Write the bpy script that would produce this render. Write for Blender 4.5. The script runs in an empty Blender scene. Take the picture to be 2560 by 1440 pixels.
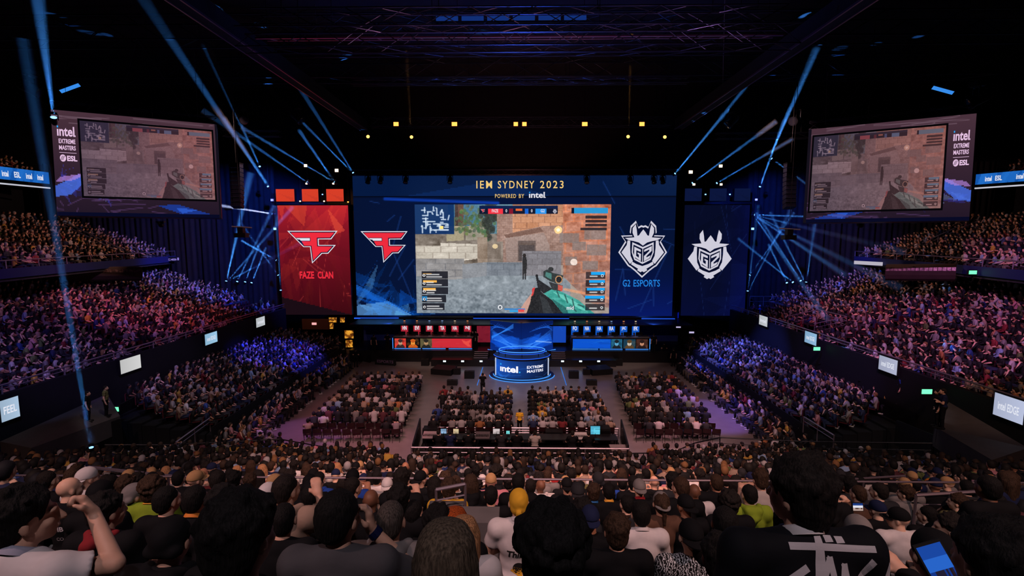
import bpy, bmesh, math, random
import numpy as np
from mathutils import Vector, Matrix, noise
R = math.radians
S = bpy.context.scene
COL = S.collection
rng = np.random.default_rng(7)
random.seed(7)

def lin(c, a=1.0):
    """sRGB 0-255 -> linear"""
    o = []
    for v in c[:3]:
        v = v / 255.0
        o.append(v / 12.92 if v <= 0.04045 else ((v + 0.055) / 1.055) ** 2.4)
    return tuple(o) + (a,)

# ------------------------------------------------------------------ camera
F, CX, CY, HC = 1200.0, 1280.0, 720.0, 12.0
PITCH, YAW = math.atan(128 / 1200), math.atan(18 / 1200)
cam = bpy.data.cameras.new('camera')
cam.sensor_width = 36.0
cam.lens = 36.0 * F / 2560.0
cam.clip_start, cam.clip_end = 0.05, 300
camera = bpy.data.objects.new('camera', cam)
COL.objects.link(camera)
camera.location = (0, 0, HC)
camera.rotation_euler = (math.pi / 2 - PITCH, 0, YAW)
S.camera = camera

# ------------------------------------------------------------------ world, exposure
W = bpy.data.worlds.new('arena_dark')
S.world = W
W.use_nodes = True
W.node_tree.nodes['Background'].inputs[0].default_value = (0.10, 0.16, 0.50, 1)
W.node_tree.nodes['Background'].inputs[1].default_value = 0.004
S.view_settings.view_transform = 'Standard'
S.view_settings.look = 'None'
S.view_settings.exposure = 0.0
S.view_settings.gamma = 1.0
S.view_settings.use_curve_mapping = False
S.cycles.use_denoising = True
S.cycles.max_bounces = 3
S.cycles.diffuse_bounces = 1
S.cycles.glossy_bounces = 2
S.cycles.transmission_bounces = 1
S.cycles.volume_bounces = 0
S.cycles.transparent_max_bounces = 6
S.cycles.sample_clamp_indirect = 2.0
S.cycles.caustics_reflective = False
S.cycles.caustics_refractive = False

# ------------------------------------------------------------------ the hall's wash lights and added fills
def spot(loc, target, color, power, size=40, blend=0.5, radius=0.15, name='wash_fill_spot'):
    l = bpy.data.lights.new(name, 'SPOT')
    l.energy, l.color = power, color[:3]
    l.spot_size, l.spot_blend, l.shadow_soft_size = R(size), blend, radius
    o = bpy.data.objects.new(name, l)
    COL.objects.link(o)
    o.location = loc
    d = Vector(target) - Vector(loc)
    o.rotation_euler = d.to_track_quat('-Z', 'Y').to_euler()
    return o

PINK, MAG, PURP, BLUE, WARM, RED = (1, .50, .46), (1, .12, .30), (.62, .25, 1), (.07, .12, 1), (1, .62, .42), (1, .12, .08)
WASH = [  # location, target, colour, watts, cone
    # audience in front of the camera: warm pink from the roof truss behind and above
    ((-9, -3, 23.5), (-7, 13, 5), (1, .57, .52), 5900, 70),
    ((9, -3, 23.5), (7, 13, 5), (1, .57, .47), 5900, 70),
    ((0, -5, 24), (0, 3, 10), (.85, .72, .78), 2600, 80),  # neutral fill, added to lift the black front-row heads
    ((0, 6, 23.5), (0, 19, 1.5), (1, .54, .45), 9500, 60),
    # the floor blocks
    ((-6, 16, 22), (-5, 33, 0), (1, .60, .54), 6200, 42),
    ((6, 16, 22), (6, 33, 0), (1, .56, .52), 6200, 42),
    ((-14, 20, 22), (-10, 31, 0), (1, .26, .38), 4500, 36),
    ((13, 20, 22), (11, 31, 0), (1, .45, .45), 4500, 36),
    # purple and magenta pools on the bare floor
    ((-15, 24, 22), (-13.2, 28, 0), (.62, .20, .95), 9000, 16),
    ((-11, 18, 22), (-8.5, 25.5, 0), (1, .26, .45), 9000, 18),
    ((14, 24, 22), (12.7, 31.5, 0), (.26, .13, 1), 26000, 17),
    ((11, 18, 22), (9, 25.2, 0), (.95, .36, .55), 9000, 19),
    # the side stands
    ((-13, 22, 21.5), (-30, 38, 7), (1, .17, .38), 12000, 28),
    ((-13, 14, 21.5), (-28, 28, 6.5), (.55, .26, 1), 7500, 38),
    ((-14, 12, 21.5), (-25, 23, 5), (.26, .40, 1), 5000, 26),
    ((-14, 30, 21.5), (-31, 42, 9), (1, .45, .45), 3400, 36),
    ((13, 22, 21.5), (28, 38, 7), (1, .24, .46), 8800, 28),
    ((13, 14, 21.5), (27, 31, 6.5), (.85, .32, .90), 14500, 40),
    ((13, 10, 21.5), (23, 24, 5), (1, .60, .40), 3500, 32),
    ((14, 30, 21.5), (29, 42, 9), (1, .5, .5), 3200, 36),
    # upper balconies, amber
    ((-20, 40, 21.5), (-39, 40, 12), (1, .55, .42), 4800, 84),
    ((18, 40, 21.5), (37, 40, 12), (1, .55, .45), 3800, 84),
    # the blue lit lower side stands
    ((-10, 34, 21), (-20, 39, 2), (.05, .06, 1), 60000, 22),
    ((-12, 24, 21), (-20.5, 31, 2), (.62, .56, 1), 4200, 30),
    ((10, 34, 21), (18.5, 40, 2), (.10, .14, 1), 60000, 24),
    ((12, 24, 21), (18.5, 32, 2), (.26, .22, 1), 9000, 32),
    # stage
    ((0, 38, 21), (0, 40, 0), (.30, .50, 1), 5000, 34),
    ((-12.5, 45.6, 4.0), (-14.5, 48.6, 1.6), (.04, .16, 1), 1500, 100),
    ((12.8, 45.6, 4.0), (14.3, 48.6, 1.6), (.04, .16, 1), 1500, 100),
    ((-8, 41, 10), (-8, 46.6, 2.0), (1, .70, .60), 900, 60),
    ((8.8, 41, 10), (8.8, 46.6, 2.0), (1, .72, .62), 900, 60),
    ((-19, 40, 20), (-20, 47.5, 13), (1, .42, .20), 2500, 60),
    # the roof: unseen spots added for dim blue spill from below, pink on the catwalk
    ((0, 30, 10), (0, 26, 27), (.06, .16, 1), 5000, 110),
    ((-4, 20, 15), (-3, 26, 23), (1, .40, .60), 800, 90),
    ((6, 20, 15), (6, 26, 23), (.8, .40, .9), 800, 90),
    ((0, 40, 17), (0, 45, 23), (1, .35, .25), 900, 110),
    ((-18, 40, 18), (-27, 49.5, 11), (.02, .09, 1), 22000, 70),
    ((18, 40, 18), (25, 49.5, 11), (.02, .08, 1), 14000, 70),
    # unseen spots added to brighten the grey floor at the two front corners
    ((-14, 20, 20), (-18.5, 24, 0), (.9, .8, .8), 2600, 26),
    ((13, 20, 20), (17.5, 24, 0), (.8, .8, .9), 2600, 26),
]
for a in WASH:
    spot(a[0], a[1], a[2], a[3], a[4])
# ------------------------------------------------------------------ pixel -> place
_cp, _sp, _cy, _sy = math.cos(PITCH), math.sin(PITCH), math.cos(YAW), math.sin(YAW)
def ray(px, py):
    u, v = (px - CX) / F, (py - CY) / F
    y, z = _cp - v * _sp, -_sp - v * _cp
    return Vector((u * _cy - y * _sy, u * _sy + y * _cy, z))
def at_y(px, py, Y):
    d = ray(px, py); return Vector((0, 0, HC)) + d * (Y / d.y)
def at_z(px, py, Z):
    d = ray(px, py); return Vector((0, 0, HC)) + d * ((Z - HC) / d.z)
def at_x(px, py, X):
    d = ray(px, py); return Vector((0, 0, HC)) + d * (X / d.x)

# ------------------------------------------------------------------ materials
MATS = {}
def mat(name, c, rough=0.7, metal=0.0, bump=0.0, scale=40.0, var=0.0, spec=0.3, stretch=None):
    if name in MATS: return MATS[name]
    m = bpy.data.materials.new(name); m.use_nodes = True
    nt = m.node_tree; b = nt.nodes['Principled BSDF']
    b.inputs['Roughness'].default_value = rough
    b.inputs['Metallic'].default_value = metal
    b.inputs['Specular IOR Level'].default_value = spec
    col = lin(c)
    b.inputs['Base Color'].default_value = col
    if var or bump:
        tc = nt.nodes.new('ShaderNodeTexCoord')
        n = nt.nodes.new('ShaderNodeTexNoise'); n.inputs['Scale'].default_value = scale
        n.inputs['Detail'].default_value = 3
        if stretch:
            mp = nt.nodes.new('ShaderNodeMapping'); mp.inputs['Scale'].default_value = stretch
            nt.links.new(tc.outputs['Object'], mp.inputs['Vector']); nt.links.new(mp.outputs['Vector'], n.inputs['Vector'])
        else: nt.links.new(tc.outputs['Object'], n.inputs['Vector'])
        if var:
            r = nt.nodes.new('ShaderNodeValToRGB')
            r.color_ramp.elements[0].position, r.color_ramp.elements[1].position = .3, .7
            r.color_ramp.elements[0].color = tuple(v * (1 - var) for v in col[:3]) + (1,)
            r.color_ramp.elements[1].color = tuple(min(1, v * (1 + var)) for v in col[:3]) + (1,)
            nt.links.new(n.outputs['Fac'], r.inputs['Fac'])
            nt.links.new(r.outputs['Color'], b.inputs['Base Color'])
        if bump:
            bp = nt.nodes.new('ShaderNodeBump'); bp.inputs['Strength'].default_value = bump
            bp.inputs['Distance'].default_value = 0.01
            nt.links.new(n.outputs['Fac'], bp.inputs['Height'])
            nt.links.new(bp.outputs['Normal'], b.inputs['Normal'])
    MATS[name] = m
    return m
def emit(name, c, s=1.0, sample=False):
    if name in MATS: return MATS[name]
    m = bpy.data.materials.new(name); m.use_nodes = True
    nt = m.node_tree; nt.nodes.clear()
    e = nt.nodes.new('ShaderNodeEmission'); o = nt.nodes.new('ShaderNodeOutputMaterial')
    e.inputs[0].default_value = lin(c); e.inputs[1].default_value = s
    nt.links.new(e.outputs[0], o.inputs['Surface'])
    if not sample: m.cycles.emission_sampling = 'NONE'
    MATS[name] = m
    return m
def attr_emit(name, s=1.0, sample=False):
    m = emit(name, (255, 255, 255), s, sample)
    nt = m.node_tree
    if not any(n.type == 'ATTRIBUTE' for n in nt.nodes):
        a = nt.nodes.new('ShaderNodeAttribute'); a.attribute_name = 'Col'
        nt.links.new(a.outputs['Color'], [n for n in nt.nodes if n.type == 'EMISSION'][0].inputs[0])
    return m

BLACK = mat('matte_black', (14, 14, 16), .6)
BLACKM = mat('black_metal', (22, 22, 26), .4, .6)
STEEL = mat('brushed_steel', (150, 140, 145), .28, 1.0)
TRUSSM = mat('truss_aluminium', (62, 60, 72), .4, .9)
RUBBER = mat('dark_rubber', (20, 20, 20), .9)

# ------------------------------------------------------------------ objects
def T(o, label=None, cat=None, group=None, kind=None):
    if label: o['label'] = label
    if cat: o['category'] = cat
    if group: o['group'] = group
    if kind: o['kind'] = kind
    return o
def mk(name, V, Fc, m=None, parent=None, smooth=False):
    me = bpy.data.meshes.new(name)
    me.from_pydata([tuple(v) for v in V], [], [tuple(f) for f in Fc])
    if smooth: me.polygons.foreach_set('use_smooth', [True] * len(me.polygons))
    if m: me.materials.append(m)
    me.update()
    o = bpy.data.objects.new(name, me); COL.objects.link(o)
    if parent is not None: o.parent = parent
    return o
def link(name, me, parent=None, loc=None):
    o = bpy.data.objects.new(name, me); COL.objects.link(o)
    if parent is not None: o.parent = parent
    if loc is not None: o.location = loc
    return o
def empty(name, loc=(0, 0, 0), rz=0.0):
    o = bpy.data.objects.new(name, None); COL.objects.link(o)
    o.location = loc; o.rotation_euler = (0, 0, rz); o.empty_display_size = .2
    return o
class MB:
    """collects boxes, bars and tubes into one mesh"""
    def __init__(s): s.V, s.F = [], []
    def add(s, V, Fc):
        n = len(s.V); s.V += [tuple(v) for v in V]; s.F += [tuple(i + n for i in f) for f in Fc]
        return s
    def box(s, a, b, rot=None, c=None):
        V = [Vector((x, y, z)) for z in (a[2], b[2]) for y in (a[1], b[1]) for x in (a[0], b[0])]
        if rot is not None:
            c = Vector(c) if c is not None else (Vector(a) + Vector(b)) / 2
            V = [c + rot @ (v - c) for v in V]
        return s.add(V, [(0, 2, 3, 1), (4, 5, 7, 6), (0, 1, 5, 4), (2, 6, 7, 3), (0, 4, 6, 2), (1, 3, 7, 5)])
    def tube(s, a, b, r, n=6, r2=None):
        a, b = Vector(a), Vector(b); d = (b - a)
        if d.length < 1e-6: return s
        q = d.to_track_quat('Z', 'Y'); r2 = r if r2 is None else r2
        V = []
        for p, rr in ((a, r), (b, r2)):
            for i in range(n):
                t = 2 * math.pi * i / n
                V.append(p + q @ Vector((rr * math.cos(t), rr * math.sin(t), 0)))
        Fc = [(i, (i + 1) % n, n + (i + 1) % n, n + i) for i in range(n)]
        Fc += [tuple(range(n - 1, -1, -1)), tuple(range(n, 2 * n))]
        return s.add(V, Fc)
    def path(s, P, r, n=6):
        for a, b in zip(P[:-1], P[1:]): s.tube(a, b, r, n)
        return s
    def lathe(s, prof, c, n=16, axis=None):
        c = Vector(c); q = Vector(axis).to_track_quat('Z', 'Y') if axis is not None else None
        V = []
        for r, z in prof:
            for i in range(n):
                t = 2 * math.pi * i / n
                p = Vector((r * math.cos(t), r * math.sin(t), z))
                V.append(c + (q @ p if q else p))
        Fc = []
        for k in range(len(prof) - 1):
            for i in range(n):
                j = (i + 1) % n
                Fc.append((k * n + i, k * n + j, (k + 1) * n + j, (k + 1) * n + i))
        Fc += [tuple(range(n - 1, -1, -1)), tuple(range((len(prof) - 1) * n, len(prof) * n))]
        return s.add(V, Fc)
    def build(s, name, m, parent=None, smooth=False):
        return mk(name, s.V, s.F, m, parent, smooth)
def rebase(root, parts_world):
    """parts were built in world coordinates: keep them there under a root with a location"""
    for o in parts_world:
        o.parent = root
        o.matrix_parent_inverse = Matrix.Translation(-Vector(root.location)) if root.rotation_euler.z == 0 else root.matrix_basis.inverted()
def hang(root, z0, x=0.0, y=0.0, top=27.48, name='drop_pipe', m=None):
    """a thin pipe from a thing up to the roof it hangs from"""
    p = root.location if root.type == 'EMPTY' else Vector((0, 0, 0))
    return MB().tube((x, y, z0), (x, y, top - p.z), .014, 4).build(name, m or BLACKM, root)
def copy_tree(o, parent=None):
    c = o.copy(); COL.objects.link(c)
    if parent is not None: c.parent = parent
    for ch in list(o.children): copy_tree(ch, c)
    return c
ORD = 'first second third fourth fifth sixth seventh eighth ninth tenth eleventh twelfth thirteenth fourteenth fifteenth sixteenth seventeenth eighteenth nineteenth twentieth'.split()
def ordinal(i):
    if i < 20: return ORD[i]
    tens = {2: 'twenty', 3: 'thirty', 4: 'forty', 5: 'fifty'}[(i + 1) // 10]
    return tens + '-' + ORD[(i + 1) % 10 - 1] if (i + 1) % 10 else {2: 'twentieth', 3: 'thirtieth', 4: 'fortieth', 5: 'fiftieth'}[(i + 1) // 10]

# ------------------------------------------------------------------ lettering
def text2d(s, bold=0.0, spacing=1.0, shear=0.0):
    c = bpy.data.curves.new('lettering', 'FONT'); c.body = s; c.size = 1.0
    c.offset = bold; c.space_character = spacing; c.shear = shear; c.resolution_u = 3
    o = bpy.data.objects.new('lettering', c); COL.objects.link(o)
    me = bpy.data.meshes.new_from_object(o)
    V = np.array([v.co[:2] for v in me.vertices]) if len(me.vertices) else np.zeros((0, 2))
    Fc = [tuple(p.vertices) for p in me.polygons]
    bpy.data.objects.remove(o); bpy.data.curves.remove(c); bpy.data.meshes.remove(me)
    return V, Fc
def fit(V, x0, y0, x1, y1, flip=True):
    """bounding box of V -> (x0,y0)-(x1,y1), y down when flip"""
    a, b = V.min(0), V.max(0)
    U = (V - a) / np.maximum(b - a, 1e-6)
    if flip: U[:, 1] = 1 - U[:, 1]
    return np.column_stack([x0 + U[:, 0] * (x1 - x0), y0 + U[:, 1] * (y1 - y0)])

# ------------------------------------------------------------------ pictures shown on screens: small rasters turned into coloured quads
class Pic:
    def __init__(s, w, h, bg=(0, 0, 0)):
        s.w, s.h = w, h
        s.a = np.zeros((h, w, 3)); s.a[:] = bg
        yy, xx = np.mgrid[0:h, 0:w]
        s.x, s.y = (xx + .5) / w, (yy + .5) / h
    def mask(s, P):
        P = np.asarray(P, float); m = np.zeros((s.h, s.w), bool)
        n = len(P)
        for i in range(n):
            x1, y1 = P[i]; x2, y2 = P[(i + 1) % n]
            if y1 == y2: continue
            c = ((y1 > s.y) != (y2 > s.y)) & (s.x < (x2 - x1) * (s.y - y1) / (y2 - y1) + x1)
            m ^= c
        return m
    def poly(s, P, c, a=1.0):
        m = s.mask(P); s.a[m] = s.a[m] * (1 - a) + np.array(c) * a; return m
    def rect(s, x0, y0, x1, y1, c, a=1.0):
        m = (s.x >= x0) & (s.x < x1) & (s.y >= y0) & (s.y < y1)
        s.a[m] = s.a[m] * (1 - a) + np.array(c) * a; return m
    def ell(s, cx, cy, rx, ry, c, a=1.0):
        m = ((s.x - cx) / rx) ** 2 + ((s.y - cy) / ry) ** 2 < 1
        s.a[m] = s.a[m] * (1 - a) + np.array(c) * a; return m
    def line(s, x0, y0, x1, y1, w, c, a=1.0, asp=1.78):
        dx, dy = (x1 - x0) * asp, y1 - y0; L = dx * dx + dy * dy + 1e-9
        t = np.clip((((s.x - x0) * asp) * dx + (s.y - y0) * dy) / L, 0, 1)
        d = np.hypot((s.x - x0) * asp - t * dx, s.y - y0 - t * dy)
        k = np.clip(1.5 - d / w, 0, 1)[..., None] * a
        s.a = s.a * (1 - k) + np.array(c) * k
    def grad(s, m, c0, c1, ax=0):
        t = (s.x if ax == 0 else s.y); t = t[m]
        t = (t - t.min()) / (np.ptp(t) + 1e-9)
        s.a[m] = np.array(c0) * (1 - t[:, None]) + np.array(c1) * t[:, None]
    def noise(s, m, amp, r, cells=(40, 24)):
        g = r.normal(0, 1, (cells[1] + 2, cells[0] + 2))
        fx, fy = s.x * cells[0], s.y * cells[1]
        ix, iy = fx.astype(int), fy.astype(int); tx, ty = fx - ix, fy - iy
        n = (g[iy, ix] * (1 - tx) + g[iy, ix + 1] * tx) * (1 - ty) + (g[iy + 1, ix] * (1 - tx) + g[iy + 1, ix + 1] * tx) * ty
        s.a[m] += (n * amp)[m][:, None]
    def bricks(s, m, r, bw, bh, amp, joint, jc, skew=0.0):
        yy = s.y + skew * (s.x - .5)
        row = np.floor(yy / bh).astype(int)
        xo = s.x / bw + (row % 2) * .5
        ci = np.floor(xo).astype(int)
        h = np.sin(row * 127.1 + ci * 311.7) * 43758.5; h = h - np.floor(h)
        s.a[m] += ((h - .5) * amp)[m][:, None]
        j = m & (((yy / bh - row) < joint) | ((xo - ci) < joint * bh / bw * 1.0))
        s.a[j] = s.a[j] * .45 + np.array(jc) * .55
    def lin(s):
        v = np.clip(s.a, 0, 255) / 255
        return np.where(v <= .04045, v / 12.92, ((v + .055) / 1.055) ** 2.4)

class Canvas:
    """a flat display: fn maps its own (x, y) to a point of its plane, n is its normal"""
    def __init__(s, fn, n): s.fn, s.n = fn, Vector(n).normalized()
    def p(s, x, y, lay=0): return s.fn(x, y) + s.n * (.012 * lay)
    def pic(s, name, pic, x0, y0, x1, y1, m, parent, lay=1):
        w, h = pic.w, pic.h
        V = [s.p(x0 + (x1 - x0) * i / w, y0 + (y1 - y0) * j / h, lay) for j in range(h + 1) for i in range(w + 1)]
        Fc = [(j * (w + 1) + i, (j + 1) * (w + 1) + i, (j + 1) * (w + 1) + i + 1, j * (w + 1) + i + 1) for j in range(h) for i in range(w)]
        o = mk(name, V, Fc, m, parent)
        at = o.data.attributes.new('Col', 'FLOAT_COLOR', 'CORNER')
        c = np.ones((h * w, 4)); c[:, :3] = pic.lin().reshape(-1, 3)
        at.data.foreach_set('color', np.repeat(c, 4, 0).ravel().astype(np.float32))
        return o
    def poly(s, name, polys, m, parent, lay=2):
        V, Fc = [], []
        for P in polys:
            n = len(V); V += [s.p(x, y, lay) for x, y in P]; Fc.append(tuple(range(n, n + len(P))))
        return mk(name, V, Fc, m, parent)
    def text(s, name, t, x0, y0, x1, y1, m, parent, lay=3, bold=.02, spacing=1.0, shear=0.0):
        V, Fc = text2d(t, bold, spacing, shear)
        U = fit(V, x0, y0, x1, y1)
        return mk(name, [s.p(a, b, lay) for a, b in U], Fc, m, parent)
# ================================================================== the hall
def st(o): o['kind'] = 'structure'; return o
CONC = mat('concrete_tread', (46, 44, 48), .8, var=.25, scale=3)
DARKW = mat('dark_wall_paint', (15, 15, 20), .85, var=.3, scale=2)
ROOFM = mat('roof_dark', (24, 24, 32), .9, var=.3, scale=1)
# polished concrete floor
fm = mat('floor_concrete', (118, 110, 108), .33, var=.12, scale=1.3, bump=.02, spec=.5)
st(MB().box((-60, -12, -.3), (60, 53, 0)).build('floor', fm))
st(MB().box((-60, -12, 27.5), (60, 53, 27.9)).build('ceiling', ROOFM))
st(MB().box((-60, 52, 0), (60, 52.4, 27.5)).build('wall_back', DARKW))
st(MB().box((-56.4, -12, 0), (-56, 52, 27.5)).build('wall_left', DARKW))
st(MB().box((56, -12, 0), (56.4, 52, 27.5)).build('wall_right', DARKW))
st(MB().box((-56, -8.4, 0), (56, -8, 27.5)).build('wall_front', DARKW))

# ---- near tier (the camera's own stand)
HP = [(-2, 13.4), (.63, 11.5), (1.45, 11.03), (2.27, 10.55), (3.91, 9.745), (6.3, 8.57), (8.5, 7.4), (16, 4.2), (21, 2.3), (23.5, 1.55)]
def hz(Y):
    for (a, za), (b, zb) in zip(HP[:-1], HP[1:]):
        if Y <= b: return za + (zb - za) * (Y - a) / (b - a)
    return HP[-1][1]
NEAR = [1.45 + .82 * k for k in range(8)]
MIDR = [8.05 + .86 * k for k in range(18)]
SEATH = 1.20            # head centre above the tread
ROWS = [-1.01, -.19, .63] + NEAR + MIDR
b = MB()
for i, Y in enumerate(ROWS):
    y1 = (ROWS[i + 1] if i + 1 < len(ROWS) else Y + .86) - .24
    if abs(Y - NEAR[-1]) < .01: y1 = 7.81
    z = hz(Y) - SEATH
    b.box((-20.5, Y - .24, max(z - 1.3, 0)), (19, y1, z))
st(b.build('seating_tier_floor', CONC))

SIDES = {  # name, sign, riser x, wall x, sign of mirror
    'left': dict(s=-1, riser=17.15, wall=23.8),
    'right': dict(s=1, riser=16.15, wall=21.2)}
WALLM = mat('stand_wall_black', (13, 13, 18), .7, var=.2, scale=2)
FASC = mat('balcony_fascia', (34, 42, 88), .6)
SOFF = mat('soffit_brown', (74, 58, 52), .8, var=.15, scale=1.5)
CURT = mat('curtain_grey', (30, 27, 29), .95, var=.2, scale=2)
for nm, d in SIDES.items():
    s, xr, xw = d['s'], d['riser'], d['wall']
    # lower platform with low rows
    b = MB()
    for k in range(8):
        x0, x1, z = xr + .78 * k, xr + .78 * (k + 1) + .02, 1.0 + .13 * k
        b.box((min(s * x0, s * x1), 25.5, 0), (max(s * x0, s * x1), 46.5, z))
    st(b.build('platform_floor', WALLM))
    st(MB().box((min(s * xr, s * (xr - .06)), 25.5, 0), (max(s * xr, s * (xr - .06)), 44.6, 1.45)).build('trim_platform_' + nm, WALLM))
    st(MB().box((min(s * xw, s * (xw + .3)), 8, 0), (max(s * xw, s * (xw + .3)), 48.1, 4.75)).build('wall_stand_' + nm, WALLM))
    b = MB()
    for k in range(15):
        x0, x1, z = xw + .3 + .85 * k, xw + .3 + .85 * (k + 1), 3.9 + .27 * k
        b.box((min(s * x0, s * x1), 10, z - 1.6), (max(s * x0, s * x1), 48.6, z))
    st(b.build('stand_floor', CONC))
    # wall behind the main stand under the balcony
    xb = xw + .3 + .85 * 15
    st(MB().box((min(s * xb, s * (xb + .3)), 10, 6), (max(s * xb, s * (xb + .3)), 49.6, 10)).build('wall_concourse_' + nm, SOFF))
    # balcony: slab following a gently turning front
    ax, ay, bx, by = (30.5, 24, 35.6, 49.3) if s < 0 else (28.2, 22, 34.0, 49.3)
    d['bal'] = (ax, ay, bx, by)
    def off(o, ax=ax, ay=ay, bx=bx, by=by):   # line moved outward by o
        L = math.hypot(bx - ax, by - ay); nx, ny = (by - ay) / L, -(bx - ax) / L
        return (ax + nx * o, ay + ny * o), (bx + nx * o, by + ny * o)
    d['off'] = off
    def slab(mb, o0, o1, z0, z1):
        P = [*off(o0), *reversed(off(o1))]
        V = [(s * p[0], p[1], z) for z in (z0, z1) for p in P]
        mb.add(V, [(0, 1, 2, 3), (4, 7, 6, 5), (0, 4, 5, 1), (1, 5, 6, 2), (2, 6, 7, 3), (3, 7, 4, 0)])
    b = MB(); slab(b, 0, .12, 9.45, 10.05); st(b.build('trim_balcony_' + nm, FASC))
    b = MB(); slab(b, .12, 12, 9.25, 9.5)
    for k in range(12): slab(b, .2 + .82 * k, .2 + .82 * (k + 1), 9.5, 9.62 + .31 * k)
    st(b.build('balcony_floor', CONC))
    # top tier
    b = MB(); slab(b, 11.0, 20, 16.9, 17.2)
    for k in range(7): slab(b, 11.4 + .8 * k, 11.4 + .8 * (k + 1), 17.2, 17.4 + .5 * k)
    st(b.build('gallery_floor', CONC))
    b = MB(); slab(b, 13, 13.3, 10, 17.0); st(b.build('wall_gallery_' + nm, DARKW))
    d['slab'] = slab
    # pleated black-grey curtain closing the end of the bowl
    V, Fc = [], []
    x0, x1 = (25.2, 50) if s < 0 else (23.2, 48)
    n = 260
    for i in range(n + 1):
        x = x0 + (x1 - x0) * i / n
        y = 49.9 + (.06 + .03 * math.sin(i * .7)) * math.sin(i * 1.05) + .05 * math.sin(i * .37)
        V += [(s * x, y, 0), (s * x, y, 19.5)]
    Fc = [(2 * i, 2 * i + 2, 2 * i + 3, 2 * i + 1) for i in range(n)]
    o = mk('stage_curtain', V, Fc, CURT, smooth=True)
    T(o, 'tall dark pleated curtain behind the %s' % ('stand on the red banner side' if s < 0 else 'stand on the dark blue banner side'), 'curtain')

# ---- rails
RAILM = mat('rail_steel', (176, 158, 170), .35, .8)
def railing(name, P, h, label, posts=2.0, bars=(1.0,), r=.028, mt=RAILM, glass=False):
    """P: list of base points; bars: fractions of height"""
    root = empty(name, P[0]); out = []
    up = Vector((0, 0, 1))
    for i, f in enumerate(bars):
        b = MB().path([Vector(p) + up * h * f for p in P], r if i == 0 else r * .55, 6)
        out.append(b.build('top_rail' if i == 0 else 'mid_rail', mt))
    n = 0
    for a, c in zip(P[:-1], P[1:]):
        a, c = Vector(a), Vector(c); L = (c - a).length; k = max(1, round(L / posts))
        for j in range(k + (1 if c == Vector(P[-1]) else 0)):
            p = a.lerp(c, j / k)
            if n < 90: out.append(MB().tube(p, p + up * h, r * .8, 5).build('post', mt)); n += 1
    rebase(root, out)
    return T(root, label, 'railing')
for nm, d in SIDES.items():
    s = d['s']; x = s * (d['wall'] + .15)
    w = 'red' if s < 0 else 'dark blue'
    railing('balustrade', [(x, 12, 4.75), (x, 49, 4.75)], .42, 'long steel balustrade along the side stand front, %s banner side' % w, 3.0, (1.0, .55), .045)
    (a0, a1), (b0, b1) = d['off'](.06)
    railing('balustrade', [(s * a0, a1, 10.05), (s * b0, b1, 10.05)], .5, 'steel balustrade along the upper balcony, %s banner side' % w, 2.5, (1.0,), .04)
    for k_ in range(2):
        P = []
        for k in (1, 9):
            (p0, p1), (q0, q1) = d['off'](.2 + .82 * k); L_ = math.hypot(q0 - p0, q1 - p1); Y_ = 41.0 + .28 * k + .95 * k_; t_ = (Y_ - p1) / (q1 - p1)
            P.append((s * (p0 + (q0 - p0) * t_), Y_, 9.62 + .31 * k))
        railing('handrail', P, .95, '%s steel handrail of the upper balcony stair, %s banner side' % (('nearer', 'farther')[k_], w), 2.2, (1.0,), .04)
    # lettering on the balcony fronts
    for x0_, x1_, py_, Ya, h_ in (((392, 447, 646, 47.0, .17),) if s < 0 else ((2519, 2552, 686, 29.0, .2),)):
        if s < 0: A_, C_ = at_y(x0_, py_, Ya), at_y(x1_, py_, Ya + 1.6)
        else: A_, C_ = at_x(x0_, py_, 32.9), at_x(x1_, py_, 32.9)
        zc_ = 9.75 if s < 0 else A_.z
        cv_ = Canvas(lambda u, v, A_=A_, C_=C_: Vector((A_.x + (C_.x - A_.x) * u, A_.y + (C_.y - A_.y) * u, zc_ + h_ - 2 * h_ * v)), (-s, -.25, 0))
        b_ = mk('fascia_sign', [cv_.p(-.06, -.2), cv_.p(1.06, -.2), cv_.p(1.06, 1.2), cv_.p(-.06, 1.2)] + [cv_.p(-.06, -.2, -4), cv_.p(1.06, -.2, -4), cv_.p(1.06, 1.2, -4), cv_.p(-.06, 1.2, -4)], [(0, 1, 2, 3), (7, 6, 5, 4), (0, 4, 5, 1), (1, 5, 6, 2), (2, 6, 7, 3), (3, 7, 4, 0)], DARKW)
        T(b_, 'small dark sign with lilac lettering on the %s balcony front' % nm, 'sign')
        cv_.text('lettering', 'intel', 0, .1, 1, .9, emit('fascia_lilac', (150, 130, 220), .8), b_, 1, .02)
c_ = at_y(2135, 656, 46); e_ = at_y(2205, 660, 43.5)
o = mk('strip_screen', [c_ + Vector((0, 0, .16)), e_ + Vector((0, 0, .16)), e_ - Vector((0, 0, .16)), c_ - Vector((0, 0, .16)), c_ + Vector((.1, .05, .16)), e_ + Vector((.1, .05, .16)), e_ + Vector((.1, .05, -.16)), c_ + Vector((.1, .05, -.16))], [(0, 1, 2, 3), (7, 6, 5, 4), (0, 4, 5, 1), (1, 5, 6, 2), (2, 6, 7, 3), (3, 7, 4, 0)], emit('strip_white', (190, 185, 200), .9))
T(o, 'white lit strip screen under the right balcony front', 'screen')
railing('handrail', [(21.7, 35.1, 4.75), (24.0, 35.1, 5.3), (24.0, 38.5, 5.3), (21.7, 38.5, 4.75)], .9, 'grey railing round the stair opening in the right stand', 1.2, (1.0, .66, .33), .03)
# end rails beside the banners
p0, p1 = at_y(1875, 741, 47.5), at_y(1978, 741, 47.5)
railing('handrail', [Vector(p0) - Vector((0, 0, 1)), Vector(p1) - Vector((0, 0, 1))], 1.0, 'short blue lit handrail beside the dark blue banner', 1.5, (1.0, .5), .03)
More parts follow.
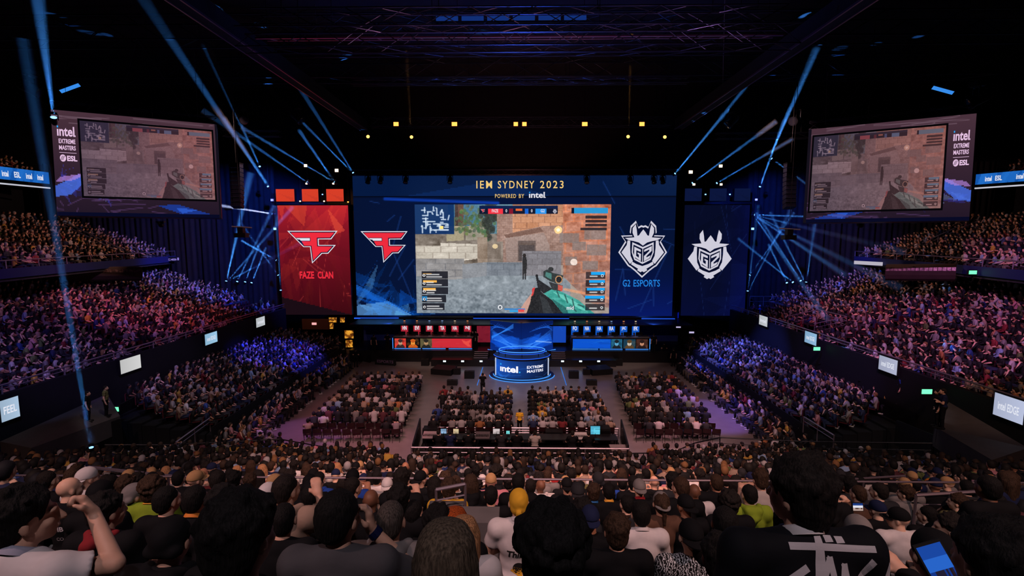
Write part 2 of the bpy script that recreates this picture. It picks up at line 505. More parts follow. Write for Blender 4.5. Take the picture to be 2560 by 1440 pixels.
# rail of the near tier
zt = hz(NEAR[-1]) - SEATH
railing('balustrade', [(-9.6, 7.72, zt), (9.6, 7.72, zt)], 7.93 - zt, 'thin steel balustrade across the front of the nearest rows', 1.9, (1.0, .62), .018)
# the brighter bars at both ends of it
pl = [at_y(*q) for q in ((222, 1168, 8.9), (420, 1190, 8.3), (605, 1206, 7.9))]
railing('handrail', [p - Vector((0, 0, 1.15)) for p in pl], 1.15, 'purple lit handrail running down the left end of the nearest rows', 1.6, (1.0, .6), .03)
pr = [at_y(*q) for q in ((2545, 1223, 6.9), (2290, 1238, 7.0))]
railing('handrail', [p - Vector((0, 0, 1.1)) for p in pr], 1.1, 'pale handrail in front of the cap wearers at the right end', 1.4, (1.0, .55), .026)
pr = [at_y(*q) for q in ((2048, 1203, 8.6), (2262, 1190, 9.3))]
railing('handrail', [p - Vector((0, 0, 1.1)) for p in pr], 1.1, 'handrail behind the tall standing person in the black jacket', 1.4, (1.0,), .022)
# stair head with its short blue-lit handrail in the middle of the near rows
GREYC = mat('precast_grey', (92, 88, 90), .75, var=.15, scale=4)
c = at_y(1118, 1252, 5.3)
o = MB().box((c.x - .2, 4.9, c.z - .75), (c.x + .2, 5.3, c.z)).build('stair_wall', GREYC)
T(o, 'low grey concrete stair wall under the short blue handrail', 'wall block')
c2 = at_y(1203, 1266, 4.9)
o = MB().box((c2.x - .2, 4.6, c2.z - .9), (c2.x + .2, 4.9, c2.z)).build('ledge', GREYC)
T(o, 'grey concrete ledge beside the person with the yellow bandana', 'ledge')
h = [at_y(*q) for q in ((1090, 1224, 5.1), (1163, 1210, 5.15))]
railing('handrail', [p - Vector((0, 0, .26)) for p in h], .26, 'short blue lit handrail on the grey stair wall', .5, (1.0, .5), .02)

# ---- side ramps near the camera ends
RAMPM = mat('ramp_grey', (66, 60, 60), .7, var=.12, scale=2)
def ramp(q, label):
    P = [at_y(*a) for a in q]
    V = P + [p - Vector((0, 0, .9)) for p in P]
    o = mk('access_ramp', V, [(0, 1, 2, 3), (7, 6, 5, 4), (0, 4, 5, 1), (1, 5, 6, 2), (2, 6, 7, 3), (3, 7, 4, 0)], RAMPM)
    T(o, label, 'ramp'); return P
RAMPL = ramp([(78, 1120, 17.0), (0, 1104, 18.0), (268, 985, 26.0), (300, 1040, 24.0)], 'sloping dull grey ramp beside the stand on the far left')
RAMPR = ramp([(2335, 1065, 20.6), (2372, 1005, 22.4), (2570, 1120, 17.6), (2480, 1150, 16.2)], 'sloping dull grey ramp on the far right')
BARRM = mat('barrier_black', (9, 9, 12), .5)
def barrier(q, label, h):
    a, c = at_y(*q[0]), at_y(*q[1])
    d = (c - a); n = Vector((-d.y, d.x, 0)).normalized() * .06
    V = [a, c, c - Vector((0, 0, h)), a - Vector((0, 0, h))]; V = V + [v + n for v in V]
    o = mk('crowd_barrier', V, [(0, 1, 2, 3), (7, 6, 5, 4), (0, 4, 5, 1), (1, 5, 6, 2), (2, 6, 7, 3), (3, 7, 4, 0)], BARRM)
    return T(o, label, 'barrier')
barrier([(220, 1075, 22), (303, 1046, 23.5)], 'black barrier panel below the standing pair on the left ramp', 1.3)
barrier([(280, 1022, 25.5), (345, 988, 27.5)], 'black barrier panel beside the lower left stand', 1.6)
barrier([(2195, 990, 27.5), (2290, 1035, 25)], 'black barrier panel beside the lower right stand', 1.6)
barrier([(2240, 1050, 24), (2335, 1088, 21.5)], 'black barrier panel below the standing staff on the right ramp', 1.3)

# ---- stair rails down to the floor, both sides
for q, lb in (([(440, 1105, 22), (524, 1045, 26)], 'double steel stair rail at the front left corner of the floor'),
              ([(2010, 1042, 26), (2085, 1088, 22.5)], 'double steel stair rail at the front right corner of the floor')):
    P = [at_y(*a) - Vector((0, 0, .9)) for a in q]
    railing('handrail', P, .9, lb, 2, (1.0, .75), .035)
for q, lb in (([(262, 1112, 21), (420, 1112, 22), (700, 1098, 23.6), (780, 1112, 23.4), (880, 1132, 22.8), (1003, 1143, 22.4)], 'low black rail along the front left of the seating tier'),
              ([(1538, 1134, 22.6), (1680, 1132, 22.7), (1735, 1108, 23.6), (1800, 1094, 24.2), (2020, 1104, 22.8), (2330, 1108, 20.5)], 'low black rail along the front right of the seating tier')):
    P = [at_y(*a) - Vector((0, 0, .8)) for a in q]
    railing('tier_rail', P, .8, lb, 1.6, (1.0, .6), .03, BLACKM)

# ---- hospitality booths, exit signs, LED ribbons, hanging screens on the side walls
GLAZ = mat('booth_painted_reflections', (120, 92, 92), .25, .2, var=.85, scale=6)  # strong noise in the colour paints the reflections of the glass
for nm, x0, x1, yt, yb, Y0, Y1 in (('left', 150, 352, 668, 692, 36.5, 40.5), ('right', 2215, 2390, 662, 690, 36, 33.5)):
    a, c = at_y(x0, (yt + yb) / 2, Y0), at_y(x1, (yt + yb) / 2, Y1)
    n = Vector((-(c - a).y, (c - a).x, 0)).normalized()
    if n.x * a.x > 0: n = -n
    V, Fc = [], []
    prof = [(0, -.75), (.25, -.6), (.45, -.3), (.55, 0), (.5, .25), (.3, .42), (-.3, .45)]
    for p in (a, c):
        for o_, z in prof: V.append(p + n * o_ + Vector((0, 0, z)))
    m_ = len(prof)
    Fc = [(i, i + 1, m_ + i + 1, m_ + i) for i in range(m_ - 1)] + [tuple(range(m_)), tuple(range(2 * m_ - 1, m_ - 1, -1))]
    o = mk('viewing_booth', V, Fc, SOFF)
    T(o, 'curved glass fronted viewing booth under the %s balcony' % nm, 'booth')
    g = MB()
    for i in range(16):
        t0, t1 = (i + .08) / 16, (i + .92) / 16
        A0, A1 = a.lerp(c, t0), a.lerp(c, t1)
        g.add([A0 + n * .57, A1 + n * .57, A1 + n * .53 + Vector((0, 0, .24)), A0 + n * .53 + Vector((0, 0, .24))], [(0, 1, 2, 3)])
    g.build('glazing', GLAZ, o)
GREENL = emit('exit_green', (120, 255, 190), 1.3)
for px, py, Y, w, lb in ((113, 677, 36, .5, 'small lit green exit sign under the left balcony'), (2432, 681, 32, .5, 'small lit green exit sign under the right balcony'),
                     (2042, 872, 33, .45, 'tiny green exit light on the right wall below the stand'), (2317, 979, 23.6, .5, 'green exit sign on the dark right wall above the ramp'),
                     (290, 1023, 25.0, .3, 'small teal lit sign beside the left ramp')):
    c = at_y(px, py, Y)
    root = MB().box((c.x - w / 2 - .05, Y, c.z - .16), (c.x + w / 2 + .05, Y + .1, c.z + .16)).build('exit_sign', BLACK)
    T(root, lb, 'exit sign')
    MB().box((c.x - w / 2, Y - .02, c.z - .12), (c.x + w / 2, Y, c.z + .12)).build('lit_panel', GREENL, root)
RIB = {'left': ['intel', 'ESL', 'intel', 'intel'], 'right': ['intel', 'ESL', '____', 'intel', 'intel']}
RIBM = attr_emit('ribbon_led', 1.0)
WHITE = emit('lit_white', (225, 228, 240), 1.0)
SOFTW = emit('lit_white_dim', (190, 192, 205), 1.0)
for nm, xx0, xx1, Y0, Y1, zt_, zb_ in (('left', -20, 122, 40, 44.5, 17.9, 16.85), ('right', 2440, 2600, 44, 40.5, 17.5, 16.6)):
    a, c = at_y(xx0, 440, Y0), at_y(xx1, 440, Y1)
    cv = Canvas(lambda x, y, a=a, c=c: Vector((a.x + (c.x - a.x) * x, a.y + (c.y - a.y) * x, zt_ + (zb_ - zt_) * y)),
                (-(1 if a.x > 0 else -1), -.5, 0))
    p = Pic(60, 8, (20, 84, 168)); r = np.random.default_rng(3)
    for i in range(9):
        x = r.random(); p.poly([(x, 0), (x + .12, 0), (x + .04, 1), (x - .05, 1)], (34, 110, 200), .7)
    root = mk('ribbon_display', [cv.p(0, 0, -8), cv.p(1, 0, -8), cv.p(1, 1, -8), cv.p(0, 1, -8), cv.p(0, 0), cv.p(1, 0), cv.p(1, 1), cv.p(0, 1)],
              [(0, 1, 2, 3), (7, 6, 5, 4), (0, 4, 5, 1), (1, 5, 6, 2), (2, 6, 7, 3), (3, 7, 4, 0)], BLACK)
    T(root, 'glowing blue ribbon display along the top gallery on the %s' % nm, 'display')
    cv.pic('display_face', p, 0, 0, 1, 1, RIBM, root)
    W_ = RIB[nm]
    for i, t in enumerate(W_):
        x = .16 + .82 * i / len(W_)
        if t != '____': cv.text('lettering', t, x, .28, x + .11, .76, WHITE, root, 3, .03)
    led = MB().tube(cv.p(0, 1.35), cv.p(1, 1.35), .07, 5).build('light_strip', SOFTW, root)
SCRW = attr_emit('wall_screen', 1.0)
HANG = [('left', 0, 48, 1000, 1045, '▲ FEEL', (165, 190, 215)), ('left', 300, 352, 893, 928, '', (205, 205, 205)), ('left', 512, 543, 833, 858, 'intel EDGE', (150, 195, 225)),
        ('left', 640, 662, 795, 814, 'intel', (190, 195, 200)), ('right', 1898, 1919, 792, 812, 'intel', (190, 195, 200)), ('right', 2012, 2042, 834, 857, 'intel EDGE', (140, 180, 215)),
        ('right', 2197, 2244, 897, 928, 'intel EDGE', (170, 175, 200)), ('right', 2484, 2562, 996, 1046, 'intel EDGE', (180, 188, 215))]
hl = ['white lit wall screen reading FEEL at the far left edge', 'plain white wall screen under the left stand rail', 'pale blue wall screen under the left stand rail', 'small white wall screen nearest the red banner',
      'small white wall screen nearest the dark blue banner', 'blue tinted wall screen second from the dark blue banner', 'lavender wall screen third from the dark blue banner', 'large pale wall screen at the far right edge']
for (nm, x0, x1, y0, y1, t, c), lb in zip(HANG, hl):
    s = SIDES[nm]['s']; X = s * (SIDES[nm]['wall'] - .12)
    A, B = at_x(x0, y0 if s > 0 else (y0 + y1) / 2 - 14 * 0, X), at_x(x1, (y0 + y1) / 2, X)
    ya, yb = at_x(x0, (y0 + y1) / 2, X).y, at_x(x1, (y0 + y1) / 2, X).y
    zc = at_x((x0 + x1) / 2, (y0 + y1) / 2, X).z
    hh = .42 if x0 not in (0, 2484) else .50
    cv = Canvas(lambda x, y, X=X, ya=ya, yb=yb, zc=zc, hh=hh: Vector((X, ya + (yb - ya) * x, zc + hh - 2 * hh * y)), (-s, 0, 0))
    b = MB().box((X, min(ya, yb) - .05, zc - hh - .05), (X + s * .1, max(ya, yb) + .05, zc + hh + .05))
    root = b.build('wall_screen', BLACK); T(root, lb, 'screen')
    p = Pic(24, 12, c); p.a *= (.92 + .1 * p.x)[..., None]
    cv.pic('display_face', p, 0, 0, 1, 1, SCRW, root)
    if t: cv.text('lettering', t.replace('▲ ', ''), .15, .32, .85, .68, mat('grey_print', (120, 130, 150)) if c[0] > 200 else WHITE, root, 2, .02)
# ================================================================== pictures
def blue_art(p, r, x0, y0, x1, y1, c=(20, 90, 235), n=40):
    """streaky faceted blue motif in a box of the picture"""
    for i in range(n):
        a, b_ = r.random(2); u = r.random()
        X, Y = x0 + (x1 - x0) * a, y1 - (y1 - y0) * (1 - a) * b_
        k = .35 + .65 * r.random()
        P = [(X, Y), (X + (x1 - x0) * .3 * r.random(), Y + (y1 - y0) * .3 * r.normal()), (X + (x1 - x0) * .22 * r.normal(), Y + (y1 - y0) * .22 * r.normal())]
        cc = np.array(c) * k + np.array((90, 120, 120)) * (r.random() > .8)
        p.poly(P, np.clip(cc, 0, 255), .35)
def crack_lines(p, r, x0, y0, x1, y1, n, c, w=.004, a=.35):
    for i in range(n):
        X, Y = x0 + (x1 - x0) * r.random(), y0 + (y1 - y0) * r.random()
        p.line(X, Y, X + (x1 - x0) * .3 * r.normal(), Y + (y1 - y0) * .3 * r.normal(), w, c, a)

def game_picture(w=448, h=252):
    r = np.random.default_rng(11); p = Pic(w, h, (150, 138, 128))
    full = p.x >= 0
    p.noise(full, 8, r, (30, 20))
    # sky and the shaft of a column
    p.grad(p.rect(.17, 0, .52, .33, (70, 120, 150)), (52, 98, 130), (98, 138, 150))
    p.rect(.205, 0, .25, .22, (92, 66, 56)); p.rect(.205, 0, .222, .22, (62, 48, 46))
    # far walls
    m = p.poly([(0, .24), (.19, .2), (.26, .2), (.3, .27), (.44, .27), (.44, .55), (0, .55)], (118, 108, 98)); p.noise(m, 16, r, (50, 40))
    m = p.poly([(.26, .2), (.37, .18), (.37, .32), (.26, .33)], (150, 144, 128)); p.noise(m, 8, r)
    p.poly([(.16, .2), (.25, .2), (.25, .33), (.16, .34)], (158, 148, 120))
    # foliage
    for i in range(150):
        X, Y = .31 + .075 * r.normal(), .17 + .07 * r.normal()
        p.ell(X, Y, .009, .016, (60 + 40 * r.random(), 84 + 36 * r.random(), 58 + 20 * r.random()), .75)
    for i in range(40):
        p.ell(.38 + .02 * r.normal(), .1 + .08 * r.normal(), .014, .03, (44, 50, 46), .7)
    # central building
    m = p.poly([(.42, .08), (.47, .05), (.76, .04), (.76, .56), (.42, .56)], (142, 112, 100)); p.noise(m, 9, r, (44, 30))
    p.bricks(m, r, .022, .022, 16, .16, (118, 92, 84))
    m = p.poly([(.50, 0), (.78, 0), (.78, .19), (.65, .2), (.5, .26)], (178, 124, 92)); p.bricks(m, r, .06, .055, 26, .1, (120, 78, 60))
    p.poly([(.455, .28), (.64, .21), (.66, .25), (.47, .31)], (104, 76, 66))
    m = p.poly([(.46, .31), (.66, .26), (.69, .38), (.69, .55), (.47, .55)], (146, 124, 116)); p.bricks(m, r, .02, .02, 14, .14, (120, 104, 98))
    p.rect(.527, .335, .618, .52, (92, 78, 74)); p.rect(.534, .36, .612, .52, (70, 62, 62)); p.rect(.534, .355, .612, .375, (86, 72, 66))
    # pale stone courses at the left
    m = p.poly([(0, .38), (.13, .38), (.13, .355), (.32, .365), (.32, .5), (.23, .52), (0, .5)], (204, 196, 182)); p.noise(m, 9, r, (30, 60))
    p.bricks(m, r, .085, .055, 22, .1, (150, 138, 126))
    m = p.rect(0, .5, .25, .69, (132, 130, 130)); p.bricks(m, r, .1, .06, 18, .09, (96, 98, 104)); p.noise(m, 8, r)
    m = p.poly([(.32, .3), (.37, .3), (.37, .54), (.32, .54)], (146, 128, 112)); p.noise(m, 10, r)
    m = p.poly([(.37, .34), (.45, .34), (.45, .54), (.37, .54)], (128, 116, 106)); p.noise(m, 10, r)
    p.ell(.41, .385, .014, .022, (250, 222, 170), .8)
    m = p.poly([(.24, .55), (.37, .53), (.37, .7), (.24, .69)], (128, 132, 138)); p.noise(m, 7, r)
    m = p.rect(.365, .53, .55, .71, (112, 120, 130)); p.bricks(m, r, .06, .06, 14, .08, (84, 92, 102)); p.noise(m, 6, r)
    m = p.rect(.55, .43, .75, .66, (120, 118, 124)); p.bricks(m, r, .05, .05, 16, .09, (92, 88, 92))
    # ground
    m = (p.y > .655) & (p.y > .66 + .03 * np.sin(p.x * 9)) & (p.x < .8); p.grad(m, (128, 138, 146), (112, 124, 134), 1)
    p.noise(m, 9, r, (80, 60)); p.noise(m, 7, r, (26, 18))
    m = (p.y > .8) & (p.x < .62); p.noise(m, 12, r, (110, 70))
    # lit brick wall at the right
    m = p.poly([(.755, 0), (1, 0), (1, .95), (.9, .9), (.76, .66)], (160, 118, 98))
    p.bricks(m, r, .085, .095, 26, .09, (196, 124, 84), .12); p.noise(m, 12, r, (40, 40)); p.noise(m, 8, r, (90, 60))
    p.a[m] += np.stack([22 - 50 * p.y[m] + 30 * p.x[m] - 20, -6 - 24 * p.y[m] * 0, -14 + 22 * p.y[m]], -1)
    for (x, y, sx, sy) in ((.79, .31, .05, .045), (.92, .27, .055, .05), (.93, .42, .05, .05), (.84, .38, .035, .04), (.8, .52, .03, .04), (.9, .56, .04, .04)):
        p.rect(x - sx, y - sy, x + sx, y + sy, (118, 108, 106), .75)
    p.ell(.733, .235, .02, .035, (255, 205, 130), .8); p.ell(.733, .235, .009, .015, (255, 240, 200))
    p.ell(.815, .53, .018, .03, (250, 232, 220), .8)
    p.line(.77, .78, 1, .86, .012, (240, 150, 100), .6)
    # the far figure
    p.ell(.561, .47, .009, .018, (34, 30, 30)); p.poly([(.552, .485), (.572, .485), (.574, .57), (.569, .66), (.57, .69), (.562, .69), (.561, .6), (.557, .69), (.551, .69), (.552, .6)], (34, 34, 36))
    # forearm, glove and rifle
    p.poly([(.527, 1), (.562, .9), (.6, .813), (.6, .9), (.58, 1)], (186, 142, 128))
    p.poly([(.603, .776), (.63, .764), (.658, .819), (.706, .88), (.761, 1), (.572, 1), (.592, .9), (.6, .813)], (24, 25, 28))
    p.poly([(.602, .77), (.617, .76), (.607, .83), (.598, .85)], (196, 54, 54)); p.poly([(.64, .83), (.68, .88), (.71, 1), (.66, 1)], (40, 44, 48))
    m = p.poly([(.661, .819), (.706, .776), (.761, .807), (.843, .88), (.905, .973), (.926, 1), (.761, 1), (.706, .88)], (52, 150, 138)); p.noise(m, 12, r, (60, 60))
    p.poly([(.706, .80), (.76, .83), (.84, .91), (.89, .985), (.85, .96), (.77, .88)], (92, 190, 174)); p.poly([(.70, .86), (.78, .95), (.79, 1), (.761, 1)], (30, 96, 92))
    for a_, b_ in (((.73, .80), (.742, .85)), ((.77, .83), (.785, .9)), ((.81, .87), (.82, .95)), ((.84, .92), (.87, .94)), ((.8, .93), (.83, .98))): p.line(*a_, *b_, .006, (22, 60, 58), .8)
    p.poly([(.617, .647), (.63, .64), (.634, .69), (.665, .727), (.706, .776), (.661, .819), (.63, .764), (.624, .702)], (28, 29, 33))
    p.poly([(.658, .616), (.679, .597), (.706, .628), (.761, .653), (.757, .714), (.727, .727), (.692, .702), (.658, .665)], (38, 46, 46))
    p.poly([(.672, .62), (.7, .635), (.7, .69), (.668, .66)], (64, 116, 110)); p.ell(.739, .69, .019, .037, (190, 136, 90)); p.ell(.739, .69, .0145, .029, (24, 26, 30))
    p.ell(.697, .595, .014, .02, (36, 38, 40)); p.poly([(.686, .71), (.73, .73), (.76, .745), (.755, .80), (.706, .785)], (40, 44, 47)); p.poly([(.735, .735), (.76, .75), (.757, .80), (.735, .785)], (186, 78, 66))
    # soft haze, corner darkening and fine grain of the picture
    p.a = p.a * .90 + np.array((150, 140, 140)) * .10; p.noise(p.x >= 0, 5, r, (200, 120))
    for (a_, b_, k_) in ((0, .5, -16), (.25, .36, 10), (.46, .56, -6)):
        m = (p.y > a_) & (p.y < b_) & (p.x < .44); p.a[m] += k_ * ((p.y[m] - a_) / (b_ - a_))[:, None]
    m = (p.x > .42) & (p.x < .76) & (p.y < .56); p.a[m] *= (1.10 - .45 * np.abs(p.y[m] - .2))[:, None]
    # small on-screen panels
    p.rect(0, 0, .2, .275, (14, 44, 92), .93)
    for i in range(46):
        a = r.random() * 6.28; rr = .03 + .05 * r.random()
        x, y = .1 + rr * math.cos(a), .14 + rr * 1.5 * math.sin(a)
        x2, y2 = (x + .03 * r.normal(), y) if i % 2 else (x, y + .05 * r.normal())
        p.line(x, y, min(max(x2, .035), .17), min(max(y2, .03), .26), .006, (198, 212, 226), .85)
    p.rect(.128, .2, .146, .225, (255, 214, 120))
    p.rect(.33, .012, .73, .038, (10, 26, 66), .95); p.rect(.33, .038, .73, .088, (14, 20, 42), .97)
    p.rect(.375, .04, .452, .088, (222, 48, 62)); p.rect(.482, .04, .502, .088, (120, 20, 40)); p.rect(.515, .04, .55, .058, (214, 96, 46)); p.rect(.563, .04, .58, .088, (26, 92, 190)); p.rect(.615, .04, .672, .088, (32, 132, 214))
    p.rect(.805, .03, .985, .084, (22, 140, 204), .9); p.rect(.8, .03, .812, .084, (10, 20, 40))
    for i in range(4): p.rect((.87, .87, .87, .845)[i], .105 + .036 * i, .98, .13 + .036 * i, (22, 22, 30), .8)
    for i in range(5):
        y = .615 + .073 * i; w_ = (.135, .135, .135, .125, .115)[i]
        p.rect(.03, y, .03 + w_, y + .066, (20, 20, 28), .85)
        if i in (0, 1, 2): p.rect(.035, y + .01 * (i > 0) + (.02 if i == 0 else 0), .035 + (.045, .072, .065)[i], y + .022 + .01 * (i > 0), (222, 164, 74))
        if i == 3: p.rect(.03, y + .01, .055, y + .05, (24, 130, 200), .8)
        p.ell(.041, y + .038, .007, .012, (225, 225, 225)); p.ell(.041, y + .038, .004, .007, (30, 30, 40))
        for k in range(2): p.line(.055, y + .03 + .022 * k, .055 + .03 + .05 * r.random(), y + .03 + .022 * k, .0055, (220, 220, 220), .8)
        p.rect(.878, y + .005, .978, y + .066, (20, 20, 28), .72)
        if i < 4: p.rect(.905 - .01 * i % 3, y + .005, .975, y + .03, (26, 150, 220))
        p.ell(.962, y + .04, .007, .012, (225, 225, 225)); p.ell(.962, y + .04, .004, .007, (30, 30, 40))
        p.line(.9, y + .045, .935, y + .045, .0055, (220, 220, 220), .8)
    p.ell(.435, .945, .011, .02, (235, 235, 240)); p.ell(.435, .945, .0075, .014, (90, 100, 110))
    p.rect(.457, .955, .565, .967, (44, 120, 190)); p.rect(.485, .972, .53, .99, (40, 150, 210)); p.rect(.53, .965, .56, .99, (210, 70, 70))
    return p
def tinted(p, c, k, gain=1.0):
    q = Pic(p.w, p.h); q.a = (p.a * (1 - k) + np.array(c) * k) * gain; return q
def half(p):
    q = Pic(p.w // 2, p.h // 2); q.a = p.a.reshape(q.h, 2, q.w, 2, 3).mean((1, 3)); return q
GAME = game_picture()
SCR = attr_emit('led_picture', 1.0)
MAINP = attr_emit('led_picture_main', 1.25, True)
WHT = emit('led_white', (226, 226, 236), 1.0)
INK = emit('led_ink', (9, 16, 46), 1.0)
REDL = emit('led_red', (238, 44, 62), 1.0)
GOLD = emit('led_gold', (240, 200, 120), 1.05)
CYAN = emit('led_blue_text', (34, 132, 226), 1.0)
SILV = emit('led_silver', (206, 204, 218), 1.0)
LBLUE = emit('led_light_blue', (40, 170, 250), 1.0)
EDGEB = emit('edge_blue', (40, 100, 255), 1.0)

# ---- emblems, drawn in their own coordinates
FZ_O = [(413, 748), (704, 748), (666, 797), (593, 797), (593, 830), (691, 830), (645, 880), (610, 880), (549, 937), (541, 842), (503, 842)]
FZ_D = [(424, 753), (695, 753), (663, 792), (588, 793), (588, 834), (681, 834), (643, 875), (607, 876), (553, 928), (545, 838), (506, 838)]
FZ_R = [(434, 758), (686, 758), (660, 787), (583, 788), (583, 838), (670, 839), (640, 870), (604, 871), (557, 919), (550, 834), (508, 834), (494, 808), (546, 808), (546, 787), (458, 787)]
FZ_N = [(462, 790), (543, 790), (543, 805), (490, 805), (484, 798), (474, 798)]
def faze(cv, x0, y0, x1, y1, parent):
    f = lambda P: [(x0 + (x1 - x0) * (x - 413) / 291, y0 + (y1 - y0) * (y - 748) / 189) for x, y in P]
    root = cv.poly('team_emblem', [f(FZ_O)], WHT, parent, 4)
    for n, P, m, l in (('dark_inset', FZ_D, INK, 5), ('red_letter', FZ_R, REDL, 6), ('white_notch', FZ_N, WHT, 7)): cv.poly(n, [f(P)], m, root, l)
    return root
G_H = [(45, 742), (62, 765), (62, 792), (46, 828), (26, 847), (16, 836), (34, 806), (38, 775)]
G_T = [(0, 772), (14, 790), (24, 806), (50, 818), (106, 822), (84, 834), (52, 840), (24, 848), (0, 866)]
G_S = [(74, 838), (90, 836), (94, 862), (124, 905), (72, 972), (56, 954), (70, 925), (74, 880)]
G_C = [(60, 958), (66, 974), (24, 1000), (30, 1008), (10, 1020), (0, 1014), (0, 984), (36, 972)]
G_F = [(0, 874), (62, 846), (64, 905), (48, 948), (0, 972)]
G_I = [(2, 884), (55, 860), (57, 905), (43, 940), (2, 962)]
G_OUT = [(0, 752), (12, 748), (30, 758), (44, 722), (74, 752), (78, 790), (66, 806), (128, 808), (104, 842), (142, 905), (84, 984), (70, 992), (44, 1012), (0, 1052)]
def g2(cv, x0, y0, x1, y1, parent, ring):
    b = (-124, 742, 124, 1020) if not ring else (-142, 722, 142, 1052)
    def f(P, s=1): return [(x0 + (x1 - x0) * (s * x - b[0]) / (b[2] - b[0]), y0 + (y1 - y0) * (y - b[1]) / (b[3] - b[1])) for x, y in P]
    root = empty('team_emblem'); root.parent = parent
    if ring:
        both = [(-x, y) for x, y in reversed(G_OUT[1:-1])]
        cv.poly('silver_rim', [f(G_OUT + both)], SILV, root, 4)
        sc = lambda P: [(x * .93, 896 + (y - 896) * .93) for x, y in P]
        cv.poly('dark_inset', [f(sc(G_OUT + both))], INK, root, 5)
    cv.poly('silver_plates', [f(P, s) for P in (G_H, G_T, G_S, G_C, G_F) for s in (1, -1)], SILV, root, 6)
    cv.poly('face_plate', [f(G_I, s) for s in (1, -1)], INK, root, 7)
    g = [[(-50, 872), (-12, 890), (-12, 902), (-38, 892), (-38, 925), (-22, 936), (-22, 918), (-30, 914), (-30, 905), (-10, 914), (-10, 956), (-50, 930)]]
    t = [[(8, 890), (52, 868), (52, 896), (22, 926), (22, 934), (46, 922), (40, 938), (8, 956), (8, 926), (38, 896), (38, 888), (8, 902)]]
    cv.poly('emblem_letters', [f(P) for P in g + t], SILV, root, 8)
    return root
def intel(cv, x0, y0, x1, y1, parent, m=None, lay=5):
    """the wordmark: lower-case letters with a small blue square for the dot of the i"""
    o = cv.text('wordmark', '\u0131ntel', x0, y0, x1 - (x1 - x0) * .05, y1, m or WHT, parent, lay, .025)
    h = (y1 - y0); w = (x1 - x0)
    cv.poly('blue_dot', [[(x0 + w * .005, y0 - h * .02), (x0 + w * .075, y0 - h * .02), (x0 + w * .075, y0 + h * .16), (x0 + w * .005, y0 + h * .16)]], LBLUE, o, lay)
    cv.poly('full_stop', [[(x1 - w * .045, y1 - h * .15), (x1, y1 - h * .15), (x1, y1), (x1 - w * .045, y1)]], m or WHT, o, lay)
    return o

# ================================================================== the main screen
YM = 49.0
XL, XR = (at_y(880, 437, YM).x + at_y(894, 789, YM).x) / 2, (at_y(1692, 437, YM).x + at_y(1680, 789, YM).x) / 2
ZT, ZB = at_y(1298, 437, YM).z, at_y(1298, 789, YM).z
mcan = Canvas(lambda x, y: Vector((XL + (XR - XL) * (x - 887) / 799, YM, at_y(1298, y, YM).z)), (0, -1, 0))
root = MB().box((XL - .25, YM + .02, ZB - .3), (XR + .25, YM + .5, ZT + .1)).build('main_screen', BLACKM)
T(root, 'giant centre stage screen showing a game scene with both team emblems', 'screen')
r = np.random.default_rng(5)
p = Pic(300, 120, (7, 21, 58)); full = p.x >= 0
p.a *= (1.0 - .25 * np.abs(p.x - .5) + .55 * (p.y > .16) * np.clip((p.y - .75) * 2, 0, 1) * (p.x > .5))[..., None]
p.a[..., 2] += 70 * np.clip(p.y - .55, 0, 1) * (p.x > .78)
m = p.rect(0, 0, 1, .155, (9, 28, 66)); p.noise(m, 3, r, (9, 3))
p.poly([(.15, .155), (.45, .04), (.62, .155)], (14, 44, 100), .6)
crack_lines(p, r, 0, .2, .2, 1, 12, (30, 70, 150), .004, .4); crack_lines(p, r, .8, .2, 1, 1, 12, (30, 66, 140), .004, .4)
blue_art(p, r, 0, .66, .19, 1.02, (14, 110, 250), 60)
p.poly([(0, .93), (.1, .9), (.175, 1), (0, 1)], (120, 190, 255), .55); p.poly([(0, .78), (.07, .86), (.19, 1), (.1, .92), (0, .86)], (30, 120, 240), .5)
p.line(0, .155, 1, .155, .006, (4, 8, 24), .9); p.line(.1, .17, .45, .2, .01, (20, 80, 230), .6)
mcan.pic('display_face', p, 887, 437, 1686, 789, SCR, root, 1)
mcan.pic('game_picture', GAME, 1040, 511, 1527, 783, MAINP, root, 3)
for t, x0, x1, y0, y1, m, sp in (('IEM', 1194, 1233, 452, 471, GOLD, 1.3), ('SYDNEY', 1247, 1337, 452, 471, GOLD, 1.3), ('2023', 1351, 1409, 452, 471, GOLD, 1.3), ('POWERED', 1240, 1292, 485, 495, GOLD, 1.2), ('BY', 1299, 1312, 485, 495, GOLD, 1.2), ('G2', 1560, 1579, 699, 716, CYAN, 1.0), ('ESPORTS', 1587, 1653, 699, 716, CYAN, 1.0)):
    mcan.text('title_word', t, x0, y0, x1, y1, m, root, 3, .008, sp)
intel(mcan, 1324, 480, 1365, 495, root)
faze(mcan, 903, 578, 1021, 657, root)
g2(mcan, 1547, 552, 1668, 694, root, True)
for t, x0, x1, y0, y1 in (('FAZE', 1232, 1248, 523, 531), ('0', 1266, 1270, 523, 531), ('0', 1329, 1333, 523, 531), ('G2', 1353, 1363, 523, 531)):
    mcan.text('score_lettering', t, x0, y0, x1, y1, WHT, root, 5, .02)
faze(mcan, 1204, 523, 1215, 532, root); g2(mcan, 1383, 522, 1393, 534, root, False)
mcan.text('score_lettering', 'mid', 1420, 764, 1438, 774, WHT, root, 5, .02)
MB().box((XL - .3, YM - .12, ZB - .36), (XR + .3, YM + .02, ZB - .26)).build('edge_light', EDGEB, root)

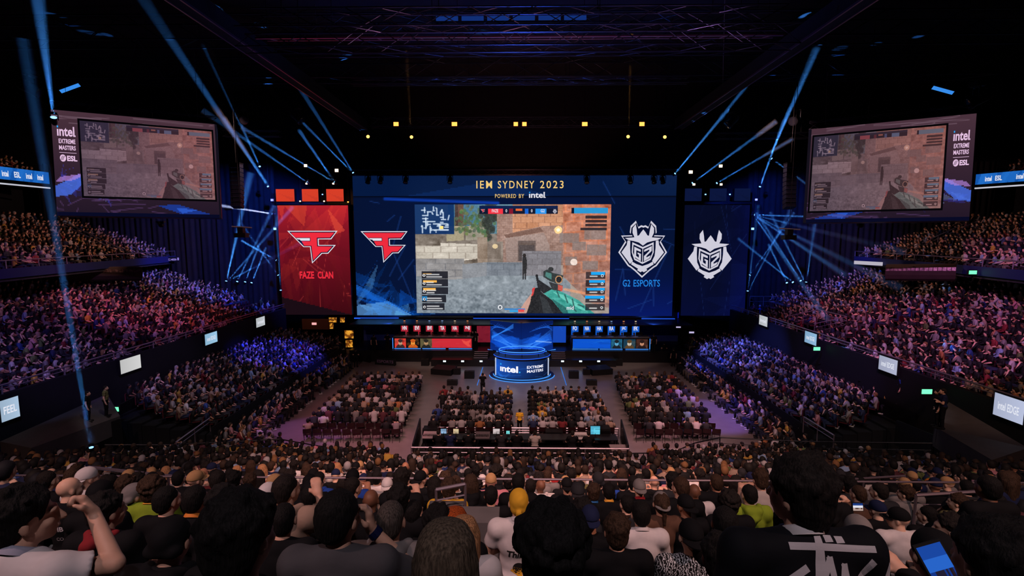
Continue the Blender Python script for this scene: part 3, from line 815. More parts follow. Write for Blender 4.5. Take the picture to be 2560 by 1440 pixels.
# ================================================================== the two hanging side screens
def hung_screen(corners, Y0, Y1, inner, logo_x, mirror, label, tint, tk):
    (tl, tr, br, bl) = corners
    A, B = at_y(*tl, Y0), at_y(*tr, Y1)
    d = Vector((B.x - A.x, B.y - A.y, 0)); n = Vector((d.y, -d.x, 0)).normalized()      # facing the hall
    def on(px, py):                                                                  # the point of the (slightly tipped) plane a pixel meets
        k = ray(px, py); o = Vector((0, 0, HC)); return o + k * ((A - o).dot(N) / k.dot(N))
    up = Vector((0, 0, 1)) + n * -.10
    N = d.cross(up).normalized()
    if N.y > 0: N = -N
    P = [on(*c) for c in corners]
    # straighten into a rectangle with edges along d and up
    ux = d.normalized(); uy = N.cross(ux).normalized()
    if uy.z < 0: uy = -uy
    O = P[0]
    q = [((v - O).dot(ux), (v - O).dot(uy)) for v in P]
    xa, xb = (q[0][0] + q[3][0]) / 2, (q[1][0] + q[2][0]) / 2
    za, zb = (q[0][1] + q[1][1]) / 2, (q[2][1] + q[3][1]) / 2
    fn = lambda x, y: O + ux * (xa + (xb - xa) * x) + uy * (za + (zb - za) * y)
    cv = Canvas(fn, N)
    def loc(px, py):
        v = on(px, py) - O; return ((v.dot(ux) - xa) / (xb - xa), (v.dot(uy) - za) / (zb - za))
    D = 60
    root = mk('hanging_screen', [cv.p(x, y, l) for l in (-1, -D) for x, y in ((0, 0), (1, 0), (1, 1.0), (0, 1.0))],
              [(0, 3, 2, 1), (4, 5, 6, 7), (0, 1, 5, 4), (1, 2, 6, 5), (2, 3, 7, 6), (3, 0, 4, 7)], BLACKM)
    T(root, label, 'screen')
    r = np.random.default_rng(4 + mirror)
    p = Pic(150, 84, (66, 44, 54))
    p.a *= np.clip(1.12 - .62 * p.y, .2, 2)[..., None]; p.a[..., 2] += 10 * p.y
    X = (lambda x: 1 - x) if mirror else (lambda x: x)
    a0, a1 = sorted((X(.0), X(.3)))
    blue_art(p, r, a0, .56, a1, .8, (70, 70, 220), 34)
    p.poly([(X(.0), .72), (X(.13), .6), (X(.2), .62), (X(.08), .8), (X(.0), .82)], (70, 110, 226), .8)
    p.poly([(X(.03), .63), (X(.18), .585), (X(.1), .66), (X(.0), .68)], (176, 130, 214), .7)
    p.poly([(X(.58), .88), (X(.72), .87), (X(.97), .98), (X(.74), .97)], (26, 60, 160), .8); p.poly([(X(.7), .9), (X(.74), .96), (X(.84), .92)], (44, 92, 206), .8)
    crack_lines(p, r, 0, .8, .6, 1, 20, (92, 62, 112), .006, .5); crack_lines(p, r, 0, 0, 1, .1, 7, (120, 96, 110), .006, .5)
    p.rect(0, .96, 1, 1, (8, 10, 36)); p.rect(0 if mirror else .985, 0, .02 if mirror else 1, 1, (20, 16, 26))
    cv.pic('display_face', p, 0, 0, 1, 1, SCR, root, 0)
    il = [loc(*c) for c in inner]
    x0, x1 = (il[0][0] + il[3][0]) / 2, (il[1][0] + il[2][0]) / 2
    y0, y1 = (il[0][1] + il[1][1]) / 2, (il[2][1] + il[3][1]) / 2
    e, f = .012, .02
    cv.poly('dark_border', [[(x0 - e, y0 - f), (x1 + e, y0 - f), (x1 + e, y1 + f), (x0 - e, y1 + f)]], emit('led_black', (6, 5, 8)), root, 1)
    g_ = Pic(GAME.w, GAME.h); lum = GAME.a.mean(-1, keepdims=True); g_.a = GAME.a * .45 + lum * np.array((1.02, .98, .98)) * .55
    q = tinted(g_, tint, tk, .88)
    q.a *= (np.array((1.0, .90, 1.0)) * (1 - .25 * (1 - q.x)[..., None]) + np.array((.1, 0, -.12)) * q.x[..., None])
    cv.pic('game_picture', q, x0, y0, x1, y1, SCR, root, 2)
    PK = emit('led_pinkish', (226, 190, 222), 1.0)
    lx = logo_x
    intel(cv, lx[0], lx[2], lx[1], lx[3], root, PK, 3)
    hgt = lx[3] - lx[2]; w = lx[1] - lx[0]
    cv.text('wordmark', 'EXTREME', lx[0] + w * .06, lx[3] + hgt * .27, lx[1] - w * .03, lx[3] + hgt * .72, PK, root, 3, .025)
    cv.text('wordmark', 'MASTERS', lx[0] + w * .06, lx[3] + hgt * .92, lx[1] - w * .03, lx[3] + hgt * 1.37, PK, root, 3, .025)
    yl = lx[3] + hgt * 1.62
    cv.poly('thin_rule', [[(lx[0] + w * .06, yl), (lx[1], yl), (lx[1], yl + .004), (lx[0] + w * .06, yl + .004)]], PK, root, 3)
    cv.text('wordmark', 'ESL', lx[0] + w * .46, yl + hgt * .3, lx[1] + w * .02, yl + hgt * .85, PK, root, 3, .04)
    cx, cy, rx, ry = lx[0] + w * .24, yl + hgt * .57, w * .17, hgt * .36
    circ = [(cx + rx * math.cos(t * .3927), cy + ry * math.sin(t * .3927)) for t in range(16)]
    cv.poly('round_emblem', [circ], PK, root, 3)
    for k in (-.35, .0, .35):
        cv.poly('emblem_stroke', [[(cx - rx * .5 + k * rx, cy + ry * .62), (cx + rx * .15 + k * rx, cy - ry * .62), (cx + rx * .3 + k * rx, cy - ry * .62), (cx - rx * .35 + k * rx, cy + ry * .62)]], emit('led_black', (6, 5, 8)), root, 4)
    return cv, root, ux, uy, N
LS = hung_screen(((119, 269), (535, 314), (560, 546), (150, 538)), 29.6, 33.6, ((192, 299), (527, 331), (540, 499), (217, 491)),
                 (.028, .128, .15, .245), False, 'hanging screen at the left with a mauve border and game picture', (128, 92, 116), .36)
RS = hung_screen(((2025, 331), (2441, 275), (2424, 551), (2004, 557)), 32.6, 28.6, ((2038, 347), (2370, 308), (2347, 522), (2021, 527)),
                 (.885, .975, .15, .245), True, 'hanging screen at the right with a brown border and game picture', (132, 98, 110), .30)

# ================================================================== banner towers beside the main screen
def facets(w, h, seed, base, hi, n=26, lo=(40, 4, 14)):
    r = np.random.default_rng(seed); p = Pic(w, h, base)
    for i in range(n):
        x, y = r.random(2); s = .12 + .3 * r.random()
        P = [(x + s * r.normal(), y + s * r.normal()) for _ in range(3)]
        k = r.random(); c = np.array(hi) * k + np.array(lo) * (1 - k)
        p.poly(P, c, .28)
    return p, r
YB = 48.2
def tower(side):
    left = side == 'left'
    if left: x0, x1 = (at_y(692, 513, YB).x + at_y(707, 760, YB).x) / 2, (at_y(868, 513, YB).x + at_y(881, 760, YB).x) / 2
    else: x0, x1 = (at_y(1712, 517, YB).x + at_y(1702, 770, YB).x) / 2, (at_y(1875, 517, YB).x + at_y(1862, 770, YB).x) / 2
    zt, zb = at_y(1298, 513, YB).z, at_y(1298, 788, YB).z
    pxl, pxr = (700, 875) if left else (1707, 1869)
    fn = lambda x, y: Vector((x0 + (x1 - x0) * (x - pxl) / (pxr - pxl), YB, at_y(1298, y, YB).z))
    cv = Canvas(fn, (0, -1, 0))
    root = MB().box((x0, YB + .02, zb), (x1, YB + .5, zt)).build('tower_banner', BLACKM)
    T(root, 'tall red castle shaped banner tower with a red and white emblem' if left else 'tall dark blue castle shaped banner tower with a silver emblem', 'banner')
    if left:
        p, r = facets(70, 100, 2, (128, 18, 36), (196, 50, 44), 34, (84, 8, 26))
        p.a *= np.clip(1.25 - .75 * p.y, .3, 1.3)[..., None]
        p.a[..., 1] += 26 * np.clip(.35 - p.y, 0, 1); p.a[..., 0] += 60 * np.clip(.3 - p.y, 0, 1)
        p.poly([(.1, 0), (.42, 0), (.37, .19)], (214, 70, 48), .55); p.poly([(.7, .02), (.95, .23), (.82, .26)], (226, 78, 56), .6); p.poly([(0, 0), (.1, 0), (.06, .15)], (220, 66, 50), .5)
        crack_lines(p, r, 0, 0, 1, .95, 16, (206, 70, 60), .006, .35)
        m = p.y > .84 + .16 * p.x; p.a[m] = (26, 12, 20)
    else:
        p, r = facets(70, 100, 8, (7, 12, 38), (12, 22, 66), 20, (4, 7, 22))
        p.a[..., 2] += 44 * np.clip(p.x - .55, 0, 1) + 30 * np.clip(p.y - .6, 0, 1)
        crack_lines(p, r, 0, 0, 1, .95, 8, (26, 46, 110), .006, .35)
    cv.pic('display_face', p, pxl, 513, pxr, 788, SCR, root, 1)
    top, rr = (facets(16, 12, 4, (214, 62, 40), (255, 110, 60), 6, (150, 30, 34)) if left else facets(16, 12, 4, (12, 22, 60), (24, 40, 100), 5, (6, 10, 30)))
    for k, (a, b_) in enumerate((((690, 736), (755, 796), (816, 859)) if left else ((1712, 1754), (1774, 1816), (1836, 1876)))):
        A, B = at_y(a, 488, YB).x, at_y(b_, 488, YB).x; za, zb_ = at_y(1298, 472, YB).z, at_y(1298, 503, YB).z
        m = MB().box((A, YB + .02, zb_), (B, YB + .45, za)).build('battlement', BLACKM, root)
        c2 = Canvas(lambda x, y, A=A, B=B, za=za, zb_=zb_: Vector((A + (B - A) * x, YB, za + (zb_ - za) * y)), (0, -1, 0))
        c2.pic('display_face', top, 0, 0, 1, 1, SCR, m, 1)
    # narrow ledge between wall and battlements
    z = at_y(1298, 508, YB).z
    MB().box((x0 - .1, YB - .1, z - .12), (x1 + .1, YB + .5, z + .12)).build('ledge', BLACKM, root)
    if left:
        faze(cv, 722, 577, 847, 659, root); [cv.text('title_word', t, x0_, 679, x1_, 697, REDL, root, 4, .03) for t, x0_, x1_ in (('FAZE', 748, 784), ('CLAN', 793, 832))]
    else: g2(cv, 1719, 575, 1829, 697, root, False)
tower('left'); tower('right')
# ================================================================== stage
STG = mat('stage_black', (16, 16, 20), .35, spec=.5)
STEPW = mat('step_edge_white', (170, 160, 165), .5)
GLOWB = emit('edge_blue_bright', (70, 150, 255), 1.2)
ZS = 1.12
st(MB().box((-16.4, 45.2, 0), (16.6, 51.5, ZS)).build('stage_floor', STG))
o = MB().box((-8.2, 43.6, 0), (9.0, 45.15, .62)).build('stage_apron', STG)
T(o, 'low black apron in front of the stage with white floor lights', 'stage')
def stairs(x0, x1, label):
    root = empty('stage_stairs', ((x0 + x1) / 2, 44.4, 0)); out = []
    for k in range(4):
        z = .62 + .125 * (k + 1)
        out.append(MB().box((x0, 44.0 + .3 * k, .62), (x1, 45.19, z)).build('step', STG))
        out.append(MB().box((x0 + .05, 43.97 + .3 * k, z - .045), (x1 - .05, 44.0 + .3 * k, z)).build('step_edge', STEPW))
    rebase(root, out); return T(root, label, 'stairs')
stairs(-4.3, -2.9, 'black stage steps with white edges beside the red desk')
stairs(3.0, 4.4, 'black stage steps with white edges beside the blue desk')
# header soffit over the desks and side returns
o = MB().box((-16.4, 45.4, at_y(1298, 789, 49).z - .42), (16.6, 50, at_y(1298, 789, 49).z - .3)).build('stage_canopy', BLACKM)
T(o, 'dark canopy slab over the stage under the main screen', 'canopy')
BLUEW = mat('stage_wall_blue', (40, 60, 150), .8)
st(MB().box((-16.4, 49.6, ZS), (16.6, 49.8, 4.2)).build('wall_stage', BLUEW))
SLATE = mat('desk_black', (20, 20, 24), .4)
PICM = attr_emit('stage_led', 1.0)
def portrait(seed, bg, fg, hair):
    r = np.random.default_rng(seed); p = Pic(24, 18, bg)
    for i in range(7): p.ell(r.random(), r.random(), .16, .16, np.array(bg) * .4 + np.array(fg) * .5 * r.random(), .5)
    p.ell(.5, .95, .38, .34, hair); p.ell(.5, .45, .17, .3, fg); p.ell(.5, .24, .2, .18, hair)
    p.rect(.4, .4, .46, .46, (20, 18, 18)); p.rect(.54, .4, .6, .46, (20, 18, 18)); p.rect(.44, .6, .56, .64, (90, 30, 26))
    return p
def desk(x0, x1, red):
    YD = 45.75; z0, z1 = ZS + .1, at_y(1298, 843, YD).z
    root = MB().box((x0, YD, z0), (x1, YD + .5, z1 - .05)).build('player_desk', SLATE)
    T(root, 'long desk with a red screen front and portraits at its left end' if red else 'long desk with a blue screen front and portraits at its right end', 'desk')
    MB().box((x0 - .12, YD - .1, z1 - .05), (x1 + .12, YD + 1.1, z1 + .02)).build('desk_top', mat('desk_top_grey', (90, 84, 88), .4), root)
    for x in (x0 - .1, x1 + .02): MB().box((x, YD - .06, ZS), (x + .08, YD + .9, z1 - .05)).build('side_panel', SLATE, root)
    for (a, b_) in ((.0, .34), (.36, .66), (.7, 1)):
        MB().box((x0 + (x1 - x0) * a, YD - .06, z0 - .06), (x0 + (x1 - x0) * b_, YD - .02, z0 - .01)).build('edge_light', GLOWB, root)
    xg = x0 - .16 if red else x1 + .1
    MB().box((xg, YD - .1, z0 - .05), (xg + .05, YD - .05, z1 - .1)).build('edge_light', GLOWB, root)
    cv = Canvas(lambda x, y: Vector((x0 + (x1 - x0) * x, YD, z1 - .1 + (z0 + .02 - z1 + .1) * y)), (0, -1, 0))
    if red:
        p, r = facets(48, 14, 6, (206, 44, 56), (236, 92, 80), 12, (150, 22, 44)); p.poly([(.75, .1), (.86, .3), (1, .1), (.93, .5), (.98, .9), (.88, .8), (.8, .5)], (238, 84, 70), .8)
        cv.pic('front_screen', p, .485, .06, .995, .98, PICM, root, 2)
        for i, a in enumerate(((3, (222, 60, 50), (190, 150, 120), (60, 40, 40)), (4, (20, 16, 18), (236, 150, 60), (200, 90, 30)), (5, (96, 88, 60), (180, 140, 100), (40, 36, 34)))):
            cv.pic('portrait_screen', portrait(*a), (.005, .16, .335)[i], .06, (.15, .32, .485)[i], .98, PICM, root, 2)
    else:
        p, r = facets(48, 14, 9, (14, 84, 208), (40, 140, 236), 12, (8, 50, 150))
        cv.pic('front_screen', p, .005, .06, .505, .98, PICM, root, 2)
        for i, a in enumerate(((13, (30, 90, 120), (90, 170, 210), (30, 34, 40)), (14, (26, 60, 80), (200, 190, 170), (90, 66, 40)), (15, (70, 40, 34), (200, 140, 110), (40, 26, 26)))):
            cv.pic('portrait_screen', portrait(*a), (.51, .67, .84)[i], .06, (.655, .83, .99)[i], .98, PICM, root, 2)
    return root, YD, z1
XD = {True: (at_y(986, 858, 45.75).x, at_y(1180, 858, 45.75).x), False: (at_y(1431, 858, 45.75).x, at_y(1621, 858, 45.75).x)}
DESK = {}
for red in (True, False): DESK[red] = desk(*XD[red], red)
GLYPH = {True: ['HN', 'EVI', 'BVI', 'TIA', 'HA', 'NJ'], False: ['FO', 'NA', 'HA', 'RA', 'JAC', 'IFK']}
BX = {True: [1011.5, 1042.6, 1073.8, 1105.8, 1137.4, 1169], False: [1437, 1467.3, 1497.9, 1528.4, 1559, 1589]}
YBAN = 48.4
zt, zb = at_y(1298, 807, YBAN).z, ZS + .02
side = ['outermost', 'second outermost', 'third outermost', 'third from the stage centre', 'second from the stage centre', 'nearest the stage centre']
for red in (True, False):
    for i, px in enumerate(BX[red]):
        x = at_y(px, 825, YBAN).x; w = .37
        root = MB().box((x - w, YBAN + .02, zb), (x + w, YBAN + .12, zt)).build('player_banner', BLACKM)
        k = i if red else 5 - i
        T(root, 'narrow %s player banner with white lettering, %s of six' % ('red' if red else 'blue', side[k]), 'banner', 'player banners behind the desks')
        cv = Canvas(lambda a, b_, x=x: Vector((x - w + 2 * w * a, YBAN, zt + (zb - zt) * b_)), (0, -1, 0))
        p = Pic(8, 24, (176, 34, 52) if red else (22, 92, 206)); p.a *= (1.12 - .5 * p.y)[..., None]
        cv.pic('display_face', p, 0, 0, 1, 1, PICM, root, 1)
        cv.text('lettering', GLYPH[red][i], .22, .16, .8, .36, WHT, root, 3, .03)
    a, b_ = ((1192, 1234) if red else (1372, 1415)); x0, x1 = at_y(a, 825, 47.5).x, at_y(b_, 825, 47.5).x
    z1_ = at_y(1298, 807, 47.5).z; z0_ = at_y(1298, 856, 47.5).z
    root = MB().box((x0, 47.52, ZS), (x1, 47.7, z1_)).build('facet_display', BLACKM)
    T(root, 'square %s facet patterned stage display beside the centre sculpture' % ('dark red' if red else 'blue'), 'display')
    p, r = facets(20, 22, 21 if red else 22, (120, 26, 44) if red else (22, 70, 180), (170, 44, 58) if red else (40, 104, 220), 9, (84, 12, 30) if red else (12, 46, 140))
    cv = Canvas(lambda a, b_: Vector((x0 + (x1 - x0) * a, 47.5, z1_ + (z0_ - z1_) * b_)), (0, -1, 0))
    cv.pic('display_face', p, 0, 0, 1, 1, PICM, root, 1)
    # a truss bar with six small lamps above the banners
    xa, xb = at_y(BX[red][0] - 14, 800, 47.0).x, at_y(BX[red][5] + 14, 800, 47).x; zz = at_y(1298, 801, 47.0).z
    bar = MB().box((xa, 46.9, zz + .12), (xb, 47.1, zz + .34)).build('lamp_bar', BLACKM)
    T(bar, 'dark lamp bar above the %s player banners' % ('red' if red else 'blue'), 'lamp bar')
    cols = ['a', 'a', 'b', 'b', 'c', 'a'] if red else ['c', 'a', 'c', 'b', 'a', 'c']
    EM = {'a': emit('lamp_amber', (255, 150, 90), 1.6), 'b': emit('lamp_cool', (150, 190, 255), 1.4), 'c': emit('lamp_warm', (255, 220, 180), 1.6)}
    for i, px in enumerate(BX[red]):
        x = at_y(px, 800, 47).x
        b = MB().lathe([(.07, .14), (.12, .02), (.12, -.02)], (x, 46.95, zz), 10)
        lamp = b.build('bar_lamp', BLACKM)
        T(lamp, 'tiny stage lamp above the %s player banner, %s of six' % ('red' if red else 'blue', side[i if red else 5 - i]), 'lamp', 'lamps above the player banners')
        MB().lathe([(.02, .0), (.1, -.02), (.1, -.05), (.04, -.08)], (x, 46.93, zz), 10).build('bulb', EM[cols[i]], lamp)

# ---- wedge shaped centre screen with blue crystal picture
root = empty('wedge_screen', (0, 44.5, 0))
T(root, 'wedge shaped blue crystal display rising behind the round podium', 'display')
r = np.random.default_rng(31)
ztop = at_y(1298, 797, 46.5).z
cxw = at_y(1303, 880, 44.0).x; zlow = at_y(1303, 889, 44.0).z
out = []
for sgn, px, pyl in ((-1, 1226, 873), (1, 1382, 873)):
    E = at_y(px, pyl, 45.6); C = Vector((cxw, 44.0, zlow))
    p = Pic(70, 60, (6, 18, 60))
    X = (lambda t: 1 - t) if sgn < 0 else (lambda t: t)
    p.grad(p.x >= 0, (8, 26, 84), (10, 44, 130), 1)
    for i in range(10):
        a = r.random(3); p.poly([(X(a[0]), .35 + .6 * a[1]), (X(a[1]), .35 + .6 * a[2]), (X(a[2]), .35 + .6 * a[0])], (20, 90, 220), .35)
    p.poly([(X(0), .95), (X(.9), .42), (X(1), .75), (X(.3), 1)], (16, 84, 220), .55)
    p.poly([(X(0), .5), (X(.35), .45), (X(.75), .62), (X(.2), .95), (X(0), .97)], (24, 100, 235), .45)
    p.poly([(X(.0), .9), (X(.5), .68), (X(.95), .62), (X(.5), .75), (X(0), .98)], (70, 150, 255), .55)
    for i in range(9):
        y = .1 + .055 * i
        p.line(X(.0), .92 - .03 * i, X(.95), .30 + .045 * i, .008, (60, 140, 255), .5)
        p.line(X(.25 + .06 * i), .30 - .03 * i, X(.98), .12 + .03 * i, .007, (40, 120, 250), .45)
    if sgn < 0:
        for i in range(5): p.line(X(.95), .62 - .02 * i, X(.25), .05 + .03 * i, .012, (50, 140, 255), .6)
    p.line(X(.45), .62, X(.95), .75, .02, (170, 205, 255), .6) if sgn > 0 else None
    n = Vector(((E - C).y, -(E - C).x, 0)).normalized()
    if n.y > 0: n = -n
    fn = lambda a, b_, C=C, E=E: Vector((C.x + (E.x - C.x) * a, C.y + (E.y - C.y) * a, ztop + (C.z + (E.z - C.z) * a - ztop) * b_))
    cv = Canvas(fn, n)
    if sgn < 0: cvx = Canvas(lambda a, b_, f=fn: f(1 - a, b_), n)
    else: cvx = cv
    # thick panel with the picture on its front
    q = [fn(0, 0), fn(1, 0), fn(1, 1), fn(0, 1)]
    pan = mk('panel', q + [v - n * .25 for v in q], [(0, 1, 2, 3), (7, 6, 5, 4), (0, 4, 5, 1), (1, 5, 6, 2), (2, 6, 7, 3), (3, 7, 4, 0)], BLACKM)
    out.append(pan)
    out.append(cvx.pic('display_face', p, 0, 0, 1, 1, PICM, None, 1))
    out.append(MB().tube(fn(0, 1.02) + n * .05, fn(1.08, 1.02) + n * .05, .035, 6).build('edge_light', GLOWB))
rebase(root, out)

# ---- round podium with its glowing rings
YP = 40.9; xp = at_y(1305, 950, 38.9).x
root = empty('podium', (xp, YP, 0)); T(root, 'round centre podium with a lit curved sign front and glowing blue rings', 'podium')
rx, ry, zt_ = 2.42, 1.95, 1.86
def arc(a0, a1, n, k=1.0, z=0.0, ky=1.0): return [Vector((xp + rx * k * math.sin(a0 + (a1 - a0) * i / n), YP - ry * k * ky * math.cos(a0 + (a1 - a0) * i / n), z)) for i in range(n + 1)]
out = []
b = MB()
for k, z0, z1 in ((1.0, .12, zt_), (1.16, 0, .1)):
    bot, top = arc(-math.pi, math.pi, 40, k, z0)[:-1], arc(-math.pi, math.pi, 40, k, z1)[:-1]
    n = 40; V = bot + top
    b.add(V, [(i, (i + 1) % n, n + (i + 1) % n, n + i) for i in range(n)] + [tuple(range(n, 2 * n))])
out.append(b.build('drum', STG, smooth=False))
A0 = 1.12
p = Pic(90, 30, (16, 56, 132)); r = np.random.default_rng(9)
p.grad(p.x >= 0, (26, 84, 190), (14, 22, 48)); p.a *= (1.1 - .35 * np.abs(p.y - .4))[..., None]
p.poly([(.03, .7), (.2, .98), (.5, 1), (.1, 1)], (40, 120, 240), .5); crack_lines(p, r, 0, 0, 1, 1, 10, (50, 120, 220), .02, .3)
pc = Canvas(lambda a, b_: Vector((xp + rx * 1.01 * math.sin(-A0 + 2 * A0 * a), YP - ry * 1.01 * math.cos(-A0 + 2 * A0 * a), zt_ - .14 + (.24 - zt_ + .14) * b_)), (0, -1, 0))
out.append(pc.pic('sign_face', p, 0, 0, 1, 1, PICM, None, 1))
WB = emit('led_white_bright', (240, 240, 255), 1.1)
sg = empty('sign_lettering'); out.append(sg)
def curved(t, a0, b0, a1, b1, bold=.03):
    V, Fc = text2d(t, bold); U = fit(V, a0, b0, a1, b1)
    return mk('wordmark', [pc.p(a, b_, 4) for a, b_ in U], Fc, WB, sg)
curved('\u0131ntel', .12, .28, .44, .66, .035)
q = [pc.p(a, b_, 4) for a, b_ in ((.122, .20), (.148, .20), (.148, .29), (.122, .29))]; mk('blue_dot', q, [(0, 1, 2, 3)], LBLUE, sg)
q = [pc.p(a, b_, 4) for a, b_ in ((.455, .58), (.475, .58), (.475, .66), (.455, .66))]; mk('full_stop', q, [(0, 1, 2, 3)], LBLUE, sg)
curved('EXTREME', .575, .26, .865, .42, .02); curved('MASTERS', .575, .49, .865, .65, .02)
for z, k, rr, m in ((.14, 1.03, .035, GLOWB), (.03, 1.17, .03, GLOWB), (zt_ + .02, 1.01, .03, EDGEB)):
    out.append(MB().path(arc(-A0 * 1.35, A0 * 1.35, 36, k, z), rr, 5).build('glow_ring', m))
for a in (-A0, A0):
    out.append(MB().tube(Vector((xp + rx * 1.03 * math.sin(a), YP - ry * 1.03 * math.cos(a), .25)), Vector((xp + rx * 1.03 * math.sin(a), YP - ry * 1.03 * math.cos(a), zt_ - .1)), .045, 6).build('upright_light', emit('upright_white', (190, 205, 235), 1)))
# raised glowing ring above the drum with its stand
zr = zt_ + .36
ring = [Vector((xp + 2.0 * math.sin(t), YP + .25 - 1.25 * math.cos(t), zr)) for t in np.linspace(0, 2 * math.pi, 41)]
out.append(MB().path(ring, .04, 5).build('glow_ring', GLOWB))
out.append(MB().path([v - Vector((0, 0, .16)) for v in ring], .03, 5).build('glow_ring', EDGEB))
b = MB()
for i in range(0, 40, 5): b.tube(ring[i] - Vector((0, 0, .15)), Vector((ring[i].x, ring[i].y, zt_ - .02)), .03, 5)
out.append(b.build('ring_stand', BLACKM))
rebase(root, out)

# ---- black speaker wedges and risers on the floor in front of the stage
def wedge(px, py, Y, w, h, dpt, label, rz=0, nm='stage_monitor'):
    c = at_z(px, py, 0); c = Vector((c.x, c.y, 0))
    root = empty(nm, c, rz); T(root, label, 'speaker' if nm == 'stage_monitor' else 'riser')
    if nm == 'stage_monitor':
        V = [(-w, 0, 0), (w, 0, 0), (w, dpt, 0), (-w, dpt, 0), (-w, .08 * dpt, h), (w, .08 * dpt, h), (w, dpt * .75, h), (-w, dpt * .75, h)]
    else: V = [(-w, 0, 0), (w, 0, 0), (w, dpt, 0), (-w, dpt, 0), (-w, 0, h), (w, 0, h), (w, dpt, h), (-w, dpt, h)]
    mk('cabinet', V, [(3, 2, 1, 0), (4, 5, 6, 7), (0, 1, 5, 4), (1, 2, 6, 5), (2, 3, 7, 6), (3, 0, 4, 7)], BLACK, root)
    if nm == 'stage_monitor':
        mk('grille', [(-w * .9, -.006, h * .1), (w * .9, -.006, h * .1), (w * .9, .078 * dpt - .006, h * .92), (-w * .9, .078 * dpt - .006, h * .92)], [(0, 1, 2, 3)], mat('speaker_grille', (20, 20, 22), .9, scale=300, bump=.6), root)
        MB().box((-w * .2, dpt * .3, h), (w * .2, dpt * .4, h + .03)).build('handle', BLACKM, root)
    return root
wedge(1130, 964, 0, .42, .42, .55, 'low black floor speaker left of the podium, nearest the seats')
wedge(1480, 964, 0, .42, .42, .55, 'low black floor speaker right of the podium, nearest the seats')
wedge(1173, 947, 0, .42, .62, .6, 'tall black floor speaker just left of the podium')
wedge(1435, 947, 0, .42, .62, .6, 'tall black floor speaker just right of the podium')
wedge(1062, 915, 0, .36, .62, .5, 'black floor speaker by the stage front under the red desk')
wedge(1547, 915, 0, .36, .62, .5, 'black floor speaker by the stage front under the blue desk')
wedge(1142, 937, 0, .3, .55, .5, 'black equipment case beside the left camera riser')
wedge(1467, 938, 0, .3, .5, .5, 'black equipment case beside the right camera riser')
wedge(1102, 938, 0, .95, .5, 1.5, 'black camera riser on the floor left of the podium', R(-14), 'camera_riser')
wedge(1507, 938, 0, .95, .5, 1.5, 'black camera riser on the floor right of the podium', R(14), 'camera_riser')
# white floor lights along the apron
for i, px in enumerate((1112, 1157, 1203, 1406, 1451, 1496)):
    c = at_y(px, 902, 43.58)
    root = MB().box((c.x - .18, 43.42, c.z - .11), (c.x + .18, 43.6, c.z + .11)).build('apron_light', BLACK)
    T(root, 'square white light on the stage apron, %s from the left' % ordinal(i), 'light', 'white lights along the stage apron')
    MB().box((c.x - .13, 43.4, c.z - .07), (c.x + .13, 43.42, c.z + .07)).build('lens', emit('apron_white', (210, 240, 250), 2.0, True), root)
# thin light lines on the floor
for q, lb in (([(1207, 918), (1193, 963)], 'thin blue light line on the floor left of the podium'), ([(1402, 918), (1416, 963)], 'thin blue light line on the floor right of the podium')):
    a, c = at_z(*q[0], .02), at_z(*q[1], .02)
    T(MB().tube(a, c, .03, 4).build('floor_light_strip', emit('strip_blue', (50, 120, 220), 1)), lb, 'light strip')
# barricade signs at the left of the stage
for (x0, x1, y0, t, lb) in ((905, 925, 889, 'QHIC', 'small dark floor sign by the red desk end'), (937, 988, 897, 'ESPORTS ARENA', 'long dark floor sign with pale lettering by the red desk')):
    a, c = at_z(x0, y0 + 14, 0), at_z(x1, y0 + 18, 0)
    root = mk('floor_sign', [a, c, c + Vector((0, .25, .62)), a + Vector((0, .25, .62)), a + Vector((0, .4, 0)), c + Vector((0, .4, 0))], [(0, 1, 2, 3), (3, 2, 5, 4), (0, 3, 4), (1, 5, 2), (0, 4, 5, 1)], BLACK)
    T(root, lb, 'sign')
    cv = Canvas(lambda u, v, a=a, c=c: a + (c - a) * u + Vector((0, .25, .62)) * (1 - v), (0, -.93, .37))
    if t != 'QHIC': cv.text('lettering', 'ESPORTS', .1, .3, .9, .7, mat('sign_grey', (120, 100, 130)), root, 2, .02)
# gold lit bar in the back corner on the red side
GOLDM = attr_emit('gold_display', 1.0)
for i, (x0, y0, x1, y1) in enumerate(((822, 794, 842, 806), (850, 794, 862, 806), (824, 808, 834, 822), (861, 826, 884, 846), (864, 850, 882, 868))):
    a, c = at_y(x0, y0, 46.8), at_y(x1, y1, 46.8)
    root = MB().box((a.x - .05, 46.82, c.z - .05), (c.x + .05, 46.95, a.z + .05)).build('gold_panel', BLACKM)
    T(root, ['gold lit panel at the top left of the dark corner', 'gold lit panel at the top right of the dark corner', 'narrow gold lit panel at the dark corner', 'bright gold lit trophy shaped panel beside the stage', 'lowest gold lit panel beside the stage'][i] , 'light panel')
    r = np.random.default_rng(40 + i); p = Pic(10, 10, (120, 66, 16))
    for k in range(9): p.ell(r.random(), r.random(), .2, .16, (250, 176, 60), .7)
    for k in range(4): p.ell(r.random(), r.random(), .15, .2, (70, 30, 10), .7)
    Canvas(lambda u, v, a=a, c=c: Vector((a.x + (c.x - a.x) * u, 46.8, a.z + (c.z - a.z) * v)), (0, -1, 0)).pic('display_face', p, 0, 0, 1, 1, GOLDM, root, 0)
c = at_y(785, 810, 46.9)
o = MB().box((c.x - 1.2, 46.9, c.z - .55), (c.x + 1.6, 47.0, c.z + .5)).build('counter_screen', mat('bar_panel', (110, 70, 50), .6))
T(o, 'brown lit counter panel in the dark corner under the red banner', 'panel')
MB().box((c.x - .2, 46.86, c.z - .08), (c.x + .25, 46.9, c.z + .14)).build('lit_panel', emit('bar_pink', (250, 170, 170), 1.2), o)
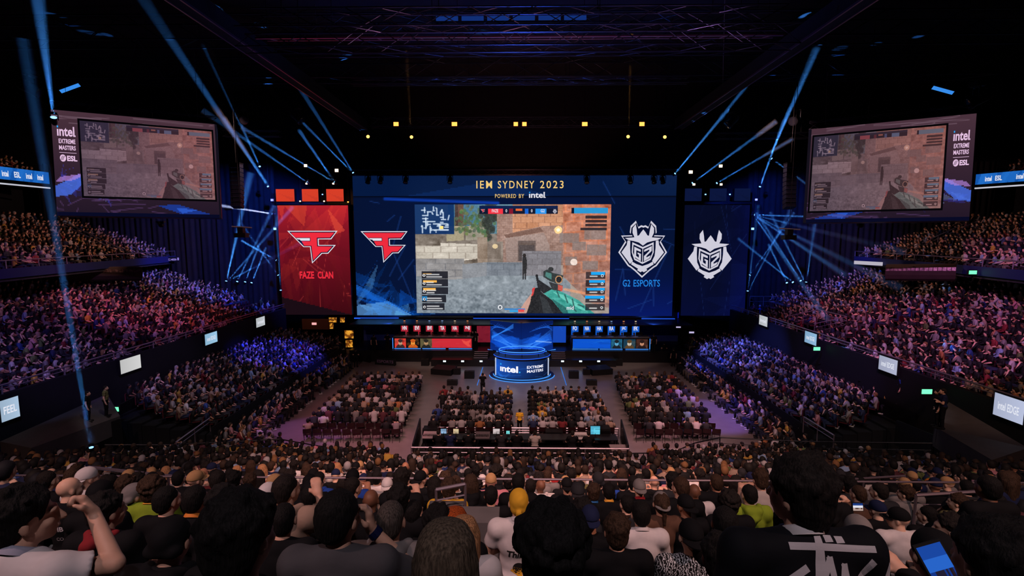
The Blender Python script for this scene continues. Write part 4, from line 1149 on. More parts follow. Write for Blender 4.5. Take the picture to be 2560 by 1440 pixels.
for px, py, w, h, lb, t in ((1696, 816, .28, .2, 'small lit white sign beside the blue desk end', ''), (1729, 831, .3, .12, 'tiny white lit sign above the lower right stand', '')):
    c = at_y(px, py, 47.0)
    o = MB().box((c.x - w, 47, c.z - h), (c.x + w, 47.1, c.z + h)).build('lit_sign', BLACK); T(o, lb, 'sign')
    MB().box((c.x - w * .8, 46.97, c.z - h * .7), (c.x + w * .8, 47, c.z + h * .7)).build('lit_panel', emit('sign_lav', (190, 180, 220), 1), o)

# ================================================================== control desk behind the floor seats
YF = 25.6
FR, FB = at_y(1058, 1068, 27.6), at_y(1546, 1068, 27.6)
railing('desk_railing', [(FR.x, 27.6, 0), (FB.x, 27.6, 0)], at_y(1298, 1070, 27.6).z, 'long black railing along the back of the floor seats before the control desk', 2.2, (1.0, .78, .56, .34), .045, RAILM)
railing('desk_railing', [(FR.x + .1, 24.0, 0), (FB.x - .2, 24.0, 0)], 1.05, 'pale railing behind the control desk crew', 2.2, (1.0, .75, .5), .045, RAILM)
for q, lb in (([(1049, 1068, 27.8), (1030, 1106, 24.2)], 'black side panel at the left end of the control desk'), ([(1551, 1068, 27.8), (1569, 1106, 24.2)], 'black side panel at the right end of the control desk')):
    a, c = at_y(*q[0]), at_y(*q[1]); zt_ = 1.15
    V = [(a.x, a.y, 0), (c.x, c.y, 0), (c.x, c.y, zt_), (a.x, a.y, zt_)]; V += [(x + .08, y, z) for x, y, z in V]
    T(mk('side_barrier', V, [(0, 1, 2, 3), (7, 6, 5, 4), (0, 4, 5, 1), (1, 5, 6, 2), (2, 6, 7, 3), (3, 7, 4, 0)], BARRM), lb, 'barrier')
o = MB().box((FR.x + .1, 23.9, 0), (FB.x - .1, 27.5, .06)).build('control_platform', RUBBER); T(o, 'low black platform under the control desk', 'platform')
for px, w_, h_, lb in ((1075, .4, .9, 'black equipment rack at the left end of the control desk'), (1210, .3, .7, 'black equipment rack behind the grey mixing desk'), (1385, .5, .8, 'wide black equipment rack right of the grey tee crew member'), (1512, .3, 1.0, 'tall black equipment rack right of the cyan monitor')):
    x = at_y(px, 1085, 26.9).x
    o = MB().box((x - w_, 26.7, .06), (x + w_, 27.3, h_)).build('equipment_rack', BLACK); T(o, lb, 'rack')
    for k in range(4): MB().box((x - w_ * .85, 26.67, .15 + k * h_ * .2), (x + w_ * .85, 26.7, .15 + k * h_ * .2 + h_ * .14)).build('panel', BLACKM, o)
def table(x0, x1, lb):
    root = empty('control_table', ((x0 + x1) / 2, YF + .5, 0)); out = []
    out.append(MB().box((x0, YF + .15, .7), (x1, YF + .95, .75)).build('table_top', SLATE))
    for x in (x0 + .05, x1 - .1):
        for y in (YF + .2, YF + .85): out.append(MB().box((x, y, 0), (x + .05, y + .05, .7)).build('leg', BLACKM))
    rebase(root, out); T(root, lb, 'table')
xs = [at_y(x, 1085, YF + .5).x for x in (1060, 1185, 1330, 1440, 1545)]
for i, lb in enumerate(('control table at the left end of the desk area', 'control table second from the left', 'control table behind the seated person in grey', 'control table at the right end with the cyan monitor')): table(xs[i] + .05, xs[i + 1] - .05, lb)
def monitor(px, w, h, c, lb, bright=1.0, keys=True):
    x = at_y(px, 1080, YF + .6).x
    root = empty('control_monitor', (x, YF + .6, .75)); T(root, lb, 'monitor')
    MB().box((-.12, -.08, 0), (.12, .08, .02)).build('foot', BLACKM, root); MB().tube((0, 0, .02), (0, 0, .2), .02, 6).build('stand', BLACKM, root)
    MB().box((-w, 0, .12), (w, .05, .12 + 2 * h)).build('housing', BLACK, root)
    r = np.random.default_rng(int(px)); p = Pic(12, 9, c)
    for i in range(8): p.rect(r.random() * .7, r.random(), 1, .2 + r.random(), np.clip(np.array(c) * (.4 + r.random()), 0, 255), .4)
    Canvas(lambda u, v: Vector((-w * .95 + 1.9 * w * u, -.0, .12 + 2 * h * .96 - 2 * h * .92 * v)), (0, -1, 0)).pic('display_face', p, 0, 0, 1, 1, PICM, root, 1)
monitor(1488, .28, .26, (80, 170, 200), 'large cyan monitor at the right of the control desk')
monitor(1241, .2, .16, (205, 190, 190), 'white laptop sized monitor at the middle of the control desk')
monitor(1109, .17, .15, (120, 150, 180), 'dim blue monitor at the left of the control desk')
monitor(1140, .16, .15, (220, 190, 150), 'warm white monitor second from the left of the control desk')
monitor(1270, .1, .1, (120, 220, 220), 'small teal lit screen near the middle of the control desk')
for px, w, m, lb in ((1080, .5, (150, 130, 135), 'pale mixing desk at the left end of the control tables'), (1450, .45, (190, 180, 180), 'white mixing desk beside the cyan monitor'), (1207, .4, (90, 80, 84), 'grey mixing desk near the middle monitor')):
    x = at_y(px, 1085, YF + .5).x
    root = mk('mixing_desk', [(x - w, YF + .2, .75), (x + w, YF + .2, .75), (x + w, YF + .75, .75), (x - w, YF + .75, .75), (x - w, YF + .2, .8), (x + w, YF + .2, .8), (x + w, YF + .75, .95), (x - w, YF + .75, .95)],
              [(3, 2, 1, 0), (4, 5, 6, 7), (0, 1, 5, 4), (1, 2, 6, 5), (2, 3, 7, 6), (3, 0, 4, 7)], mat('mixer_%d' % px, m, .5))
    T(root, lb, 'mixing desk')
    b = MB()
    for i in range(12): b.box((x - w * .9 + i * w * .15, YF + .3, .82), (x - w * .9 + i * w * .15 + .03, YF + .5, .9))
    b.build('fader', BLACK, root)
o = empty('equipment_case', (at_y(1548, 1098, 24.8).x, 24.8, 0)); T(o, 'grey equipment case at the right end of the control desk', 'case')
MB().box((-.45, -.35, 0), (.45, .35, .7)).build('body', mat('case_grey', (120, 104, 106), .6), o); MB().box((-.47, -.37, .7), (.47, .37, .76)).build('lid', mat('case_lid', (140, 124, 124), .5), o)

# ================================================================== folding chairs of the floor blocks
CHM = mat('chair_shell', (38, 14, 18), .5); CHF = mat('chair_frame', (60, 56, 60), .35, .8)
def chair_proto():
    root = empty('folding_chair')
    MB().box((-.22, -.02, .43), (.22, .40, .47)).build('seat', CHM, root)
    V = []
    for z, y in ((.58, -.09), (.72, -.12), (.86, -.14)):
        for i in range(7):
            t = -1 + i / 3; V.append((.23 * t * (1 if z < .8 else .92), y - .04 * (1 - t * t), z))
    V += [(x, y + .025, z) for x, y, z in V]
    Fc = []
    for a in (0, 21):
        for j in range(2):
            for i in range(6):
                q = (a + j * 7 + i, a + j * 7 + i + 1, a + (j + 1) * 7 + i + 1, a + (j + 1) * 7 + i); Fc.append(q if a else q[::-1])
    mk('backrest', V, Fc, CHM, root, True)
    for s in (-1, 1):
        MB().path([(s * .22, -.13, .84), (s * .22, .02, .44), (s * .22, .36, 0)], .012, 5).build('leg', CHF, root)
        MB().path([(s * .2, .3, .43), (s * .2, -.12, 0)], .012, 5).build('leg', CHF, root)
    return root
# ================================================================== rigging
def truss(a, c, w, label, bay=1.0, r=.035, m=TRUSSM, name='lighting_truss'):
    a, c = Vector(a), Vector(c); d = (c - a); L = d.length; d.normalize()
    sx = d.cross(Vector((0, 0, 1))).normalized() * w / 2; sz = d.cross(sx).normalized() * w / 2
    b = MB(); K = [sx + sz, sx - sz, -sx - sz, -sx + sz]
    for k in K: b.tube(a + k, c + k, r, 5)
    n = max(1, round(L / bay))
    for i in range(n):
        p, q = a + d * (L * i / n), a + d * (L * (i + 1) / n)
        for j in range(4):
            k0, k1 = K[j], K[(j + 1) % 4]
            if i % 2: k0, k1 = k1, k0
            b.tube(p + k0, q + k1, r * .55, 4)
    o = b.build(name, m); T(o, label, 'truss')
    if name == 'lighting_truss' and abs(d.z) < .9:
        for f in (.08, .92) if L < 12 else (.05, .35, .65, .95):
            p = a + d * L * f; MB().tube(p + Vector((0, 0, w / 2)), (p.x, p.y, 27.48), .014, 4).build('hoist_chain', BLACKM, o)
    return o
ZR = 22.6
def zy(py, Y): return at_y(1298, py, Y).z
gl, gr = at_y(905, 316, 45).x, at_y(1700, 316, 45).x
for s, x, nm in ((-1, gl, 'left'), (1, gr, 'right')):
    # long boxed beam from the camera end to the stage end
    z = zy(318, 45)
    for i, (dx, dz) in enumerate(((0, .1), (s * .5, -.42))):
        pass
    root = empty('roof_beam', (x, 4, z)); out = []
    out.append(MB().box((x - .32, 4, z - .1), (x + .32, 45.5, z + .75)).build('web', ROOFM))
    out.append(MB().box((x - .36, 4, z - .16), (x - .28, 45.5, z - .06)).build('flange', mat('beam_edge', (120, 92, 112), .35, .7)))
    out.append(MB().box((x + .28, 4, z - .16), (x + .36, 45.5, z - .06)).build('flange', mat('beam_edge', (120, 92, 112), .35, .7)))
    rebase(root, out); T(root, 'long dark %s roof beam running from above the camera to the lamp truss' % nm, 'beam')
z = zy(306, 45)
truss((gl + .85, 45, z), (gr - .85, 45, z), .75, 'stage front truss carrying the orange lamps', 1.0)
zs = zy(431, 48.4)
truss((XL - .2, 48.4, zs), (XR + .2, 48.4, zs), .5, 'truss right above the main screen with hanging lamp heads', .9, .03)
for i, (py, Y, x0, x1, w, lb) in enumerate(((100, 24, 600, 1990, .9, 'broad cross truss high above the floor seats'), (52, 21, 640, 1960, .7, 'cross truss nearest the camera at the top'), (128, 30, 780, 1830, .5, 'thin cross truss behind the broad one'),
                                             (205, 36, 880, 1720, .4, 'thin cross truss above the orange lamps'), (335, 44, 560, 700, .5, 'short truss left of the lamp truss over the blue beams'), (340, 44, 1790, 2020, .5, 'short truss right of the lamp truss over the blue beams'))):
    A, B = at_y(x0, py, Y), at_y(x1, py, Y)
    truss((A.x, Y, A.z), (B.x, Y, A.z), w, lb, 1.3)
# catwalk: two rails and slanted struts, lit pink
A, B = at_y(640, 96, 25.5), at_y(1960, 98, 25.5)
root = empty('catwalk', (0, 25.5, A.z)); out = []
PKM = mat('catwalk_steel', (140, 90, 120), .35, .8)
out.append(MB().box((A.x, 25.4, A.z - .05), (B.x, 25.5, A.z + .02)).build('edge_rail', PKM)); out.append(MB().box((A.x, 26.6, A.z + .3), (B.x, 26.66, A.z + .34)).build('edge_rail', PKM))
b = MB()
for i in range(24):
    x = A.x + (B.x - A.x) * (i + .5) / 24; b.tube((x, 25.45, A.z), (x, 26.63, A.z + .32), .03, 4)
out.append(b.build('cross_struts', PKM)); out.append(MB().tube((A.x + 2, 26, A.z + .2), (A.x + 2, 26, 27.48), .02, 4).build('hanger', BLACKM)); out.append(MB().tube((B.x - 2, 26, A.z + .2), (B.x - 2, 26, 27.48), .02, 4).build('hanger', BLACKM)); rebase(root, out); T(root, 'pink lit catwalk with cross struts under the roof', 'catwalk')
# roof trusses and services high up
b = MB()
for k, Y in enumerate((19, 27, 35, 43)):
    o = truss((-40, Y, 26.3), (40, Y, 26.3), 1.6, 'dark roof truss, %s from the camera' % ordinal(k), 2.6, .07, mat('roof_steel', (40, 44, 60), .5, .5), 'roof_truss')
for px0, px1, py, Y, lb in ((1090, 1475, 46, 22.6, 'blue lit strip of roof windows above the catwalk'),):
    A, B = at_y(px0, py, Y), at_y(px1, py, Y)
    root = empty('window_strip', (0, Y, A.z)); out = []
    for i in range(6):
        xa = A.x + (B.x - A.x) * i / 6; xb = A.x + (B.x - A.x) * (i + .86) / 6
        out.append(MB().box((xa, Y, A.z - .09), (xb, Y + .05, A.z + .09)).build('pane', emit('dusk_blue', (20, 52, 128), .8)))
    rebase(root, out); T(root, lb, 'light panel')
for px, py, Y, ang, lb in ((176, 220, 34, -.32, 'slanted blue lit panel in the roof above the left hanging screen'), (2356, 225, 34, .26, 'slanted blue lit panel in the roof above the right hanging screen')):
    c = at_y(px, py, Y)
    o = MB().box((-.75, -.05, -.12), (.75, .05, .12)).build('roof_light', BLACK); o.location = c; o.rotation_euler = (R(35), ang, 0); T(o, lb, 'light panel')
    MB().box((-.72, -.07, -.11), (.72, -.05, .11)).build('diffuser', emit('roof_blue', (56, 140, 232), 1.0), o)
# hang wires of the screens
def wire(a, c, lb, r=.016): return T(MB().tube(a, c, r, 4).build('suspension_cable', mat('wire_grey', (120, 100, 120), .4, .6)), lb, 'cable')
wire(at_y(297, 275, 31), at_y(342, 97, 33), 'steel cable to the top of the left hanging screen, left of two')
wire(at_y(478, 297, 33), at_y(342, 97, 33), 'slanting steel cable to the top of the left hanging screen')
wire(at_y(494, 292, 33.2), at_y(486, 130, 33.2), 'upright steel cable at the right end of the left hanging screen')
wire(at_y(2098, 298, 32), at_y(2205, 116, 33), 'slanting steel cable to the top of the right hanging screen')
wire(at_y(2064, 312, 32.4), at_y(2068, 180, 32.4), 'upright steel cable at the left end of the right hanging screen')
wire(at_y(1812, 0, 24), at_y(1806, 250, 40), 'pale cable hanging from the roof right of the catwalk')
wire(at_y(788, 10, 24), at_y(793, 92, 24), 'short pale cable hanging over the left of the catwalk')
for k, cv, Y0 in ((0, LS, 0), (1, RS, 0)):
    c_, root, ux, uy, N = cv
    truss(c_.p(.0, -.05, -25), c_.p(1, -.05, -25), .5, 'lattice truss along the top of the %s hanging screen' % ('left' if k == 0 else 'right'), .7, .03)

# ================================================================== lamps
LAMPB = mat('lamp_housing', (24, 24, 28), .45, .4)
def lamp_head(loc, aim, size, em, label, group=None, yoke=True, name='moving_head_lamp'):
    """housing pointing at aim, with a yoke and a lens"""
    root = empty(name, loc); T(root, label, 'lamp', group)
    d = (Vector(aim) - Vector(loc)).normalized()
    b = MB().lathe([(.3 * size, -.9 * size), (.42 * size, -.6 * size), (.42 * size, .1 * size), (.5 * size, .45 * size), (.5 * size, .5 * size)], (0, 0, 0), 12, d)
    b.build('housing', LAMPB, root, True)
    MB().lathe([(.44 * size, .5 * size), (.36 * size, .54 * size), (.1 * size, .57 * size)], (0, 0, 0), 12, d).build('lens', em, root)
    if yoke:
        s = d.cross(Vector((0, 0, 1))); s = (s.normalized() if s.length > .1 else Vector((1, 0, 0))) * .55 * size
        up = Vector((0, 0, .95 * size))
        MB().path([s, s + up, -s + up, -s], .07 * size, 5).build('yoke', LAMPB, root)
        MB().box((-.35 * size, -.35 * size, .95 * size), (.35 * size, .35 * size, 1.3 * size)).build('base', LAMPB, root)
        if loc[2] > 12: hang(root, 1.3 * size)
    return root, d
ORG = emit('lamp_orange', (255, 150, 66), 2.8, True); BLUL = emit('lamp_blue', (120, 180, 255), 3.0); AMB = emit('lamp_amber_hot', (255, 190, 90), 3.0); OFF = mat('lens_off', (30, 30, 40), .1)
WHL = emit('lamp_white_hot', (255, 216, 180), 3.0); BLV = emit('lamp_violet', (120, 130, 255), 3.0)
def box_lamp(px, py, Y, w, h, em, label, group=None):
    c = at_y(px, py, Y)
    root = empty('flood_lamp', c); T(root, label, 'lamp', group)
    MB().box((-w * 1.25, .03, -h * 1.25), (w * 1.25, .25, h * 1.25)).build('housing', LAMPB, root)
    MB().box((-w, 0, -h), (w, .03, h)).build('lens', em, root)
    hang(root, h * 2, 0, .14)
    MB().path([(-w * 1.4, .14, 0), (-w * 1.4, .14, h * 2), (w * 1.4, .14, h * 2), (w * 1.4, .14, 0)], .025, 4).build('yoke', LAMPB, root)
    return root
nm = ['left end', 'left middle', 'centre left', 'centre right', 'right middle', 'right end']
for i, (px, w) in enumerate(((990, .22), (1136, .24), (1289.5, .19), (1311, .19), (1462, .24), (1605, .22))):
    box_lamp(px, 310, 44.4, w, .17, ORG, 'bright orange flood lamp on the stage front truss, %s' % nm[i])
for i, (px, py) in enumerate(((919, 340), (1028, 341), (1571, 340), (1663, 341))):
    c = at_y(px, py, 44.6); lamp_head(c, (0, 20, 6), .34, AMB, 'small amber lamp hanging under the stage front truss, %s' % ('far left', 'inner left', 'inner right', 'far right')[i])
for i, px in enumerate((920, 951, 1014, 1125, 1467, 1576, 1635, 1657)):
    c = at_y(px, 452, 48.0); lamp_head(c, c + Vector((0, -1.2, -2)), .5, OFF, 'black lamp head hanging over the main screen top, %s from the left' % ordinal(i))
for px, py, em, w, lb in ((764, 414, WHL, .16, 'warm lamp high over the red banner, left of two'), (841, 426, WHL, .18, 'warm lamp high over the red banner, right of two'), (766, 459, WHL, .09, 'small warm lamp over the left battlement'), (833, 459, WHL, .09, 'small warm lamp over the right battlement'),
                     (1727, 430, WHL, .18, 'warm lamp high over the dark blue banner, left of two'), (1802, 415, WHL, .16, 'warm lamp high over the dark blue banner, right of two'), (1735, 461, WHL, .12, 'small warm lamp over the left dark battlement'), (1803, 461, WHL, .12, 'small warm lamp over the right dark battlement'),
                     (750, 503, WHL, .07, 'tiny lamp between the left pair of red battlements'), (810, 503, WHL, .07, 'tiny lamp between the right pair of red battlements'), (870, 505, ORG, .07, 'tiny orange lamp at the right end of the red ledge'),
                     (806, 486, BLUL, .06, 'tiny blue lamp between red battlements'), (1764, 486, BLUL, .07, 'tiny blue lamp between dark battlements, left'), (1825, 486, BLUL, .07, 'tiny blue lamp between dark battlements, right'),
                     (687, 572, BLUL, .13, 'bright blue lamp left of the red banner, lower of two'), (680, 500, BLV, .13, 'bright violet blue lamp left of the red banner, upper of two'), (1882, 572, BLUL, .13, 'bright blue lamp right of the dark banner, lower of two'), (1891, 499, BLV, .11, 'bright violet blue lamp right of the dark banner, upper of two'),
                     (601, 500, BLV, .12, 'violet blue lamp in the haze left of the red banner')):
    box_lamp(px, py, 47.6, w, w * .8, em, lb)
# vertical lamp trusses beside the banners
for px, y0, y1, lb in ((688, 470, 745, 'upright black truss left of the red banner'), (1884, 470, 745, 'upright black truss right of the dark blue banner')):
    a, c = at_y(px, y0, 48.2), at_y(px, y1, 48.2); truss((a.x, 48.3, c.z - 3), (a.x, 48.3, a.z), .4, lb, .7, .025)
# line arrays
for px, Y, lb in ((590, 40, 'curved line array of loudspeakers hanging left of the red banner'), (1977, 40, 'curved line array of loudspeakers hanging right of the dark blue banner')):
    c = at_y(px, 410, Y); root = empty('line_array', c); T(root, lb, 'loudspeaker')
    for k in range(10):
        a = .02 * k * k * .35
        b = MB().box((-.42, -.25 + .04 * k * k * .12 - a, -.36 * k - .3), (.42, .3 + .04 * k * k * .12 - a, -.36 * k), Matrix.Rotation(-.045 * k, 3, 'X'))
        b.build('cabinet', mat('array_black', (26, 28, 44), .4), root)
    MB().tube((0, 0, 0), (0, 0, 27.48 - c.z), .02, 4).build('chain', BLACKM, root)
    MB().box((-.45, -.3, 0), (.45, .3, .08)).build('flying_frame', BLACKM, root)
# camera crane and hanging speaker left of the red banner, its twin on the right
for px, py, Y, lb in ((603, 570, 38.2, 'black hanging speaker box with a pale cross bar left of the red banner'), (1973, 575, 38.2, 'dark hanging lamp cluster right of the dark blue banner')):
    c = at_y(px, py, Y); root = empty('hanging_speaker', c); T(root, lb, 'loudspeaker')
    MB().box((-.45, -.3, -.75), (.45, .3, -.4)).build('cabinet', LAMPB, root)
    MB().box((-.22, -.2, -.4), (.22, .2, .05)).build('bracket', LAMPB, root)
    MB().tube((-.75, 0, .12), (.85, 0, .02), .06, 6).build('cross_bar', mat('bar_pale', (130, 130, 130), .5), root); MB().tube((0, 0, .1), (0, 0, 27.48 - c.z), .025, 4).build('chain', BLACKM, root)
for px, py, lb in ((402, 560, 'small lamp cluster hanging under the left screen'), (2150, 562, 'small lamp cluster hanging under the right screen')):
    c = at_y(px, py, 36); root = empty('hanging_lamp', c); T(root, lb, 'lamp')
    MB().lathe([(.1, -.2), (.2, -.1), (.2, .15), (.08, .25)], (0, 0, 0), 8, (.5, -.4, -.6)).build('housing', LAMPB, root); MB().tube((0, 0, .1), (0, 0, 27.48 - c.z), .02, 4).build('stem', LAMPB, root)
    MB().box((-.3, -.1, .1), (.3, .1, .2)).build('bracket', LAMPB, root)
# follow spots on the roof
for px, py, Y, aim, lb in ((80, 222, 30, (5, 45, 2), 'big follow spot on a bracket at the top left of the left screen'), (2440, 250, 30, (-5, 45, 2), 'follow spot on a bracket above the right screen'), (745, 295, 42, (0, 40, 5), 'dark projector hanging left of the lamp truss'), (1827, 305, 42, (0, 40, 5), 'dark projector hanging right of the lamp truss'),
                           (1987, 300, 42, (-3, 20, 6), 'blue lit projector hanging near the right screen'), (606, 297, 42, (0, 20, 6), 'blue lit projector hanging near the left screen')):
    lamp_head(at_y(px, py, Y), aim, .8, OFF, lb, None, True, 'follow_spot')

# ================================================================== beams of light in the haze
def haze_mat(name, dens):
    if name in MATS: return MATS[name]
    m = bpy.data.materials.new(name); m.use_nodes = True; nt = m.node_tree; nt.nodes.clear()
    v = nt.nodes.new('ShaderNodeVolumeScatter'); v.inputs['Color'].default_value = (1, 1, 1, 1); v.inputs['Density'].default_value = dens; v.inputs['Anisotropy'].default_value = .0
    o = nt.nodes.new('ShaderNodeOutputMaterial'); nt.links.new(v.outputs[0], o.inputs['Volume'])
    MATS[name] = m; return m
HAZE = haze_mat('stage_haze', .05)
BEAMC = (.06, .32, 1)
def beam(a, c, half, power, label, lamp=True, color=BEAMC, size=.3, r0=.06):
    """a lamp at a throws a narrow cone towards c; the haze it crosses is a scattering volume of the same cone"""
    a, c = Vector(a), Vector(c); d = c - a; k = 1.6
    if d.z > 0: k = min(k, max(1, (27.3 - a.z) / d.z))
    if d.y > 0: k = min(k, max(1, (49.5 - a.y) / d.y))
    d *= k; c = a + d; L = d.length; d.normalize()
    if lamp:
        root, _ = lamp_head(a, c, size, BLUL, 'lamp of the ' + label, None, True)
        root['category'] = 'lamp'
    s = a + d * size * .62
    spot(s, c, color, power * 3.6, half * 2, .6, r0, 'beam_spot')
    k = math.tan(R(half * 1.05))
    b = MB().lathe([(r0 * 1.3, .02), (r0 * 1.3 + k * L * .5, L * .5), (r0 * 1.3 + k * L, L)], s, 12, d)
    o = b.build('light_beam', HAZE); T(o, label, 'light beam', None, 'stuff')
    return o
B = beam
def bpx(p0, Y0, p1, Y1, half, power, label, lamp=True, size=.22, color=BEAMC): return B(at_y(*p0, Y0), at_y(*p1, Y1), half, power * 1.6 if power >= 9000 else (power + 9000) * 4, label, lamp, color, size)
# from the back rim of the left stand, fanning up
bpx((565, 705), 47, (602, 540), 46, 1.7, 60000, 'pale blue beam rising steeply from the left stand rim')
for i, (x1, y1) in enumerate(((668, 590), (690, 640))): bpx((567, 704), 47, (x1, y1), 46.5, .9, 3500, ('upper' if i == 0 else 'lower') + ' thin blue beam fanning right from the left stand rim', False)
bpx((592, 706), 47, (648, 590), 46, .9, 3500, 'thin blue beam from the second lamp on the left stand rim')
bpx((612, 707), 47, (634, 648), 46.5, 1.1, 4000, 'short blue beam from the third lamp on the left stand rim')
bpx((628, 709), 47, (650, 655), 46.5, 1.1, 3500, 'short blue beam from the fourth lamp on the left stand rim')
# towards the roof on the left
bpx((671, 468), 47, (420, 90), 34, 1.25, 34000, 'broad blue beam slanting up left from beside the red banner')
bpx((650, 418), 47, (575, 250), 40, 1.3, 14000, 'blue beam climbing beside the broad one on the left')
bpx((770, 457), 47, (615, 350), 44, 1.5, 15000, 'blue beam slanting left from over the red banner')
bpx((838, 457), 47, (700, 375), 44, 1.0, 5000, 'dimmer blue beam slanting left over the red banner')
bpx((838, 457), 47, (785, 380), 44, 1.4, 5000, 'short blue beam climbing over the red banner', False)
bpx((884, 434), 47.5, (800, 300), 43, 1.4, 12000, 'blue beam from the upper left corner of the main screen')
bpx((884, 434), 47.5, (760, 310), 43, .9, 4000, 'thin blue beam from the upper left corner of the main screen', False)
bpx((676, 470), 47, (610, 370), 42, .8, 5000, 'thin bright blue beam along the broad one', False)
bpx((693, 652), 47.5, (640, 622), 46.5, 1.5, 6000, 'short bright blue beam left of the red banner')
bpx((697, 690), 47.5, (640, 610), 46, .9, 3000, 'thin blue beam left of the red banner, lower')
bpx((702, 728), 47.5, (694, 600), 46, 1.0, 5000, 'upright blue beam beside the red banner')
bpx((684, 535), 47.5, (590, 520), 46, 2.0, 2500, 'pale beam pointing left beside the red banner', True, .25, (.5, .6, 1))
# the long narrow beam out of the near rows on the left
bpx((229, 1123), 17.0, (135, 560), 15, .55, 110000, 'long narrow blue beam rising from the near rows on the left', True, .16)
bpx((135, 300), 25, (95, 0), 22, 2.6, 9000, 'wide dim blue beam at the top left under the roof', True, .3)
# right side
for i, (x1, y1) in enumerate(((2120, 545), (2100, 590), (2090, 640), (2010, 620), (1985, 680))):
    bpx((1883, 537), 47.5, (x1, y1), 43 - i, (1.0, 1.3, 1.5, 1.0, .9)[i], (6000, 11000, 12000, 4500, 3500)[i], '%s of five blue beams fanning right beside the dark banner' % ('topmost', 'second', 'middle', 'fourth', 'lowest')[i], i == 0)
bpx((1869, 730), 47.5, (1885, 600), 46, 1.0, 6000, 'upright blue beam beside the dark blue banner')
bpx((1870, 729), 47.5, (1934, 605), 46, 1.0, 4500, 'slanting blue beam from the lowest lamp beside the dark banner', False)
bpx((1873, 690), 47.5, (1940, 595), 46, .9, 4000, 'slanting blue beam from the upper lamp beside the dark banner')
bpx((2015, 708), 46, (2034, 575), 45, 1.8, 45000, 'pale blue beam rising steeply from the right stand rim')
bpx((2003, 704), 46, (1935, 600), 45, 1.0, 3600, 'thin blue beam from the second lamp on the right stand rim')
bpx((1984, 707), 46, (1900, 640), 45, .9, 3000, 'thin blue beam from the third lamp on the right stand rim')
bpx((1968, 709), 46, (1940, 650), 45, 1.0, 2600, 'short blue beam from the fourth lamp on the right stand rim')
bpx((2013, 706), 46, (1960, 600), 45, .9, 3200, 'thin blue beam leaning left from the right stand rim', False)
bpx((1899, 469), 47, (1935, 370), 44, 1.1, 8000, 'short bright blue beam climbing right of the dark banner')
bpx((1927, 395), 46, (2005, 452), 44, 1.3, 9000, 'blue beam slanting down towards the right screen')
bpx((1926, 390), 46, (1990, 240), 40, 1.4, 8000, 'dim blue beam climbing to the roof on the right', False)
bpx((1686, 436), 47.5, (1790, 310), 43, 1.2, 8000, 'blue beam from the upper right corner of the main screen')
bpx((1729, 459), 47.5, (1850, 370), 43, 1.0, 5000, 'dim blue beam slanting right over the dark blue banner')
bpx((1790, 459), 47.5, (1900, 395), 43, .9, 3500, 'second dim blue beam slanting right over the dark blue banner')
bpx((1571, 346), 44.4, (1574, 240), 42, 1.0, 9000, 'faint amber beam rising at the inner right of the lamp truss', False, .3, (.22, .10, .02))
bpx((1028, 346), 44.4, (1020, 200), 42, 1.0, 9000, 'faint amber beam rising at the inner left of the lamp truss', False, .3, (.22, .10, .02))
# ================================================================== people: signed distance shapes turned into one continuous surface
def cap(a, b, ra, rb=None): return ('c', np.array(a, float), np.array(b, float), ra, ra if rb is None else rb)
def ell(c, r, rot=None): return ('e', np.array(c, float), np.array(r, float), rot)
def cut_cap(a, b, ra, rb): return ('k', np.array(a, float), np.array(b, float), ra, rb)
def dist(P, s):
    if s[0] == 'k':
        _, a, b, ra, rb = s; d = b - a; L = np.linalg.norm(d)
        return np.maximum(dist(P, ('c', a, b + d / L * .06, ra, rb)), (P - b) @ (d / L))
    if s[0] == 'c':
        _, a, b, ra, rb = s; d = b - a; t = np.clip(((P - a) @ d) / max(d @ d, 1e-9), 0, 1)
        return np.linalg.norm(P - a - t[..., None] * d, axis=-1) - (ra + (rb - ra) * t)
    _, c, r, rot = s; q = P - c
    if rot is not None: q = q @ np.array(rot)
    k0 = np.linalg.norm(q / r, axis=-1); k1 = np.linalg.norm(q / (r * r), axis=-1)
    return k0 * (k0 - 1) / np.maximum(k1, 1e-6)
def smin(a, b, k):
    h = np.clip(.5 + .5 * (b - a) / k, 0, 1); return b * (1 - h) + a * h - k * h * (1 - h)
def field(shapes, k, h, pad=.03, cut=None, wob=0.0, wf=30.0):
    """shapes: list; returns field, origin"""
    lo, hi = np.full(3, 9.), np.full(3, -9.)
    for s in shapes:
        if s[0] in 'ck': a = np.minimum(s[1], s[2]) - max(s[3], s[4]); b = np.maximum(s[1], s[2]) + max(s[3], s[4])
        else: m = s[2].max(); a, b = s[1] - m, s[1] + m
        lo, hi = np.minimum(lo, a), np.maximum(hi, b)
    lo -= pad; hi += pad
    n = np.ceil((hi - lo) / h).astype(int) + 1
    g = np.stack(np.meshgrid(*[lo[i] + h * np.arange(n[i]) for i in range(3)], indexing='ij'), -1)
    f = np.full(n, 1.0)
    for s in shapes:                      # each shape only touches its own neighbourhood
        if s[0] in 'ck': m = max(s[3], s[4]); a = np.minimum(s[1], s[2]) - m; b = np.maximum(s[1], s[2]) + m
        else: m = s[2].max(); a, b = s[1] - m, s[1] + m
        i0 = np.maximum(((a - lo - k * 1.2 - 2 * h) / h).astype(int), 0); i1 = np.minimum(((b - lo + k * 1.2 + 2 * h) / h).astype(int) + 2, n)
        sl = tuple(slice(i0[j], i1[j]) for j in range(3))
        f[sl] = smin(f[sl], dist(g[sl], s), k)
    if wob: f += wob * (np.sin(g[..., 0] * wf + 2 * np.sin(g[..., 2] * wf * .6)) * np.sin(g[..., 1] * wf * .8 + 1.3) * np.sin(g[..., 2] * wf * .7 + .5))
    if cut is not None:
        for fn in cut: f = np.maximum(f, fn(g))
    return f, lo
